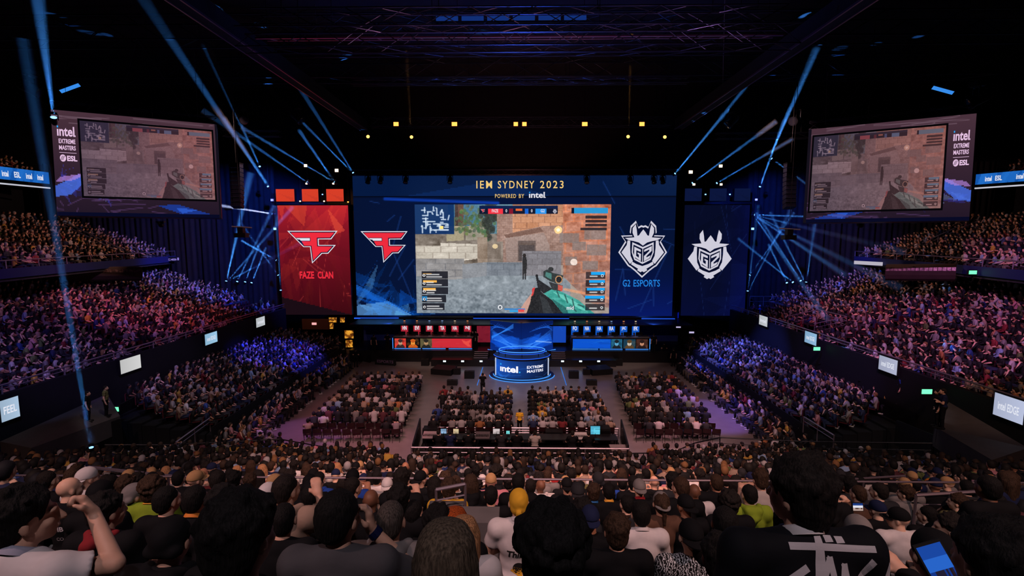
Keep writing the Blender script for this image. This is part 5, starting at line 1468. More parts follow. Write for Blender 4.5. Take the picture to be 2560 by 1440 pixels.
def nets(f, lo, h):
    """naive surface nets"""
    s = f < 0; n = np.array(f.shape)
    acc = np.zeros((*(n - 1), 3)); cnt = np.zeros(n - 1)
    off = [(0, 0), (1, 0), (0, 1), (1, 1)]
    I = np.stack(np.meshgrid(*[np.arange(k - 1) for k in n], indexing='ij'), -1).astype(float)
    for ax in range(3):
        o1, o2 = [a for a in range(3) if a != ax]
        for u, v in off:
            st0 = [0, 0, 0]; st0[o1], st0[o2] = u, v
            st1 = list(st0); st1[ax] = 1
            A = f[tuple(slice(st0[j], st0[j] + n[j] - 1) for j in range(3))]; Bf = f[tuple(slice(st1[j], st1[j] + n[j] - 1) for j in range(3))]
            m = (A < 0) != (Bf < 0); t = np.where(m, A / np.where(m, A - Bf, 1), 0)
            p = I + np.array(st0); p[..., ax] += t
            acc[m] += p[m]; cnt[m] += 1
    act = cnt > 0; idx = -np.ones(act.shape, int); idx[act] = np.arange(act.sum())
    V = lo + h * acc[act] / cnt[act][:, None]
    Q = []
    for ax in range(3):
        b, c = [(1, 2), (2, 0), (0, 1)][ax]
        sl0 = [slice(1, n[j] - 1) for j in range(3)]; sl0[ax] = slice(0, n[ax] - 1)
        sl1 = list(sl0); sl1[ax] = slice(1, n[ax])
        A, Bf = s[tuple(sl0)], s[tuple(sl1)]
        m = A != Bf; w = np.argwhere(m)
        if not len(w): continue
        base = w.copy()
        for j in range(3):
            if j != ax: base[:, j] += 1
        def cell(db, dc):
            q = base.copy(); q[:, b] -= db; q[:, c] -= dc; return idx[q[:, 0], q[:, 1], q[:, 2]]
        q = np.stack([cell(1, 1), cell(0, 1), cell(0, 0), cell(1, 0)], 1)
        fl = ~A[m]; q[fl] = q[fl][:, ::-1]
        Q.append(q)
    return V, np.concatenate(Q)
def to_mesh(name, V, Q, m=None):
    me = bpy.data.meshes.new(name)
    me.vertices.add(len(V)); me.vertices.foreach_set('co', V.astype(np.float32).ravel())
    me.loops.add(Q.size); me.loops.foreach_set('vertex_index', Q.astype(np.int32).ravel())
    k = Q.shape[1]
    me.polygons.add(len(Q)); me.polygons.foreach_set('loop_start', np.arange(0, Q.size, k, dtype=np.int32))
    me.polygons.foreach_set('use_smooth', np.ones(len(Q), bool))
    me.update(calc_edges=True); me.validate()
    if m: me.materials.append(m)
    return me
def blob(name, shapes, k, h, cut=None, wob=0, wf=30, m=None):
    f, lo = field(shapes, k, h, .03, cut, wob, wf); V, Q = nets(f, lo, h); return to_mesh(name, V, Q, m)

def rotm(yaw, pitch=0, roll=0): return np.array(Matrix.Rotation(yaw, 3, 'Z') @ Matrix.Rotation(pitch, 3, 'X') @ Matrix.Rotation(roll, 3, 'Y'))
def head_shapes(c, M):
    q = lambda p: c + M @ np.array(p, float)
    e = lambda p, r: ell(q(p), r, M)
    S_ = [e((0, -.018, .025), (.078, .097, .092)), e((0, .022, -.045), (.06, .072, .078)), e((0, .062, -.098), (.028, .025, .02)),
          cap(q((0, .092, .005)), q((0, .112, -.034)), .009, .015), e((0, .075, .02), (.052, .022, .014)), e((0, .088, -.066), (.024, .014, .010)),
          e((.083, -.012, -.016), (.010, .019, .030)), e((-.083, -.012, -.016), (.010, .019, .030)), e((.04, .06, -.03), (.022, .022, .02)), e((-.04, .06, -.03), (.022, .022, .02))]
    return S_
def hand_shapes(w, d, side, up, curl=.5, palm=1.0):
    """palm and five fingers: w wrist, d direction of the hand, up the back of the hand, side +1 puts the thumb to the right of it"""
    d = d / np.linalg.norm(d); t = np.cross(d, up); t /= np.linalg.norm(t); t *= side; u = np.cross(t, d) * side
    u /= np.linalg.norm(u)
    P = lambda a, b, c_: w + d * a + t * b + u * c_
    S_ = [cap(P(.01, .012, 0), P(.085, .026, 0), .022, .018), cap(P(.01, -.01, 0), P(.085, -.026, 0), .021, .016), cap(P(.02, 0, 0), P(.085, 0, .003), .022, .018)]
    for i, (b, L, r) in enumerate(((.031, .072, .0095), (.011, .082, .0098), (-.010, .076, .0093), (-.029, .058, .0083))):
        k = curl * (1 + .12 * i); p = P(.088, b, .002); dd = d.copy(); 
        for j, f in enumerate((.45, .32, .23)):
            a = k * (j + .6) * .75
            dirn = d * math.cos(a) - u * math.sin(a); p2 = p + dirn * L * f; S_.append(cap(p, p2, r * (1 - .08 * j), r * (.92 - .08 * j))); p = p2
    p = P(.02, .03, -.006); p2 = p + (d * .7 + t * .62 - u * .35) * .042; p3 = p2 + (d * .86 + t * .1 - u * .5) * .032
    S_ += [cap(p, p2, .014, .0115), cap(p2, p3, .011, .009)]
    return S_
SIT = dict(pelvis=(0, 0, .53), lean=.06, slump=0.0, yaw=0, pitch=-.05, L=None, R=None, stand=False, wide=1.0, fem=False)
def skeleton(**kw):
    """joints of a person facing +y, feet at z = 0"""
    p = dict(SIT); p.update(kw); J = {}
    base = np.array((0, 0, .94) if p['stand'] else p['pelvis'], float)
    M = np.array(Matrix.Rotation(-p['lean'], 3, 'X'))
    q = lambda x, y, z: base + M @ np.array((x, y, z), float)
    w = p['wide'] * (.9 if p['fem'] else 1)
    J['pelvis'], J['belly'], J['chest'] = base, q(0, .015, .17), q(0, -.01, .35)
    J['neck0'], J['neck1'] = q(0, -.03, .50), q(0, .0, .57)
    J['head'] = J['neck1'] + np.array((0, .03, .088)); J['HM'] = rotm(p['yaw'], p['pitch'])
    for s, k in ((-1, 'L'), (1, 'R')):
        J['sh' + k] = q(s * .175 * w, -.02, .455)
        a = p[k] or ('side' if p['stand'] else 'lap')
        if a == 'lap': e, h_ = q(s * .25 * w, .06, .2), base + np.array((s * .10, .30, .10))
        elif a == 'side': e, h_ = q(s * .24 * w, -.03, .17), q(s * .25 * w, .04, -.08)
        elif a == 'fold': e, h_ = q(s * .26 * w, .06, .2), q(-s * .06, .19, .24)
        elif a == 'lean': e, h_ = q(s * .26 * w, .16, .2), base + np.array((s * .05, .44, .12))
        elif a == 'chin': e, h_ = q(s * .2 * w, .26, .18), J['head'] + J['HM'] @ np.array((s * .05, .115, -.10))
        elif a == 'cheek': e, h_ = q(s * .27 * w, .2, .26), J['head'] + J['HM'] @ np.array((s * .095, .07, -.08))
        elif a == 'phone': e, h_ = q(s * .22 * w, .16, .22), q(s * .10, .36, .36)
        elif a == 'up': e, h_ = q(s * .26 * w, .12, .3), q(s * .16, .24, .52)
        else: e, h_ = [q(*v) for v in a]
        J['el' + k], J['wr' + k] = np.array(e), np.array(h_)
        J['hip' + k] = base + np.array((s * .09, 0, -.02))
        if p['stand']: J['kn' + k], J['an' + k] = base + np.array((s * .1, .01, -.45)), base + np.array((s * .11, -.02, -.86))
        else: J['kn' + k], J['an' + k] = np.array((s * .13, .44, .50)), np.array((s * .12, .40, .09))
        J['to' + k] = J['an' + k] + np.array((s * .03, .16, -.05))
    J['p'] = p; J['w'] = w
    return J
def torso_shapes(J, g=0.0, arms='none', low=True):
    w = J['w']; f = J['p']['fem']
    M = np.array(Matrix.Rotation(-J['p']['lean'], 3, 'X'))
    S_ = [ell(J['pelvis'] + np.array((0, -.01, .02)), np.array((.165 * w, .125, .12)) + g), ell(J['belly'], np.array((.145 * w, .115, .16)) + g, M),
          ell(J['chest'], np.array((.165 * w, .118, .18)) + g, M), cap(J['shL'] * .92 + J['neck0'] * .08, J['shR'] * .92 + J['neck0'] * .08, .062 + g)]
    for k in 'LR':
        S_ += [cap(J['neck0'] + np.array((0, -.01, -.005)), J['sh' + k], .044 + g, .052 + g), ell(J['sh' + k], np.array((.064, .064, .07)) + g)]
        if arms == 'short': S_.append(cut_cap(J['sh' + k], J['sh' + k] * .40 + J['el' + k] * .60, .056 + g, .060 + g))
        if arms == 'long': S_ += [cap(J['sh' + k], J['el' + k], .056 + g, .047 + g), cap(J['el' + k], J['wr' + k] * .9 + J['el' + k] * .1, .046 + g, .036 + g)]
    return S_
def body_mesh(J, h=.012, hands=True, fine=None):
    S_ = torso_shapes(J) + [cap(J['neck0'], J['neck1'] + np.array((0, .01, .03)), .058, .052)]
    S_ += head_shapes(J['head'], J['HM'])
    for s, k in ((-1, 'L'), (1, 'R')):
        S_ += [cap(J['sh' + k], J['el' + k], .05, .04), cap(J['el' + k], J['wr' + k], .041, .028)]
        d = J['wr' + k] - J['el' + k]; d /= np.linalg.norm(d)
        if fine and k in fine: S_ += hand_shapes(J['wr' + k], fine[k][0](d), fine[k][1], np.array(fine[k][2], float), fine[k][3])
        else: S_ += hand_shapes(J['wr' + k], d, -s, np.array((0, -.3, 1.0)), .7)
        S_ += [cap(J['hip' + k], J['kn' + k], .08, .056), cap(J['kn' + k], J['an' + k], .054, .036), cap(J['an' + k] + np.array((0, -.03, -.03)), J['to' + k], .04, .034)]
    return blob('body', S_, .022 if h > .009 else .014, h)
def shirt_mesh(J, style, h=.013):
    g = .013 if style in ('tee', 'long') else .026
    S_ = torso_shapes(J, g, 'short' if style == 'tee' else 'long')
    nk = J['neck1']; up = J['neck1'] - J['neck0']; up = up / np.linalg.norm(up)
    zc = .05
    cut = [lambda P: (P - (J['neck0'] + up * zc)) @ up]
    f, lo = field(S_, .03, h, .03, cut, .004 if style != 'hoodie' else .006, 22)
    V, Q = nets(f, lo, h); me = to_mesh('shirt', V, Q)
    return me
def collar_mesh(J, r=.062, hgt=.03):
    up = J['neck1'] - J['neck0']; up = up / np.linalg.norm(up); c = J['neck0'] + up * .025
    x = np.array((1., 0, 0)); y = np.cross(up, x); V, Q = [], []
    n = 20
    prof = [(r + .016, -.006), (r + .010, hgt * .6), (r + .002, hgt), (r - .004, hgt * .6), (r - .004, -.01)]
    for a, b in prof:
        for i in range(n):
            t = 2 * math.pi * i / n; V.append(c + x * a * math.cos(t) + y * a * math.sin(t) * 1.0 + up * (b + .012 * (-math.sin(t))))
    for j in range(len(prof) - 1):
        for i in range(n): Q.append((j * n + i, j * n + (i + 1) % n, (j + 1) * n + (i + 1) % n, (j + 1) * n + i))
    return to_mesh('collar', np.array(V), np.array(Q))
def hood_mesh(J):
    q = lambda x, y, z: J['neck0'] + np.array((x, y, z))
    return blob('hood', [cap(q(-.11, .02, .03), q(-.06, -.08, .03), .036, .046), cap(q(.11, .02, .03), q(.06, -.08, .03), .036, .046), cap(q(-.06, -.08, .03), q(.06, -.08, .03), .046), ell(q(0, -.10, -.03), (.10, .045, .075)), cap(q(0, -.12, -.05), q(0, -.115, -.12), .05, .03)], .03, .011, None, .004, 40)
def trousers_mesh(J, h=.016):
    S_ = [ell(J['pelvis'] + np.array((0, -.01, .01)), (.18 * J['w'], .14, .13))]
    cut = []
    for k in 'LR':
        S_ += [cap(J['hip' + k], J['kn' + k], .093, .068), cap(J['kn' + k], J['an' + k], .066, .05)]
    cut = [lambda P: (J['anL'][2] + .0) - P[..., 2], lambda P: P[..., 2] - (J['pelvis'][2] + .09)]
    return blob('trousers', S_, .03, h, cut, .003, 25)
def shoes_mesh(J, h=.014):
    S_ = []
    for k in 'LR': S_ += [cap(J['an' + k] + np.array((0, -.04, -.035)), J['to' + k], .052, .044)]
    return blob('shoes', S_, .02, h, [lambda P: (J['anL'][2] - .088) - P[..., 2]])
# hair in head coordinates
def hair_mesh(style, h=.0095, seed=0):
    r = np.random.default_rng(seed)
    C = [ell((0, -.030, .040), (.086, .098, .092)), ell((0, -.062, -.005), (.078, .062, .085))]
    cut = [lambda P: P[..., 1] - (.058 + .35 * (P[..., 2] - .04)) * 1.0, lambda P: -.088 - P[..., 2]]
    ears = lambda P: np.where(np.abs(P[..., 0]) > .062, (P[..., 1] + .018 - 1.2 * np.maximum(P[..., 2] + .005, 0)), -1)
    wob, wf, k = .004, 75, .02
    if style == 'short': cut.append(ears)
    elif style == 'crew':
        C = [ell((0, -.022, .032), (.0815, .1, .093)), ell((0, -.05, -.02), (.072, .062, .075))]; cut += [ears]; wob = .0015; wf = 160
    elif style == 'tousled':
        C = [ell((0, -.03, .05), (.095, .108, .10)), ell((0, -.06, -.01), (.085, .064, .095))]
        for i in range(46):
            a, b = r.random() * 6.28, r.random() ** .6 * 1.45
            p = np.array((.088 * math.sin(b) * math.cos(a), -.03 + .1 * math.sin(b) * math.sin(a), .05 + .095 * math.cos(b))); C.append(cap(p * .97, p * 1.03 + r.normal(0, .010, 3), .018, .010))
        cut.append(ears); wob = .005; wf = 95; k = .012
    elif style == 'curly':
        C = [ell((0, -.035, .045), (.1, .112, .105)), ell((0, -.065, -.02), (.092, .066, .10))]
        for i in range(90):
            a, b = r.random() * 6.28, r.random() ** .6 * 1.9
            p = np.array((.098 * math.sin(b) * math.cos(a), -.038 + .11 * math.sin(b) * math.sin(a), .045 + .102 * math.cos(b))); C.append(ell(p, np.full(3, .016 + .01 * r.random())))
        wob = .004; wf = 120; k = .008
    elif style in ('long', 'straight'):
        C += [cap((-.05, -.075, -.02), (-.06, -.085, -.24), .058, .045), cap((.05, -.075, -.02), (.06, -.085, -.24), .058, .045), cap((0, -.085, 0), (0, -.10, -.27), .06, .045), cap((-.075, -.02, .02), (-.085, -.02, -.18), .03, .025), cap((.075, -.02, .02), (.085, -.02, -.18), .03, .025)]
        cut = [lambda P: P[..., 1] - (.058 + .35 * (P[..., 2] - .04))]; wob = .003; wf = 60; k = .03
        C[0] = ell((0, -.028, .042), (.092, .104, .094))
    elif style == 'pony':
        cut.append(ears); C += [ell((0, -.13, .03), (.03, .03, .03)), cap((0, -.14, .02), (0, -.155, -.16), .034, .015)]; cut = cut[:1] + [ears]
    elif style == 'bob':
        C += [cap((-.06, -.04, 0), (-.07, -.03, -.115), .045, .04), cap((.06, -.04, 0), (.07, -.03, -.115), .045, .04), cap((-.03, -.08, 0), (-.03, -.085, -.12), .05, .045), cap((.03, -.08, 0), (.03, -.085, -.12), .05, .045)]
        C[0] = ell((0, -.028, .042), (.095, .106, .096)); cut = [lambda P: P[..., 1] - (.058 + .35 * (P[..., 2] - .04))]; wob = .003; wf = 60
    elif style == 'beanie':
        C = [ell((0, -.02, .04), (.089, .106, .098)), cap((-.06, -.075, -.015), (.06, -.075, -.015), .04)]; cut = [lambda P: -(P[..., 2] + .018 - .25 * (P[..., 1])) , lambda P: P[..., 1] - .09]; wob = .0012
    elif style == 'bandana':
        C = [ell((0, -.02, .034), (.083, .102, .094)), ell((0, -.055, -.015), (.074, .06, .075)), ell((0, -.125, -.03), (.022, .016, .02)), cap((.01, -.125, -.035), (.03, -.125, -.10), .014, .008), cap((-.01, -.125, -.035), (-.02, -.128, -.095), .014, .008)]
        cut = [lambda P: P[..., 1] - .085, lambda P: -(P[..., 2] + .02 - .2 * P[..., 1]) - .06 * (P[..., 1] < -.04)]; wob = .002; wf = 70; k = .01
    return blob(style, C, k, h, cut, wob, wf)
def cap_mesh(back=False):
    """a baseball cap: dome with a rim, button and brim"""
    s = -1 if back else 1
    f1 = [ell((0, -.015, .034), (.088, .108, .1)), ell((0, -.015, .135), (.009, .009, .006))]
    V1 = field(f1, .01, .008, .03, [lambda P: -(P[..., 2] - .012 + .12 * P[..., 1])]); V, Q = nets(*V1, .008)
    n0 = len(V); W_, Q2 = [], []
    nseg = 12
    for j in range(5):
        d = j / 4
        for i in range(nseg + 1):
            a = -1.15 + 2.3 * i / nseg
            rad = .088 + d * .075 * math.cos(a * .95)
            W_.append((math.sin(a) * .086 * (1 + .05 * d), -.015 + s * (math.cos(a) * (.10 + d * .085) * (1)), .012 - .12 * s * .06 - .012 * d - .25 * (math.sin(a) * .08) ** 2 * 4 + .004))
    W_ = np.array(W_); m = nseg + 1
    for j in range(4):
        for i in range(nseg): Q2.append((j * m + i, j * m + i + 1, (j + 1) * m + i + 1, (j + 1) * m + i))
    Q2 = np.array(Q2); Wt = W_ + np.array((0, 0, -.006))
    Vall = np.concatenate([V, W_, Wt]); Qall = np.concatenate([Q, Q2 + n0, Q2[:, ::-1] + n0 + len(W_)])
    return to_mesh('cap_backward' if back else 'cap', Vall, Qall)
HAIRM = {}
def hair(style):
    if style not in HAIRM: HAIRM[style] = cap_mesh(style == 'cap_back') if style.startswith('cap') else hair_mesh(style)
    return HAIRM[style]

SKINS = [mat('skin_%s' % n, c, .55, var=.06, scale=20, spec=.35) for n, c in (('light', (206, 158, 136)), ('fair', (222, 176, 152)), ('tan', (170, 118, 92)), ('brown', (112, 74, 56)))]
HAIRC = {n: mat('hair_' + n, c, .8, var=.65, scale=1, bump=.8, spec=.2, stretch=(130, 130, 14)) for n, c in (('black', (17, 15, 16)), ('dark', (28, 23, 22)), ('brown', (56, 40, 30)), ('ginger', (150, 66, 24)), ('blonde', (166, 120, 84)), ('grey', (120, 110, 108)), ('ash', (88, 74, 62)), ('greyish', (74, 66, 62)))}
CLOTH = {n: mat('cloth_' + n.replace(' ', '_'), c, .85, var=.10, scale=9, bump=.15, spec=.1) for n, c in (
    ('black', (20, 20, 23)), ('charcoal', (42, 42, 46)), ('grey', (120, 114, 114)), ('dark grey', (74, 72, 76)), ('white', (205, 196, 198)), ('off-white', (180, 168, 164)), ('navy', (28, 34, 64)), ('blue', (36, 66, 150)),
    ('light blue', (120, 142, 176)), ('red', (150, 34, 38)), ('maroon', (84, 34, 38)), ('orange', (198, 112, 40)), ('yellow', (206, 156, 46)), ('green', (70, 88, 52)), ('lime green', (128, 150, 44)), ('brown', (92, 66, 54)), ('tan', (176, 136, 96)), ('mauve', (124, 96, 112)), ('beige', (150, 126, 112)), ('olive', (98, 94, 60)), ('pink', (190, 120, 130)))}
TRS = [CLOTH['black'], CLOTH['navy'], CLOTH['charcoal'], CLOTH['dark grey']]
TPL = {}
def template(key, style='tee', **kw):
    """shared meshes of one pose"""
    if key not in TPL:
        J = skeleton(**kw)
        TPL[key] = dict(J=J, body=body_mesh(J, .013), shirt={}, trousers=trousers_mesh(J), shoes=shoes_mesh(J) if kw.get('stand') else None, extra={})
    t = TPL[key]
    if style not in t['shirt']: t['shirt'][style] = shirt_mesh(t['J'], style if style != 'collar' else 'long')
    if style == 'hoodie' and 'hood' not in t['extra']: t['extra']['hood'] = hood_mesh(t['J'])
    if 'collar' not in t['extra']: t['extra']['collar'] = collar_mesh(t['J'])
    return t
def part(name, me, parent, m, loc=None, rot=None):
    if not len(me.materials): me.materials.append(m)
    o = bpy.data.objects.new(name, me); COL.objects.link(o); o.parent = parent
    if loc is not None: o.location = loc
    if rot is not None: o.rotation_euler = rot
    o.material_slots[0].link = 'OBJECT'; o.material_slots[0].material = m
    return o
HATS = ('cap', 'cap_back', 'beanie', 'bandana')
def person(t, style, loc, yaw, scale, skin, shirt, hairs, hairm, label, group=None, trousers=None, neckband=None, hscale=1.0, hatunder=True):
    """one seated or standing figure: the body is a single surface, clothing and hair are its children"""
    J = t['J']
    b = t['body']
    if not len(b.materials): b.materials.append(skin)
    root = bpy.data.objects.new('person', b); COL.objects.link(root)
    root.material_slots[0].link = 'OBJECT'; root.material_slots[0].material = skin
    root.location = loc; root.rotation_euler = (0, 0, yaw); root.scale = (scale,) * 3
    T(root, label, 'person', group)
    part({'tee': 'tshirt', 'long': 'sweatshirt', 'collar': 'shirt', 'hoodie': 'hoodie', 'jacket': 'jacket'}[style], t['shirt'][style], root, shirt)
    if style == 'hoodie': part('hood', t['extra']['hood'], root, shirt)
    if style == 'collar' or neckband is not None: part('collar', t['extra']['collar'], root, neckband or shirt)
    part('trousers', t['trousers'], root, trousers or TRS[0])
    if t['shoes']: part('shoes', t['shoes'], root, CLOTH['black'])
    rot = Matrix(J['HM'].tolist()).to_euler()
    if hairs:
        for hs in ([hairs] if not isinstance(hairs, (list, tuple)) else hairs):
            hs, hm = hs if isinstance(hs, tuple) else (hs, hairm)
            o = part('cap' if hs.startswith('cap') else ('beanie' if hs == 'beanie' else 'bandana' if hs == 'bandana' else 'hair'), hair(hs), root, hm, tuple(J['head']), rot)
            o.scale = (hscale,) * 3
    return root
def on_back(root, t, style, draw, m, name='back_print', z=.36, size=.1, tilt=0.0):
    """a flat print pressed on the back of a garment: draw = (V2d, faces) with width about 1, placed at height z on the torso"""
    from mathutils.bvhtree import BVHTree
    me = t['shirt'][style]; bv = BVHTree.FromPolygons([v.co[:] for v in me.vertices], [p.vertices[:] for p in me.polygons])
    V, Fc = draw; J = t['J']
    D, U = Vector((0, math.cos(tilt), -math.sin(tilt))), Vector((0, math.sin(tilt), math.cos(tilt)))
    bm = bmesh.new(); vs = [bm.verts.new(Vector((v[0] * size, -.1, J['pelvis'][2] + z)) + U * (v[1] * size)) for v in V]
    for f in Fc:
        try: bm.faces.new([vs[i] for i in f])
        except ValueError: pass
    bmesh.ops.triangulate(bm, faces=bm.faces[:])
    for _ in range(4):
        e = [e for e in bm.edges if e.calc_length() > .022]
        if not e: break
        bmesh.ops.subdivide_edges(bm, edges=e, cuts=1); bmesh.ops.triangulate(bm, faces=bm.faces[:])
    for v in bm.verts:
        h = bv.ray_cast(v.co - D, D)
        v.co = (h[0] if h[0] else v.co) - D * .003
    pm = bpy.data.meshes.new(name); bm.to_mesh(pm); bm.free(); pm.materials.append(m)
    o = bpy.data.objects.new(name, pm); COL.objects.link(o); o.parent = root
    return o
def centred(Vf):
    V, Fc = Vf
    if not len(V): return Vf
    a, b = V.min(0), V.max(0); s = max(b[0] - a[0], 1e-6)
    return (V - (a + b) / 2) / s, Fc
# ================================================================== the people one can tell apart
rp = np.random.default_rng(21)
PEOPLE = []                   # (row index, x) already taken
NROW = NEAR + MIDR
def row_of(px, py, w):
    u = (px - 1298) / 1200; Y = .18 * 1200 * math.sqrt(1 + u * u) / w
    return min(range(len(NROW)), key=lambda i: abs(NROW[i] - Y))
def put(px, py, w, label, shirt='black', style='tee', hairs='short', hc='dark', skin=0, yaw=0, arms=None, pitch=-.08, row=None, wide=1.0, tw=None, band=None, sc=None, turn=None, fem=False, hs=1.0, stand=False, lean=.06, key=None, group=None, dy=0):
    k = row_of(px, py, w) if row is None else row
    Y = NROW[k] + dy; tread = hz(NROW[k]) - SEATH
    h = at_y(px, py, Y)
    body_yaw = math.atan2(h.x, 46 - Y) * .55 * -1 if turn is None else R(turn)
    # local skeleton gives the head height; scale or lift the figure so that the head meets its place
    kw = dict(yaw=R(yaw), pitch=pitch, wide=wide, fem=fem, stand=stand, lean=lean)
    if arms: kw['L'], kw['R'] = arms
    key = key or ('p', yaw, arms, pitch, wide, fem, stand, lean)
    t = template(key, style, **kw)
    hz_ = t['J']['head'][2]; s = sc or min(1.12, max(.90, (h.z - tread) / hz_))
    hd = Matrix.Rotation(body_yaw, 3, 'Z') @ Vector(t['J']['head'].tolist()) * s
    loc = Vector((h.x - hd.x, Y - .0, h.z - hz_ * s)) if stand or abs(h.z - hz_ * s - tread) > .35 else Vector((h.x - hd.x, Y, h.z - hz_ * s))
    loc.y = Y - hd.y + t['J']['head'][1] * s * 0
    o = person(t, style, loc, body_yaw, s, SKINS[skin], CLOTH[shirt] if isinstance(shirt, str) else shirt, hairs, (CLOTH if (isinstance(hairs, str) and hairs in HATS) else HAIRC)[hc] if isinstance(hc, str) else hc, label, group, TRS[int(rp.integers(4))] if tw is None else tw, band, hs)
    PEOPLE.append((k, h.x, .46 * s))
    return o, t, style
PR_W = mat('print_white', (190, 184, 190), .8); PR_Y = mat('print_yellow', (220, 160, 40), .8); PR_K = mat('print_black', (24, 22, 22), .8); PR_O = mat('print_orange', (220, 120, 40), .8); PR_G = mat('print_grey', (120, 116, 120), .8); PR_R = mat('print_red', (170, 60, 70), .8)
LANY = mat('lanyard_yellow', (214, 150, 50), .7); LANO = mat('lanyard_orange', (206, 120, 44), .7); WBAND = mat('collar_white', (200, 194, 196), .8)
def back_text(pt, txt, m, z, size, bold=.03, shear=0): 
    o, t, st_ = pt; return on_back(o, t, st_, centred(text2d(txt, bold, 1.0, shear)), m, 'back_print', z, size)
def back_poly(pt, P, m, z, size, name='back_print'):
    o, t, st_ = pt; V = np.array(P, float); return on_back(o, t, st_, (V, [tuple(range(len(V)))]), m, name, z, size)

# --- front rows, from the left edge of the photograph to the right
FIST = lambda d: np.array((.1, .35, .95))
t = template('fist', 'tee', yaw=R(-38), pitch=-.02, wide=1.12, R=((.33, .12, .42), (.13, .20, .60)))
TPL['fist']['body'] = body_mesh(t['J'], .0085, fine={'R': (lambda d: np.array((-.5, -.05, .7)), -1, (.5, .8, .2), 1.7)})
put(72, 1294, 148, 'person in a white tee at far left resting a raised fist against the face', 'white', 'tee', 'tousled', 'black', 0, -38, row=0, wide=1.12, band=mat('lanyard_pale', (150, 150, 170), .8), key='fist', turn=-8, hs=1.06, dy=.35)
p = put(176, 1222, 52, 'bald person in a black jersey with pale lettering in the left corner rows', 'black', 'tee', None, 'dark', 1, -30, row=4)
back_text(p, 'VIB', PR_W, .33, .10); back_text(p, 'CO', PR_G, .22, .07)
p = put(270, 1278, 80, 'dark haired person with a red scarf round the neck', 'black', 'tee', 'tousled', 'black', 0, -25, row=2, wide=1.0, band=mat('scarf_red', (120, 26, 34), .9))
back_text(p, '97', PR_G, .24, .09)
o = p[0]; J = p[1]['J']
part('scarf', blob('scarf', [cap(J['neck0'] + np.array((-.09, .0, .03)), J['neck0'] + np.array((0, -.09, .01)), .03, .04), cap(J['neck0'] + np.array((.09, .0, .03)), J['neck0'] + np.array((0, -.09, .01)), .03, .04), cap(J['neck0'] + np.array((-.04, -.1, 0)), J['neck0'] + np.array((-.08, -.13, -.22)), .03, .035)], .02, .01, None, .004, 40), o, mat('scarf_red', (120, 26, 34), .9))
put(252, 1238, 54, 'person in a black cap between the bald person and the grey beanie', 'black', 'tee', 'cap_back', 'black', 0, 10, row=3)
put(338, 1238, 50, 'person in a pale grey beanie and black top near the left end', 'black', 'tee', 'beanie', 'grey', 0, -35, row=4)
put(386, 1222, 42, 'person with brown curls and a yellow green tee near the left end', 'lime green', 'tee', 'curly', 'brown', 2, 0, row=4, band=LANY)
p = put(421, 1250, 55, 'dark haired person in a black tee with a tiny green motif at the neck', 'black', 'tee', 'short', 'black', 0, -18, row=3)
back_poly(p, [(-.5, -.3), (.2, -.3), (.5, .4), (-.1, .2)], mat('print_green', (150, 190, 60), .8), .42, .03)
put(491, 1248, 54, 'dark haired person with an orange neck strap in the left rows', 'black', 'tee', 'short', 'black', 0, 0, row=3, band=LANO)
put(560, 1262, 66, 'person with tousled black hair second in from the left in a black sweatshirt', 'black', 'long', 'tousled', 'black', 0, 8, row=2)
p = put(432, 1352, 96, 'person in a black hooded top with a round yellow emblem on the back', 'black', 'hoodie', 'beanie', 'black', 0, 0, row=1, wide=1.1)
circ = [(.5 * math.cos(a), .5 * math.sin(a)) for a in np.linspace(0, 6.28, 28)[:-1]]
e_ = back_poly(p, [(x + .45, y) for x, y in circ], PR_Y, .27, .2); 
star = [(.16 * (1 if i % 2 == 0 else .4) * math.sin(i * .6283), .16 * (1 if i % 2 == 0 else .4) * math.cos(i * .6283)) for i in range(10)]
e2 = back_poly(p, [(x + .4, y + .1) for x, y in star], PR_K, .27, .22); e2.location.y = -.002
put(610, 1340, 140, 'person with big tousled black hair at the bottom left, head only showing', 'black', 'tee', 'tousled', 'black', 0, -14, row=0, hs=1.08)
put(671, 1236, 42, 'person in a white cap turned forward beside the beige hoodie', 'charcoal', 'tee', 'cap', 'white', 0, -15, row=4)
put(719, 1224, 50, 'dark haired person in a beige hoodie holding both hands up', 'beige', 'hoodie', 'short', 'dark', 0, -25, ('up', 'up'), row=3, band=LANO)
put(778, 1240, 37, 'dark haired person in a black tee beside the beige hoodie', 'black', 'tee', 'short', 'black', 0, 0, row=4)
p = put(710, 1298, 54, 'person in a black tee with orange script across the shoulders', 'black', 'tee', 'crew', 'black', 0, 10, row=2)
back_text(p, 'Gremory', PR_O, .30, .19, .0, .2)
fine = {'R': (lambda d: np.array((-.15, .1, .95)), -1, (.9, .3, 0), .9)}
t = template('cheek', 'tee', yaw=R(-20), pitch=-.05, wide=1.15, R=((.34, .16, .28), (.105, .15, .53)))
TPL['cheek']['body'] = body_mesh(t['J'], .0085, fine=fine)
p = put(853, 1292, 110, 'broad person in a dark grey tee with a watch, one hand raised to the cheek', 'dark grey', 'tee', 'short', 'black', 0, -20, row=1, wide=1.15, key='cheek', hs=1.08)
w_ = p[1]['J']['wrR']; el_ = p[1]['J']['elR']; dd = (w_ - el_) / np.linalg.norm(w_ - el_)
MB().tube(Vector((w_ - dd * .045).tolist()), Vector((w_ - dd * .01).tolist()), .036, 12).build('watch', mat('watch_navy', (16, 22, 60), .4), p[0])
put(978, 1300, 76, 'person with cropped grey hair in a grey hoodie', 'grey', 'hoodie', 'crew', 'greyish', 0, 0, row=1, wide=1.1, dy=.25)
put(998, 1250, 52, 'dark haired person in black behind the grey hoodie', 'black', 'tee', 'tousled', 'black', 0, 0, row=3)
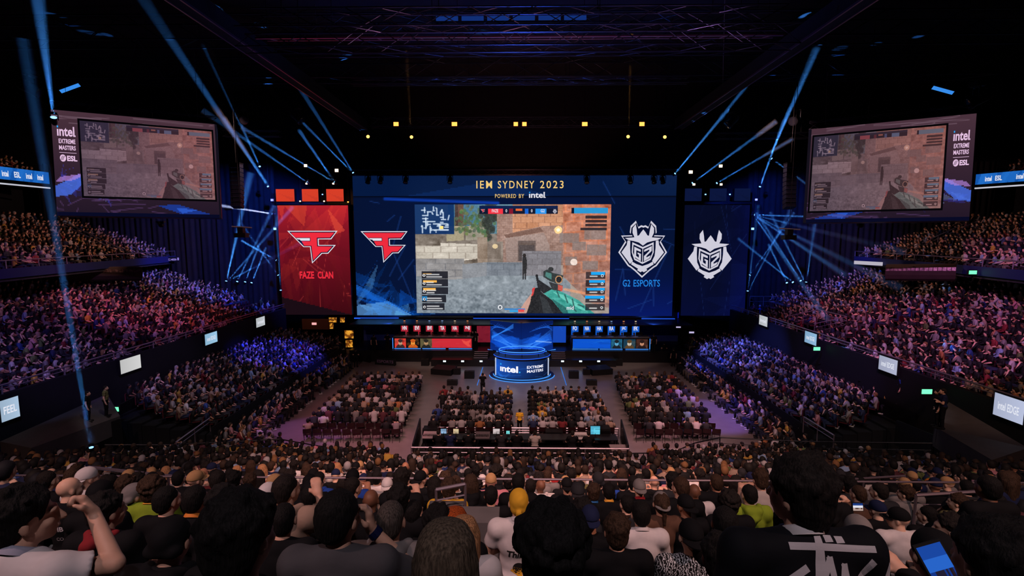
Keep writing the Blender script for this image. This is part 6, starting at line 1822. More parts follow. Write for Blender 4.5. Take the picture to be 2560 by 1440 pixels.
put(928, 1250, 30, 'person with a shaved brown head in the rows left of the stair wall', 'black', 'tee', None, 'dark', 3, 0, row=4)
put(1036, 1282, 52, 'dark haired person in black just left of the stair wall', 'black', 'tee', 'short', 'black', 0, -20, row=3)
put(1097, 1306, 55, 'person with black curls in front of the concrete ledge', 'black', 'tee', 'curly', 'black', 2, 0, row=2)
put(1139, 1308, 52, 'person with long ginger hair', 'black', 'tee', 'long', 'ginger', 1, 0, row=2, fem=True)
put(1162, 1336, 66, 'person with long strawberry blonde hair and a white top', 'white', 'tee', 'long', 'blonde', 1, -6, row=1, fem=True, dy=.35)
put(1118, 1396, 134, 'person with straight ash brown hair cut in a bob, close at the bottom', 'white', 'tee', 'bob', 'ash', 1, 0, row=0, fem=True, hs=1.06)
put(1228, 1238, 38, 'black haired person in black left of the yellow bandana', 'black', 'tee', 'short', 'black', 0, 0, row=5)
p = put(1297, 1256, 48, 'person in a yellow bandana and white tee with black and yellow lettering', 'white', 'tee', 'bandana', 'yellow', 1, 0, row=3, wide=1.05, band=WBAND)
back_text(p, 'Thirst', PR_K, .30, .20, .03, .15); e = back_poly(p, [(-.5, -.35), (.5, -.3), (.1, 0), (.42, .35), (-.35, .4), (-.15, .05)], PR_K, .395, .10)
e = back_poly(p, circ, PR_K, .17, .10); back_poly(p, [(-.6, 0), (-.2, -.2), (.3, -.5), (.1, -.1), (.2, .2), (-.3, .3)], PR_Y, .145, .12)
put(1296, 1206, 33, 'black haired person in a black jacket just behind the yellow bandana', 'black', 'long', 'short', 'black', 0, 0, row=6)
put(1326, 1216, 29, 'person with dark maroon hair behind the yellow bandana on the right', 'black', 'tee', 'short', 'dark', 0, 0, row=7)
put(1378, 1362, 146, 'person with big curly black hair close at the bottom centre', 'black', 'tee', 'curly', 'black', 0, 0, row=0, hs=1.05, band=WBAND)
put(1417, 1214, 29, 'person in a black cap and black tee at the steel balustrade', 'black', 'tee', 'cap_back', 'black', 0, 0, row=7)
put(1444, 1232, 35, 'person in a plain black cap right of the balustrade cap wearer', 'black', 'tee', 'cap_back', 'charcoal', 0, 0, row=5)
put(1483, 1231, 31, 'brown haired person with a blue and yellow collar', 'black', 'tee', 'tousled', 'brown', 1, 0, row=6, band=mat('collar_blue', (30, 90, 150), .7))
put(1521, 1228, 33, 'dark haired person in black with a yellow neck strap', 'black', 'tee', 'short', 'black', 1, 0, row=6, band=LANY, wide=1.1)
put(1598, 1220, 30, 'person in a pale grey cap worn backward and a red collar', 'black', 'tee', 'cap_back', 'grey', 1, 0, row=6, band=mat('collar_red', (150, 30, 40), .8))
put(1652, 1258, 39, 'person in a grey and blue cap with a long brown ponytail', 'brown', 'long', ['pony', ('cap_back', CLOTH['grey'])], 'brown', 1, 0, row=4, fem=True)
put(1735, 1230, 29, 'person with a shaved brown head and a white tee with yellow strap', 'white', 'tee', None, 'dark', 3, 0, row=6, wide=1.15, band=LANY)
put(1790, 1206, 31, 'person with brown hair in a broad black jacket at the balustrade', 'black', 'long', 'short', 'brown', 2, 0, row=7, wide=1.2)
put(1871, 1236, 37, 'person in a lime green hoodie', 'lime green', 'hoodie', 'short', 'black', 1, 8, row=5)
put(1713, 1264, 40, 'person in a black cap and dark sweatshirt before the lime green hoodie', 'black', 'long', 'cap_back', 'black', 2, 20, row=4)
put(1601, 1284, 50, 'black haired person in a white collared shirt', 'white', 'collar', 'short', 'black', 1, 0, row=3)
put(1475, 1296, 50, 'person in a black cap and black tee left of the white collared shirt', 'black', 'tee', 'cap_back', 'navy', 2, 0, row=3)
put(1540, 1328, 62, 'brown haired person in a plain black sweatshirt', 'black', 'long', 'tousled', 'brown', 1, 0, row=2, wide=1.1)
cm = mat('patterned_cloth', (150, 150, 160), .9)
if 'wave' not in MATS:
    nt = cm.node_tree; tc = nt.nodes.new('ShaderNodeTexCoord'); wv = nt.nodes.new('ShaderNodeTexWave'); wv.inputs['Scale'].default_value = 16; wv.inputs['Distortion'].default_value = 9; wv.inputs['Detail Scale'].default_value = 3
    rr = nt.nodes.new('ShaderNodeValToRGB'); rr.color_ramp.elements[0].color = lin((16, 16, 18)); rr.color_ramp.elements[1].color = lin((200, 200, 206)); rr.color_ramp.elements[0].position = .62; rr.color_ramp.elements[1].position = .75
    nt.links.new(tc.outputs['Object'], wv.inputs['Vector']); nt.links.new(wv.outputs['Color'], rr.inputs['Fac']); nt.links.new(rr.outputs['Color'], nt.nodes['Principled BSDF'].inputs['Base Color']); MATS['wave'] = cm
put(1726, 1340, 64, 'person in a black cap and a black and white patterned top', cm, 'tee', 'cap_back', 'black', 1, 0, row=2, wide=1.1)
put(1565, 1260, 36, 'black haired person in black behind the white collared shirt', 'charcoal', 'tee', 'short', 'black', 1, 20, row=5)
put(1822, 1256, 42, 'person with dark curls right of the shaved brown head', 'black', 'tee', 'curly', 'dark', 2, -15, row=4)
put(1811, 1308, 56, 'dark haired person with a pale collar below the dark curls', 'black', 'tee', 'short', 'black', 2, -12, row=2, band=mat('collar_pale', (150, 160, 175), .8))
put(1797, 1394, 74, 'dark haired person at the bottom beside the black and white patterned top', 'black', 'tee', 'tousled', 'dark', 2, -10, row=1)
put(1452, 1274, 38, 'person with dark curls and a hoop earring', 'charcoal', 'tee', 'curly', 'black', 2, 25, row=4, fem=True)
put(1410, 1278, 40, 'dark haired person behind the big curly head', 'black', 'tee', 'short', 'black', 1, -10, row=4)
# the standing figure in the black jacket with the white script
JK = mat('jacket_black', (15, 16, 22), .8, bump=.1, scale=8, spec=.15)
p = put(1990, 1234, 122, 'tall standing person in a black jacket with large white script on the back', JK, 'long', 'tousled', 'dark', 0, 28, row=0, wide=1.38, stand=True, dy=.38, band=WBAND, turn=2, sc=1.0, hs=1.12)
o, t, st_ = p
def stroke(P, w=.05):
    """brush-like strokes: list of polylines -> quads"""
    V, Fc = [], []
    for L in P:
        for (x0, y0), (x1, y1) in zip(L[:-1], L[1:]):
            d = np.array((x1 - x0, y1 - y0)); n = np.array((-d[1], d[0])) / (np.linalg.norm(d) + 1e-9) * w / 2; e = d / (np.linalg.norm(d) + 1e-9) * w * .3
            k = len(V); a, b_ = np.array((x0, y0)) - e, np.array((x1, y1)) + e
            V += [a + n, a - n, b_ - n * .9, b_ + n * .9]; Fc.append((k, k + 1, k + 2, k + 3))
    return np.array(V), Fc
SCRIPT = [[(-.16, .62), (.50, .58)], [(.06, .74), (.0, .30), (-.04, .02)], [(-.08, .42), (-.50, .12), (-.12, .14)], [(.06, .74), (.05, .3)], [(.0, .22), (.12, .50), (.16, .05)], [(.16, .05), (.24, .44), (.28, .04)],
          [(.48, .46), (.30, .22), (.48, .2), (.34, .0)], [(.66, .44), (.54, .02)], [(.54, .02), (.68, .3), (.66, .0)], [(.68, .3), (.8, .02)], [(.13, .68), (.17, .68)], [(.23, .67), (.27, .67)]]
on_back(o, t, st_, stroke([[(x - .02, (y - .3) * .8) for x, y in L] for L in SCRIPT], .055), PR_W, 'back_print', .40, .47, .66)
on_back(o, t, st_, stroke([[(x, y) for x, y in L] for L in ([(-.5, .2), (-.2, -.2), (0, .3)], [(.1, -.3), (.4, .1)])], .2), PR_W, 'sleeve_print', .30, .05)
p = put(2143, 1330, 82, 'person in a light grey cap with a dark emblem and white tee', 'white', 'tee', 'cap_back', 'grey', 1, -8, wide=1.05)
put(2244, 1296, 62, 'person in a black cap and white tee looking left', 'white', 'tee', 'cap', 'black', 1, 48, wide=1.08)
put(2369, 1320, 76, 'dark haired person in black seen in profile looking left', 'black', 'tee', 'tousled', 'dark', 0, 62)
p = put(2192, 1274, 48, 'person in a dark cap and black tee with a red emblem', 'black', 'tee', 'cap', 'navy', 1, 22)
back_poly(p, [(-.5, .4), (.5, .4), (.35, -.1), (0, -.5), (-.35, -.1)], PR_R, .27, .09)
put(2143, 1234, 42, 'bearded person in a brown jacket filming with a small lit screen', 'brown', 'long', 'short', 'brown', 1, 20, ('phone', 'phone'))
put(2195, 1228, 40, 'dark haired person in charcoal right of the filming person', 'charcoal', 'tee', 'short', 'dark', 1, 32)
put(2228, 1228, 32, 'dark haired person in black between two bearded heads', 'black', 'tee', 'short', 'black', 1, 20)
put(2262, 1234, 40, 'brown haired person in a grey collared shirt looking left', 'grey', 'collar', 'tousled', 'brown', 1, 40)
put(2316, 1288, 48, 'dark haired person behind the white tee with the black cap', 'black', 'tee', 'short', 'black', 1, 35, band=WBAND)
put(2391, 1256, 46, 'brown haired person in an olive tee looking left', 'olive', 'tee', 'tousled', 'brown', 1, 48)
put(2484, 1256, 52, 'dark haired person in black with glasses looking left', 'black', 'tee', 'short', 'black', 1, 50)
put(2440, 1308, 56, 'dark haired person in a dull olive tee below the glasses wearer', 'olive', 'tee', 'short', 'dark', 1, 40)
put(2464, 1209, 36, 'person in a mauve cap at the right end', 'black', 'tee', 'cap', 'mauve', 0, 35)
put(2366, 1209, 33, 'person in a tan cap looking left at the right end', 'black', 'tee', 'cap', 'tan', 1, 40)
put(2515, 1200, 38, 'person with brown curls at the right end', 'black', 'tee', 'curly', 'brown', 0, 30)
put(2526, 1304, 52, 'person with dark waves at the right edge', 'black', 'tee', 'curly', 'dark', 1, 40)
put(2552, 1352, 80, 'person at the right edge whose cheek catches blue light', 'black', 'tee', 'short', 'black', 1, 52, row=1)
put(2472, 1404, 128, 'person with big tousled black hair in the bottom right corner', 'black', 'tee', 'tousled', 'black', 0, 12, row=0, hs=1.08, turn=-6)
put(2330, 1388, 70, 'person in black holding up a phone with a blue screen, head bent', 'black', 'hoodie', 'beanie', 'black', 0, 0, ('phone', 'phone'), row=1, turn=-6, dy=-.1)
put(2106, 1206, 33, 'dark haired person right of the standing figure', 'black', 'tee', 'short', 'black', 0, 15)
# a camera and a phone held up in the crowd
def device(px, py, Y, w, h, rot, c, lb, nm):
    g = at_y(px, py, Y); root = empty(nm, g); root.rotation_euler = rot; T(root, lb, 'phone' if nm == 'phone' else 'camera')
    MB().box((-w, -.004, -h), (w, .008, h)).build('case', BLACK, root)
    r = np.random.default_rng(5); p = Pic(14, 10, c[0]); p.rect(0, .35, 1, .62, c[1]); p.rect(0, .62, 1, 1, c[2], .8)
    for i in range(16): p.rect(*(lambda x: (x, .6, x + .05, .85))(r.random()), (40, 20, 14), .7)
    Canvas(lambda u, v: Vector((-w * .88 + 1.76 * w * u, -.005, h * .88 - 1.76 * h * v)), (0, -1, 0)).pic('display', p, 0, 0, 1, 1, SCR, root, 0)
device(2144, 1267, 3.86, .047, .034, (R(-12), 0, 0), ((30, 60, 130), (225, 225, 235), (220, 180, 150)), 'small camera with a bright screen held by the bearded person', 'camera')
device(2347, 1414, 1.72, .052, .082, (R(-30), R(-18), 0), ((26, 70, 160), (40, 100, 200), (20, 50, 130)), 'tilted phone with a blue lit screen at the bottom right', 'phone')

# --- crew, players and standing figures farther off
def stand_at(px, py_feet, z, h, yaw, label, shirt='black', hc='dark', hairs='short', arms=None, style='tee', tw=None, Y=None, skin=0):
    g = at_z(px, py_feet, z) if Y is None else at_y(px, py_feet, Y)
    kw = dict(stand=True, yaw=0.0)
    if arms: kw['L'], kw['R'] = arms
    t = template(('st', arms), style, **kw)
    return person(t, style, Vector((g.x, g.y, z if Y is None else g.z)), R(yaw), h / 1.72, SKINS[skin], CLOTH[shirt], hairs, HAIRC[hc] if hairs not in HATS else CLOTH[hc], label, None, tw or CLOTH['black'])
stand_at(1299, 1083, 0, 1.52, 0, 'person in a yellow top walking up the centre aisle', 'yellow', arms=('side', 'side'))
stand_at(1207, 988, 0, 1.72, 0, 'camera operator in black standing behind the front seats', 'black', arms=('up', 'up'))
def on_ramp(P, u, v, h, yaw, label, shirt, hairs='short', hc='dark', arms=None):
    """somebody standing on a sloping ramp: u along it, v across it"""
    g = (P[0] * (1 - u) + P[3] * u) * (1 - v) + (P[1] * (1 - u) + P[2] * u) * v
    t = template(('st', arms), 'tee', stand=True, yaw=0.0, **(dict(L=arms[0], R=arms[1]) if arms else {}))
    return person(t, 'tee', g, R(yaw), h / 1.72, SKINS[0], CLOTH[shirt], hairs, HAIRC[hc] if hairs not in HATS else CLOTH[hc], label, None, CLOTH['black'])
on_ramp(RAMPL, .84, .15, 1.6, -60, 'person in a black and gold jersey standing on the left ramp', 'olive')
on_ramp(RAMPL, .62, .2, 1.5, -60, 'staff member in black standing lower on the left ramp', 'black')
on_ramp(RAMPR, .13, .05, 1.75, 60, 'staff member standing at the top of the right ramp', 'navy', arms=('fold', 'fold'))
on_ramp(RAMPR, .05, .0, 1.7, 60, 'staff member in a beanie on the right ramp', 'black', 'beanie', 'black')
stand_at(2130, 1088, 0, 1.75, 40, 'staff member in black standing on the floor before the lower right stand', 'black', arms=('fold', 'fold'))
stand_at(2203, 1108, 0, 1.75, 40, 'staff member with arms folded standing beside the right barrier', 'black', arms=('fold', 'fold'))
stand_at(2246, 1010, 0, 1.72, 60, 'person in blue standing by the dark right wall', 'blue', Y=26.5)
for i, (px, y, lb) in enumerate(((935, 882, 'guard in black at the far left stage end'), (969, 878, 'second guard in black at the left stage end, arms folded'), (1634, 880, 'guard in black at the right stage end beside the blue desk'), (1660, 900, 'guard standing lower at the right stage end'), (1683, 916, 'guard in black nearest the lower right stand'), (890, 918, 'guard in black nearest the lower left stand'))):
    stand_at(px, y, 0 if i > 2 else 1.1, 1.75, 0, lb, 'black', arms=('fold', 'fold') if i % 2 else None)
for i, px in enumerate((1183, 1191)): stand_at(px, 870, ZS, 1.75, 160 - 20 * i, 'person in black beside the red desk, %s of a pair' % ('left' if i == 0 else 'right'), 'black', skin=0)
for px, lb, c, hr in ((1098, 'crew member in black at the left of the control desk', 'black', 'short'), (1127, 'crew member in navy second at the control desk', 'navy', 'short'), (1172, 'broad crew member in black wearing headphones', 'black', 'short'), (1254, 'crew member in maroon black before the white monitor', 'charcoal', 'crew'),
                          (1292, 'crew member in black at the middle of the control desk', 'black', 'short'), (1337, 'crew member in a light grey tee at the control desk', 'off-white', 'crew'), (1430, 'crew member in black reaching over the mixing desk', 'black', 'short'), (1470, 'crew member in black before the cyan monitor', 'black', 'short')):
    t = template('crew', 'tee', L='lean', R='lean', lean=-.02)
    g = at_y(px, 1095, 25.1); person(t, 'tee', Vector((g.x, 24.9, .06)), 0, 1.2, SKINS[0], CLOTH[c], hr, HAIRC['dark'], lb, None, CLOTH['black'])
    ch = empty('office_chair', (g.x, 24.85, .06)); T(ch, 'black chair under the ' + lb, 'chair')
    MB().box((-.24, -.2, .44), (.24, .24, .5)).build('seat', RUBBER, ch); MB().box((-.22, -.3, .5), (.22, -.24, .82)).build('backrest', RUBBER, ch); MB().tube((0, 0, .06), (0, 0, .44), .03, 6).build('stem', BLACKM, ch)
    b = MB()
    for a in range(5): b.tube((0, 0, .08), (.28 * math.cos(a * 1.257), .28 * math.sin(a * 1.257), .03), .02, 4)
    b.build('base', BLACKM, ch)
for red in (True, False):
    for i, px in enumerate(BX[red]):
        x = at_y(px, 830, 46.9).x + (.25 if red else -.1)
        t = template('player', 'tee', L='lean', R='lean', lean=.1)
        k = i if red else 5 - i
        lb = 'player seated at the %s desk before the banner %s of six' % ('red' if red else 'blue', side[k])
        person(t, 'tee', Vector((x, 47.15, ZS)), math.pi + (.1 if i % 2 else -.1), 1.08, SKINS[i % 2], CLOTH[('white', 'white', 'white', 'white', 'maroon', 'off-white')[i] if red else ('black', 'navy', 'white', 'black', 'light blue', 'charcoal')[i]], 'short', HAIRC['dark'], lb, None)
        _, YD, z1 = DESK[red]
        m = empty('player_monitor', (x - (.3 if red else -.25), YD + .35, z1 + .02)); T(m, 'black monitor on the %s desk before the banner %s of six' % ('red' if red else 'blue', side[k]), 'monitor', 'player monitors')
        MB().box((-.1, -.06, 0), (.1, .06, .02)).build('foot', BLACK, m); MB().box((-.02, -.01, 0), (.02, .01, .1)).build('stand', BLACK, m); MB().box((-.32, -.03, .06), (.32, .03, .44)).build('housing', mat('monitor_shell', (26, 26, 30), .4), m)

# --- the next rows: everybody up to the seventh row past the balustrade, one by one
def aisle(X, Y): return abs(X + .255 * Y * .92) < .0
SHC = ['black'] * 46 + ['charcoal'] * 10 + ['white'] * 13 + ['off-white'] * 8 + ['grey'] * 7 + ['navy'] * 5 + ['blue'] * 2 + ['light blue'] * 2 + ['red'] * 2 + ['maroon'] * 3 + ['yellow'] * 3 + ['orange'] * 2 + ['beige'] * 3 + ['olive'] * 2 + ['pink'] * 1
HST = [('short', 'black'), ('short', 'dark'), ('crew', 'black'), ('short', 'black'), ('short', 'dark'), ('tousled', 'black'), ('tousled', 'dark'), ('tousled', 'brown'), ('short', 'brown'), ('curly', 'dark'), ('cap_back', 'black'), ('cap', 'navy'), ('cap_back', 'white'), ('long', 'dark'), ('long', 'brown'), (None, 'dark'), ('beanie', 'charcoal'), ('short', 'black'), ('long', 'blonde'), ('cap', 'tan'), ('short', 'dark')]
HNAME = {'short': 'short %s hair', 'crew': 'cropped %s hair', 'tousled': 'tousled %s hair', 'curly': '%s curls', 'cap_back': 'a backward %s cap', 'cap': 'a %s cap', 'long': 'long %s hair', 'beanie': 'a %s beanie'}
POSES = [('q1', dict()), ('q2', dict(L='lean', R='lean', lean=.16)), ('q3', dict(L='fold', R='fold')), ('q4', dict(R='chin', yaw=.3)), ('q5', dict(yaw=-.5, pitch=-.02)), ('q6', dict(yaw=.5, L='fold', R='fold', wide=1.1)), ('q7', dict(L='phone', R='phone', pitch=-.35)), ('q8', dict(wide=1.15, pitch=0.0))]
STY = ['tee', 'tee', 'tee', 'long', 'hoodie']
seen = {}
indiv = sum(1 for _ in PEOPLE)
LIMIT = 300
nobj = len([o for o in S.objects if o.name.startswith('person') and o.parent is None])
ROWN = {}
for k in range(3, 8): ROWN[k] = ORD[7 - k] + ' row before the balustrade'
for k in range(8, len(NROW)): ROWN[k] = ORD[k - 8] + ' row past the balustrade'
CROWD = []   # everyone else: (x, y, z, yaw, scale)
for k in range(3, len(NROW)):
    Y = NROW[k]; half = min(1.13 * Y + .5, 20.0)
    x = -half + .3 * rp.random()
    while x < half * .97:
        taken = any(kk == k and abs(px_ - x) < w_ + .02 for kk, px_, w_ in PEOPLE)
        blocked = (k in (3, 4) and -1.15 < x < -.1) or k == 3
        if k >= 9:    # two aisles run down through the lower rows
            for a in (-.242 * 21 + (21 - Y) * .05, .242 * 21 - (21 - Y) * .05):
                if abs(x - a) < .40 and Y > 17: blocked = True
        if Y > 19.7 and abs(x) < 6.4: blocked = True
        if x < -19.6 or x > 18.4: blocked = True
        if Y > 20.3 and (x < -17.2 or x > 16.2): blocked = True
        if not taken and not blocked and rp.random() > .035:
            z = hz(Y) - SEATH; yaw = math.atan2(x, 46 - Y) * -.6 + rp.normal(0, .08)
            ok = nobj < LIMIT and k <= 13 and abs(x) < 1.075 * Y
            if ok:
                pz = POSES[int(rp.integers(len(POSES)))]; sty = STY[int(rp.integers(len(STY)))]
                hs, hcn = HST[int(rp.integers(len(HST)))]; sh = SHC[int(rp.integers(len(SHC)))]
                t = template(pz[0], sty, **pz[1])
                desc = 'person in %s %s with %s, %s' % (sh, {'tee': 'tee', 'long': 'sweatshirt', 'hoodie': 'hoodie'}[sty], (HNAME[hs] % hcn) if hs else 'a shaved head', ROWN[k])
                sk = int(rp.choice([0, 0, 1, 2, 3], p=[.3, .2, .2, .2, .1]))
                o = person(t, sty, Vector((x, Y + rp.normal(0, .03), z + rp.normal(0, .012))), yaw, .98 + .10 * rp.random(), SKINS[sk], CLOTH[sh], hs, (CLOTH if hs in HATS else HAIRC)[hcn] if hs else None, desc, 'audience in the rows around the steel balustrade', TRS[int(rp.integers(4))])
                seen.setdefault(desc, []).append(o); nobj += 1
            else: CROWD.append((x, Y, z, yaw, .98 + .12 * rp.random()))
        x += .565 + rp.normal(0, .025)
for d, L in seen.items():
    if len(L) > 1:
        for i, o in enumerate(sorted(L, key=lambda o: o.location.x)):
            o['label'] = ordinal(i) + ' from left ' + d[7:]

# ================================================================== everybody else: one object
def lod(kind, r):
    """a light figure for the far stands: vertices, quads and a material index per vertex (0 skin 1 hair 2 top 3 trousers 4 shoes)"""
    V, Q, I = [], [], []
    def ring(c, rx, ry, n, M=None):
        o = []
        for i in range(n):
            t = 2 * math.pi * i / n; p = np.array((rx * math.cos(t), ry * math.sin(t), 0.0))
            o.append(np.array(c) + (M @ p if M is not None else p))
        return o
    def loft(rings, idx, n, capt=True):
        b = len(V)
        for rg in rings: V.extend(rg); I.extend([idx] * n)
        for k in range(len(rings) - 1):
            for i in range(n): Q.append((b + k * n + i, b + k * n + (i + 1) % n, b + (k + 1) * n + (i + 1) % n, b + (k + 1) * n + i))
        if capt:
            for k, fl in ((0, True), (len(rings) - 1, False)):
                c = np.mean(rings[k], 0); V.append(c); I.append(idx); cc = len(V) - 1
                for i in range(0, n, 2):
                    q = (b + k * n + i, b + k * n + (i + 1) % n, b + k * n + (i + 2) % n, cc); Q.append(q[::-1] if fl else q)
    def tube(a, b_, ra, rb, idx, n=6):
        a, b_ = np.array(a, float), np.array(b_, float)
        M = np.array(Vector((b_ - a).tolist()).to_track_quat('Z', 'Y').to_matrix())
        loft([ring(a, ra, ra, n, M), ring(a * .5 + b_ * .5, (ra + rb) / 2 * 1.05, (ra + rb) / 2 * 1.05, n, M), ring(b_, rb, rb, n, M)], idx, n)
    ln = kind.get('lean', .06); hy = .02 - .0 + ln * .5
    def up(z): return -ln * .1 + ln * (z - .5) * .9
    loft([ring((0, up(z), z), a, b_, 8) for z, a, b_ in ((.46, .17, .13), (.58, .165, .125), (.72, .155, .115), (.88, .185, .125), (1.0, .19, .10), (1.05, .11, .075), (1.08, .06, .05))], 2, 8)
    loft([ring((0, up(1.08) + .01, z), .05, .05, 6) for z in (1.04, 1.13)], 0, 6, False)
    hc = np.array((0, up(1.2) + .02, 1.2))
    prof = [(-.115, .03), (-.09, .055), (-.04, .074), (.02, .08), (.07, .066), (.105, .03)]
    loft([ring(hc + np.array((0, .008, z)), a * .95, a * 1.15, 8) for z, a in prof], 0, 8)
    h = kind.get('hair', 'short')
    if h == 'short': loft([ring(hc + np.array((0, o, z)), a, b_, 8) for z, a, b_, o in ((-.06, .066, .06, -.045), (0.0, .086, .082, -.032), (.06, .088, .1, -.012), (.1, .068, .085, -.008), (.132, .028, .036, -.01))], 1, 8)
    elif h == 'cap': loft([ring(hc + np.array((0, o, z)), a, b_, 8) for z, a, b_, o in ((.005, .09, .1, -.01), (.03, .09, .17, .05), (.036, .088, .1, -.01), (.08, .076, .09, -.012), (.125, .03, .036, -.015))], 1, 8)
    elif h == 'long': loft([ring(hc + np.array((0, o, z)), a, b_, 8) for z, a, b_, o in ((-.27, .085, .04, -.075), (-.1, .1, .06, -.06), (.0, .094, .085, -.035), (.06, .092, .1, -.012), (.1, .07, .085, -.01), (.132, .028, .036, -.01))], 1, 8)
    for s in (-1, 1):
        a = kind.get('arms', 'lap')
        sh = (s * .19, up(1.0), 1.0)
        if a == 'lap': el, wr = (s * .255, up(.76) + .05, .75), (s * .11, .30, .63)
        elif a == 'fold': el, wr = (s * .265, up(.76) + .05, .76), (-s * .05, .22, .80)
        elif a == 'clap': el, wr = (s * .24, .18, .82), (s * .03, .34, 1.0)
        else: el, wr = (s * .2, .26, .74), (s * .06, .16, 1.1)
        tube(sh, el, .058, .05, 2); tube(el, wr, .042, .034, 0 if kind.get('bare', True) else 2)
        tube((s * .09, .02, .5), (s * .13, .46, .50), .09, .065, 3); tube((s * .13, .45, .52), (s * .12, .42, .08), .065, .045, 3)
        tube((s * .12, .36, .05), (s * .14, .58, .04), .045, .04, 4)
    return np.array(V), np.array(Q), np.array(I)
KINDS_ = [lod(k, rp) for k in (dict(), dict(hair='cap'), dict(arms='fold', bare=False), dict(lean=.3, arms='chin'), dict(hair='long', lean=.1), dict(arms='clap'), dict(lean=-.1, bare=False), dict(hair='cap', arms='fold', lean=.15))]
def rows(x_of, y0, y1, n, z_of, face, gap=.56, keep=.95, sgn=1, empt=None):
    pass
for nm, d in SIDES.items():
    s = d['s']; f = math.pi / 2 * (1 if s < 0 else 1)
    # facing: towards the hall and a little to the stage
    yaw0 = (-1.05 if s < 0 else 1.05)
    # one and a half rows on the floor along the riser
    for k in range(2):
        Y = 24.6 + .3 * k
        while Y < 43.6 - 1.2 * k:
            if rp.random() < .95: CROWD.append((s * (d['riser'] - .62 - .85 * k), Y, 0, yaw0 * 1.1 + rp.normal(0, .15), 1.0 + .1 * rp.random()))
            Y += .58
    # corner block on the floor between that row and the near tier
    for j in range(4):
        X = d['riser'] - 2.2 - .1 * j; Y = 24.2 + .9 * j
        while X > 11.6 + 1.25 * j:
            CROWD.append((s * X, Y, .0, yaw0 * .5 + rp.normal(0, .15), 1.02)); X -= .57
    for k in range(8):
        Y = 25.9 + .35 * max(0, k - 3) + rp.random() * .3
        while Y < 46.2:
            if rp.random() < .95: CROWD.append((s * (d['riser'] + .58 + .78 * k), Y, 1.0 + .13 * k, yaw0 * .95 + rp.normal(0, .15), 1.0 + .1 * rp.random()))
            Y += .56 + rp.normal(0, .02)
    for k in range(15):
        Y = 17.0 + .3 * rp.random(); X = d['wall'] + .3 + .85 * k + .62
        while Y < 48.3:
            gang = abs(Y - (30.5 if s < 0 else 33.0) - .12 * k) < .45 and k < 9
            vom = s > 0 and 35.2 < Y < 38.4 and k < 3
            emp = Y > 44.6 - .0 * k and k < 4 and rp.random() < .75
            if not gang and not vom and not emp and rp.random() < .955 and X / Y < 1.15: CROWD.append((s * X, Y, 3.9 + .27 * k, yaw0 * .9 + rp.normal(0, .2), 1.0 + .12 * rp.random()))
            Y += .56 + rp.normal(0, .02)
    (a0, a1), (b0, b1) = (d['bal'][0], d['bal'][1]), (d['bal'][2], d['bal'][3])
    L = math.hypot(b0 - a0, b1 - a1)
    for k in range(11):
        (p0, p1), (q0, q1) = d['off'](.2 + .82 * k + .6)
        t_ = .0
        while t_ < L - .3:
            X, Y = p0 + (q0 - p0) * t_ / L, p1 + (q1 - p1) * t_ / L
            gang = abs(Y - 41.5 - .28 * k) < .5
            if not gang and rp.random() < .93 and X / Y < 1.2 and Y < 48.9: CROWD.append((s * X, Y, 9.62 + .31 * k, yaw0 * .9 + rp.normal(0, .2), 1.0 + .12 * rp.random()))
            t_ += .57
    for k in range(7):
        (p0, p1), (q0, q1) = d['off'](11.4 + .8 * k + .6)
        t_ = .0
        while t_ < L:
            X, Y = p0 + (q0 - p0) * t_ / L, p1 + (q1 - p1) * t_ / L
            if rp.random() < .9 and .9 < X / Y < 1.3: CROWD.append((s * X, Y, 17.4 + .5 * k, yaw0 * .9 + rp.normal(0, .2), 1.02))
            t_ += .57
# floor blocks
FLOORB = [((885, 934), (1058, 934), (757, 1052), (1002, 1052)), ((1100, 972), (1280, 972), (1072, 1048), (1281, 1048)), ((1321, 972), (1495, 972), (1321, 1048), (1538, 1048)), ((1537, 934), (1690, 934), (1588, 1052), (1802, 1052))]
CH = chair_proto(); chairs = 0; chair_l = {}
CHX = []
for bi, q in enumerate(FLOORB):
    fl, fr, rl, rr_ = [at_z(*p_, 1.25) for p_ in q]
    nrow = max(1, round((fl.y - rl.y) / .88)); ncol = round((rr_.x - rl.x) / .56)
    for j in range(nrow + 1):
        v = j / nrow; A, C_ = fl.lerp(rl, v), fr.lerp(rr_, v); n = max(2, round((C_.x - A.x) / .57))
        for i in range(n):
            X = A.x + (C_.x - A.x) * (i + .5) / n; Y = A.y + (C_.y - A.y) * (i + .5) / n
            face = -math.atan2(X, 46 - Y) * .5
            full = rp.random() < (.96 if j < nrow - 1 else .9 if bi in (1, 2) else .5)
            if full: CROWD.append((X, Y, 0, face + rp.normal(0, .08), 1.02 + .1 * rp.random()))
            CHX.append((X, Y, face, j >= nrow - 1, bi, nrow - j, i))
bn = ['outer left', 'inner left', 'inner right', 'outer right']
first = True
for X, Y, face, last, bi, rk, i in CHX:
    if last:
        c = CH if first else copy_tree(CH); first = False
        c.location = (X, Y - .12, 0); c.rotation_euler = (0, 0, face)
        T(c, 'dark red folding chair, %s in %s row of %s floor block' % (ordinal(i), 'rearmost' if rk == 0 else 'second rearmost', bn[bi]), 'chair', 'folding chairs at the back of the floor blocks')
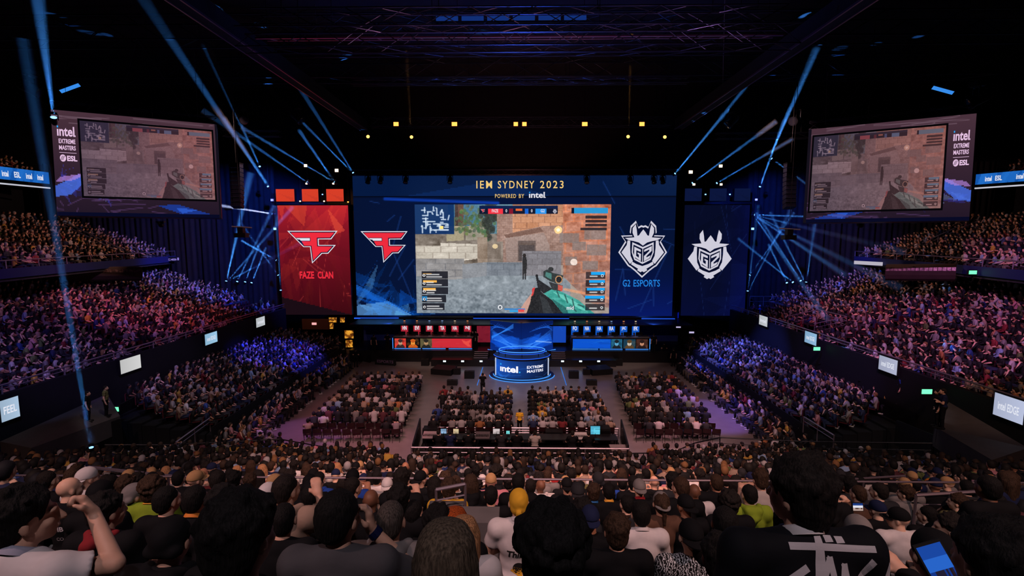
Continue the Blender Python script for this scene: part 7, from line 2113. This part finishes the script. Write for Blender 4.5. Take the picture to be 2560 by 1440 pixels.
# colours and one big mesh
PAL = [((20, 20, 23), 38), ((40, 40, 46), 14), ((168, 158, 162), 13), ((120, 112, 114), 13), ((28, 34, 64), 6), ((40, 60, 120), 3), ((120, 40, 46), 3), ((80, 40, 48), 4), ((180, 140, 60), 2), ((150, 96, 60), 1.5), ((150, 126, 112), 5), ((90, 100, 60), 2), ((120, 142, 176), 4), ((180, 120, 130), 2)]
pw = np.array([w for _, w in PAL], float); pw /= pw.sum(); pc_ = np.array([lin(c)[:3] for c, _ in PAL])
HC_ = np.array([lin(c)[:3] for c in ((17, 15, 16), (26, 22, 20), (52, 38, 30), (120, 84, 54), (24, 24, 30), (150, 144, 148))]); SK_ = np.array([lin(c)[:3] for c in ((206, 158, 136), (222, 176, 152), (170, 118, 92), (112, 74, 56))])
TR_ = np.array([lin(c)[:3] for c in ((20, 20, 23), (30, 36, 60), (44, 44, 48), (100, 92, 84))]); SH_ = np.array([lin(c)[:3] for c in ((30, 30, 32), (190, 188, 190))])
VV, QQ, CC, off = [], [], [], 0
C5 = np.array(CROWD)
which = rp.choice(len(KINDS_), len(C5), p=[.3, .12, .14, .1, .1, .06, .1, .08])
for (x, y, z, yaw, sc_), k in zip(C5, which):
    V, Q, I = KINDS_[k]
    c, s = math.cos(yaw), math.sin(yaw)
    W_ = V * sc_ * np.array((1.06, 1.0, 1.0)); W_ = np.column_stack([W_[:, 0] * c - W_[:, 1] * s + x, W_[:, 0] * s + W_[:, 1] * c + y - .0, W_[:, 2] + z])
    cols = np.stack([SK_[rp.choice(4, p=[.4, .3, .2, .1])], HC_[rp.choice(6, p=[.34, .26, .2, .06, .09, .05])], pc_[rp.choice(len(pc_), p=pw)] * (.8 + .4 * rp.random()), TR_[rp.choice(4, p=[.45, .25, .2, .1])], SH_[rp.choice(2, p=[.6, .4])]])
    VV.append(W_); QQ.append(Q + off); CC.append(cols[I]); off += len(V)
VV, QQ, CC = np.concatenate(VV), np.concatenate(QQ), np.concatenate(CC)
cmx = bpy.data.materials.new('audience_clothes'); cmx.use_nodes = True; nt = cmx.node_tree; a = nt.nodes.new('ShaderNodeAttribute'); a.attribute_name = 'Col'
nt.links.new(a.outputs['Color'], nt.nodes['Principled BSDF'].inputs['Base Color']); nt.nodes['Principled BSDF'].inputs['Roughness'].default_value = .75; nt.nodes['Principled BSDF'].inputs['Specular IOR Level'].default_value = .25
me = to_mesh('seated_crowd', VV, QQ, cmx)
at = me.attributes.new('Col', 'FLOAT_COLOR', 'POINT'); at.data.foreach_set('color', np.column_stack([CC, np.ones(len(CC))]).astype(np.float32).ravel())
crowd = bpy.data.objects.new('seated_crowd', me); COL.objects.link(crowd)
T(crowd, 'rest of the seated audience filling the floor, side stands and balconies', 'crowd', None, 'stuff')
# seats of the tiers, one object
b = MB(); V1 = []
SEATM = mat('stand_seat_red', (72, 20, 28), .6)
def seat_quads():
    m = MB(); m.box((-.22, -.02, .42), (.22, .36, .47)); m.box((-.23, -.15, .45), (.23, -.1, .86)); return np.array(m.V), np.array(m.F)
sv, sf = seat_quads(); VV, QQ, off = [], [], 0
pts = [(x, y, z, w) for x, y, z, w, _ in CROWD if z > .6]
for nm, d in SIDES.items():        # the empty red seats near the banners
    s = d['s']
    for k in range(4):
        Y = 44.0
        while Y < 48.3: pts.append((s * (d['wall'] + .92 + .85 * k), Y, 3.9 + .27 * k, -1.3 if s < 0 else 1.3)); Y += .56
for x, y, z, yaw in pts:
    c, s = math.cos(yaw), math.sin(yaw)
    VV.append(np.column_stack([sv[:, 0] * c - sv[:, 1] * s + x, sv[:, 0] * s + sv[:, 1] * c + y, sv[:, 2] + z])); QQ.append(sf + off); off += len(sv)
me = to_mesh('stand_seats', np.concatenate(VV), np.concatenate(QQ), SEATM); me.polygons.foreach_set('use_smooth', np.zeros(len(me.polygons), bool))
o = bpy.data.objects.new('stand_seats', me); COL.objects.link(o); T(o, 'dark red tip-up seats under the audience of the stands', 'seats', None, 'stuff')
print('CROWD', len(CROWD), 'people objects', nobj)
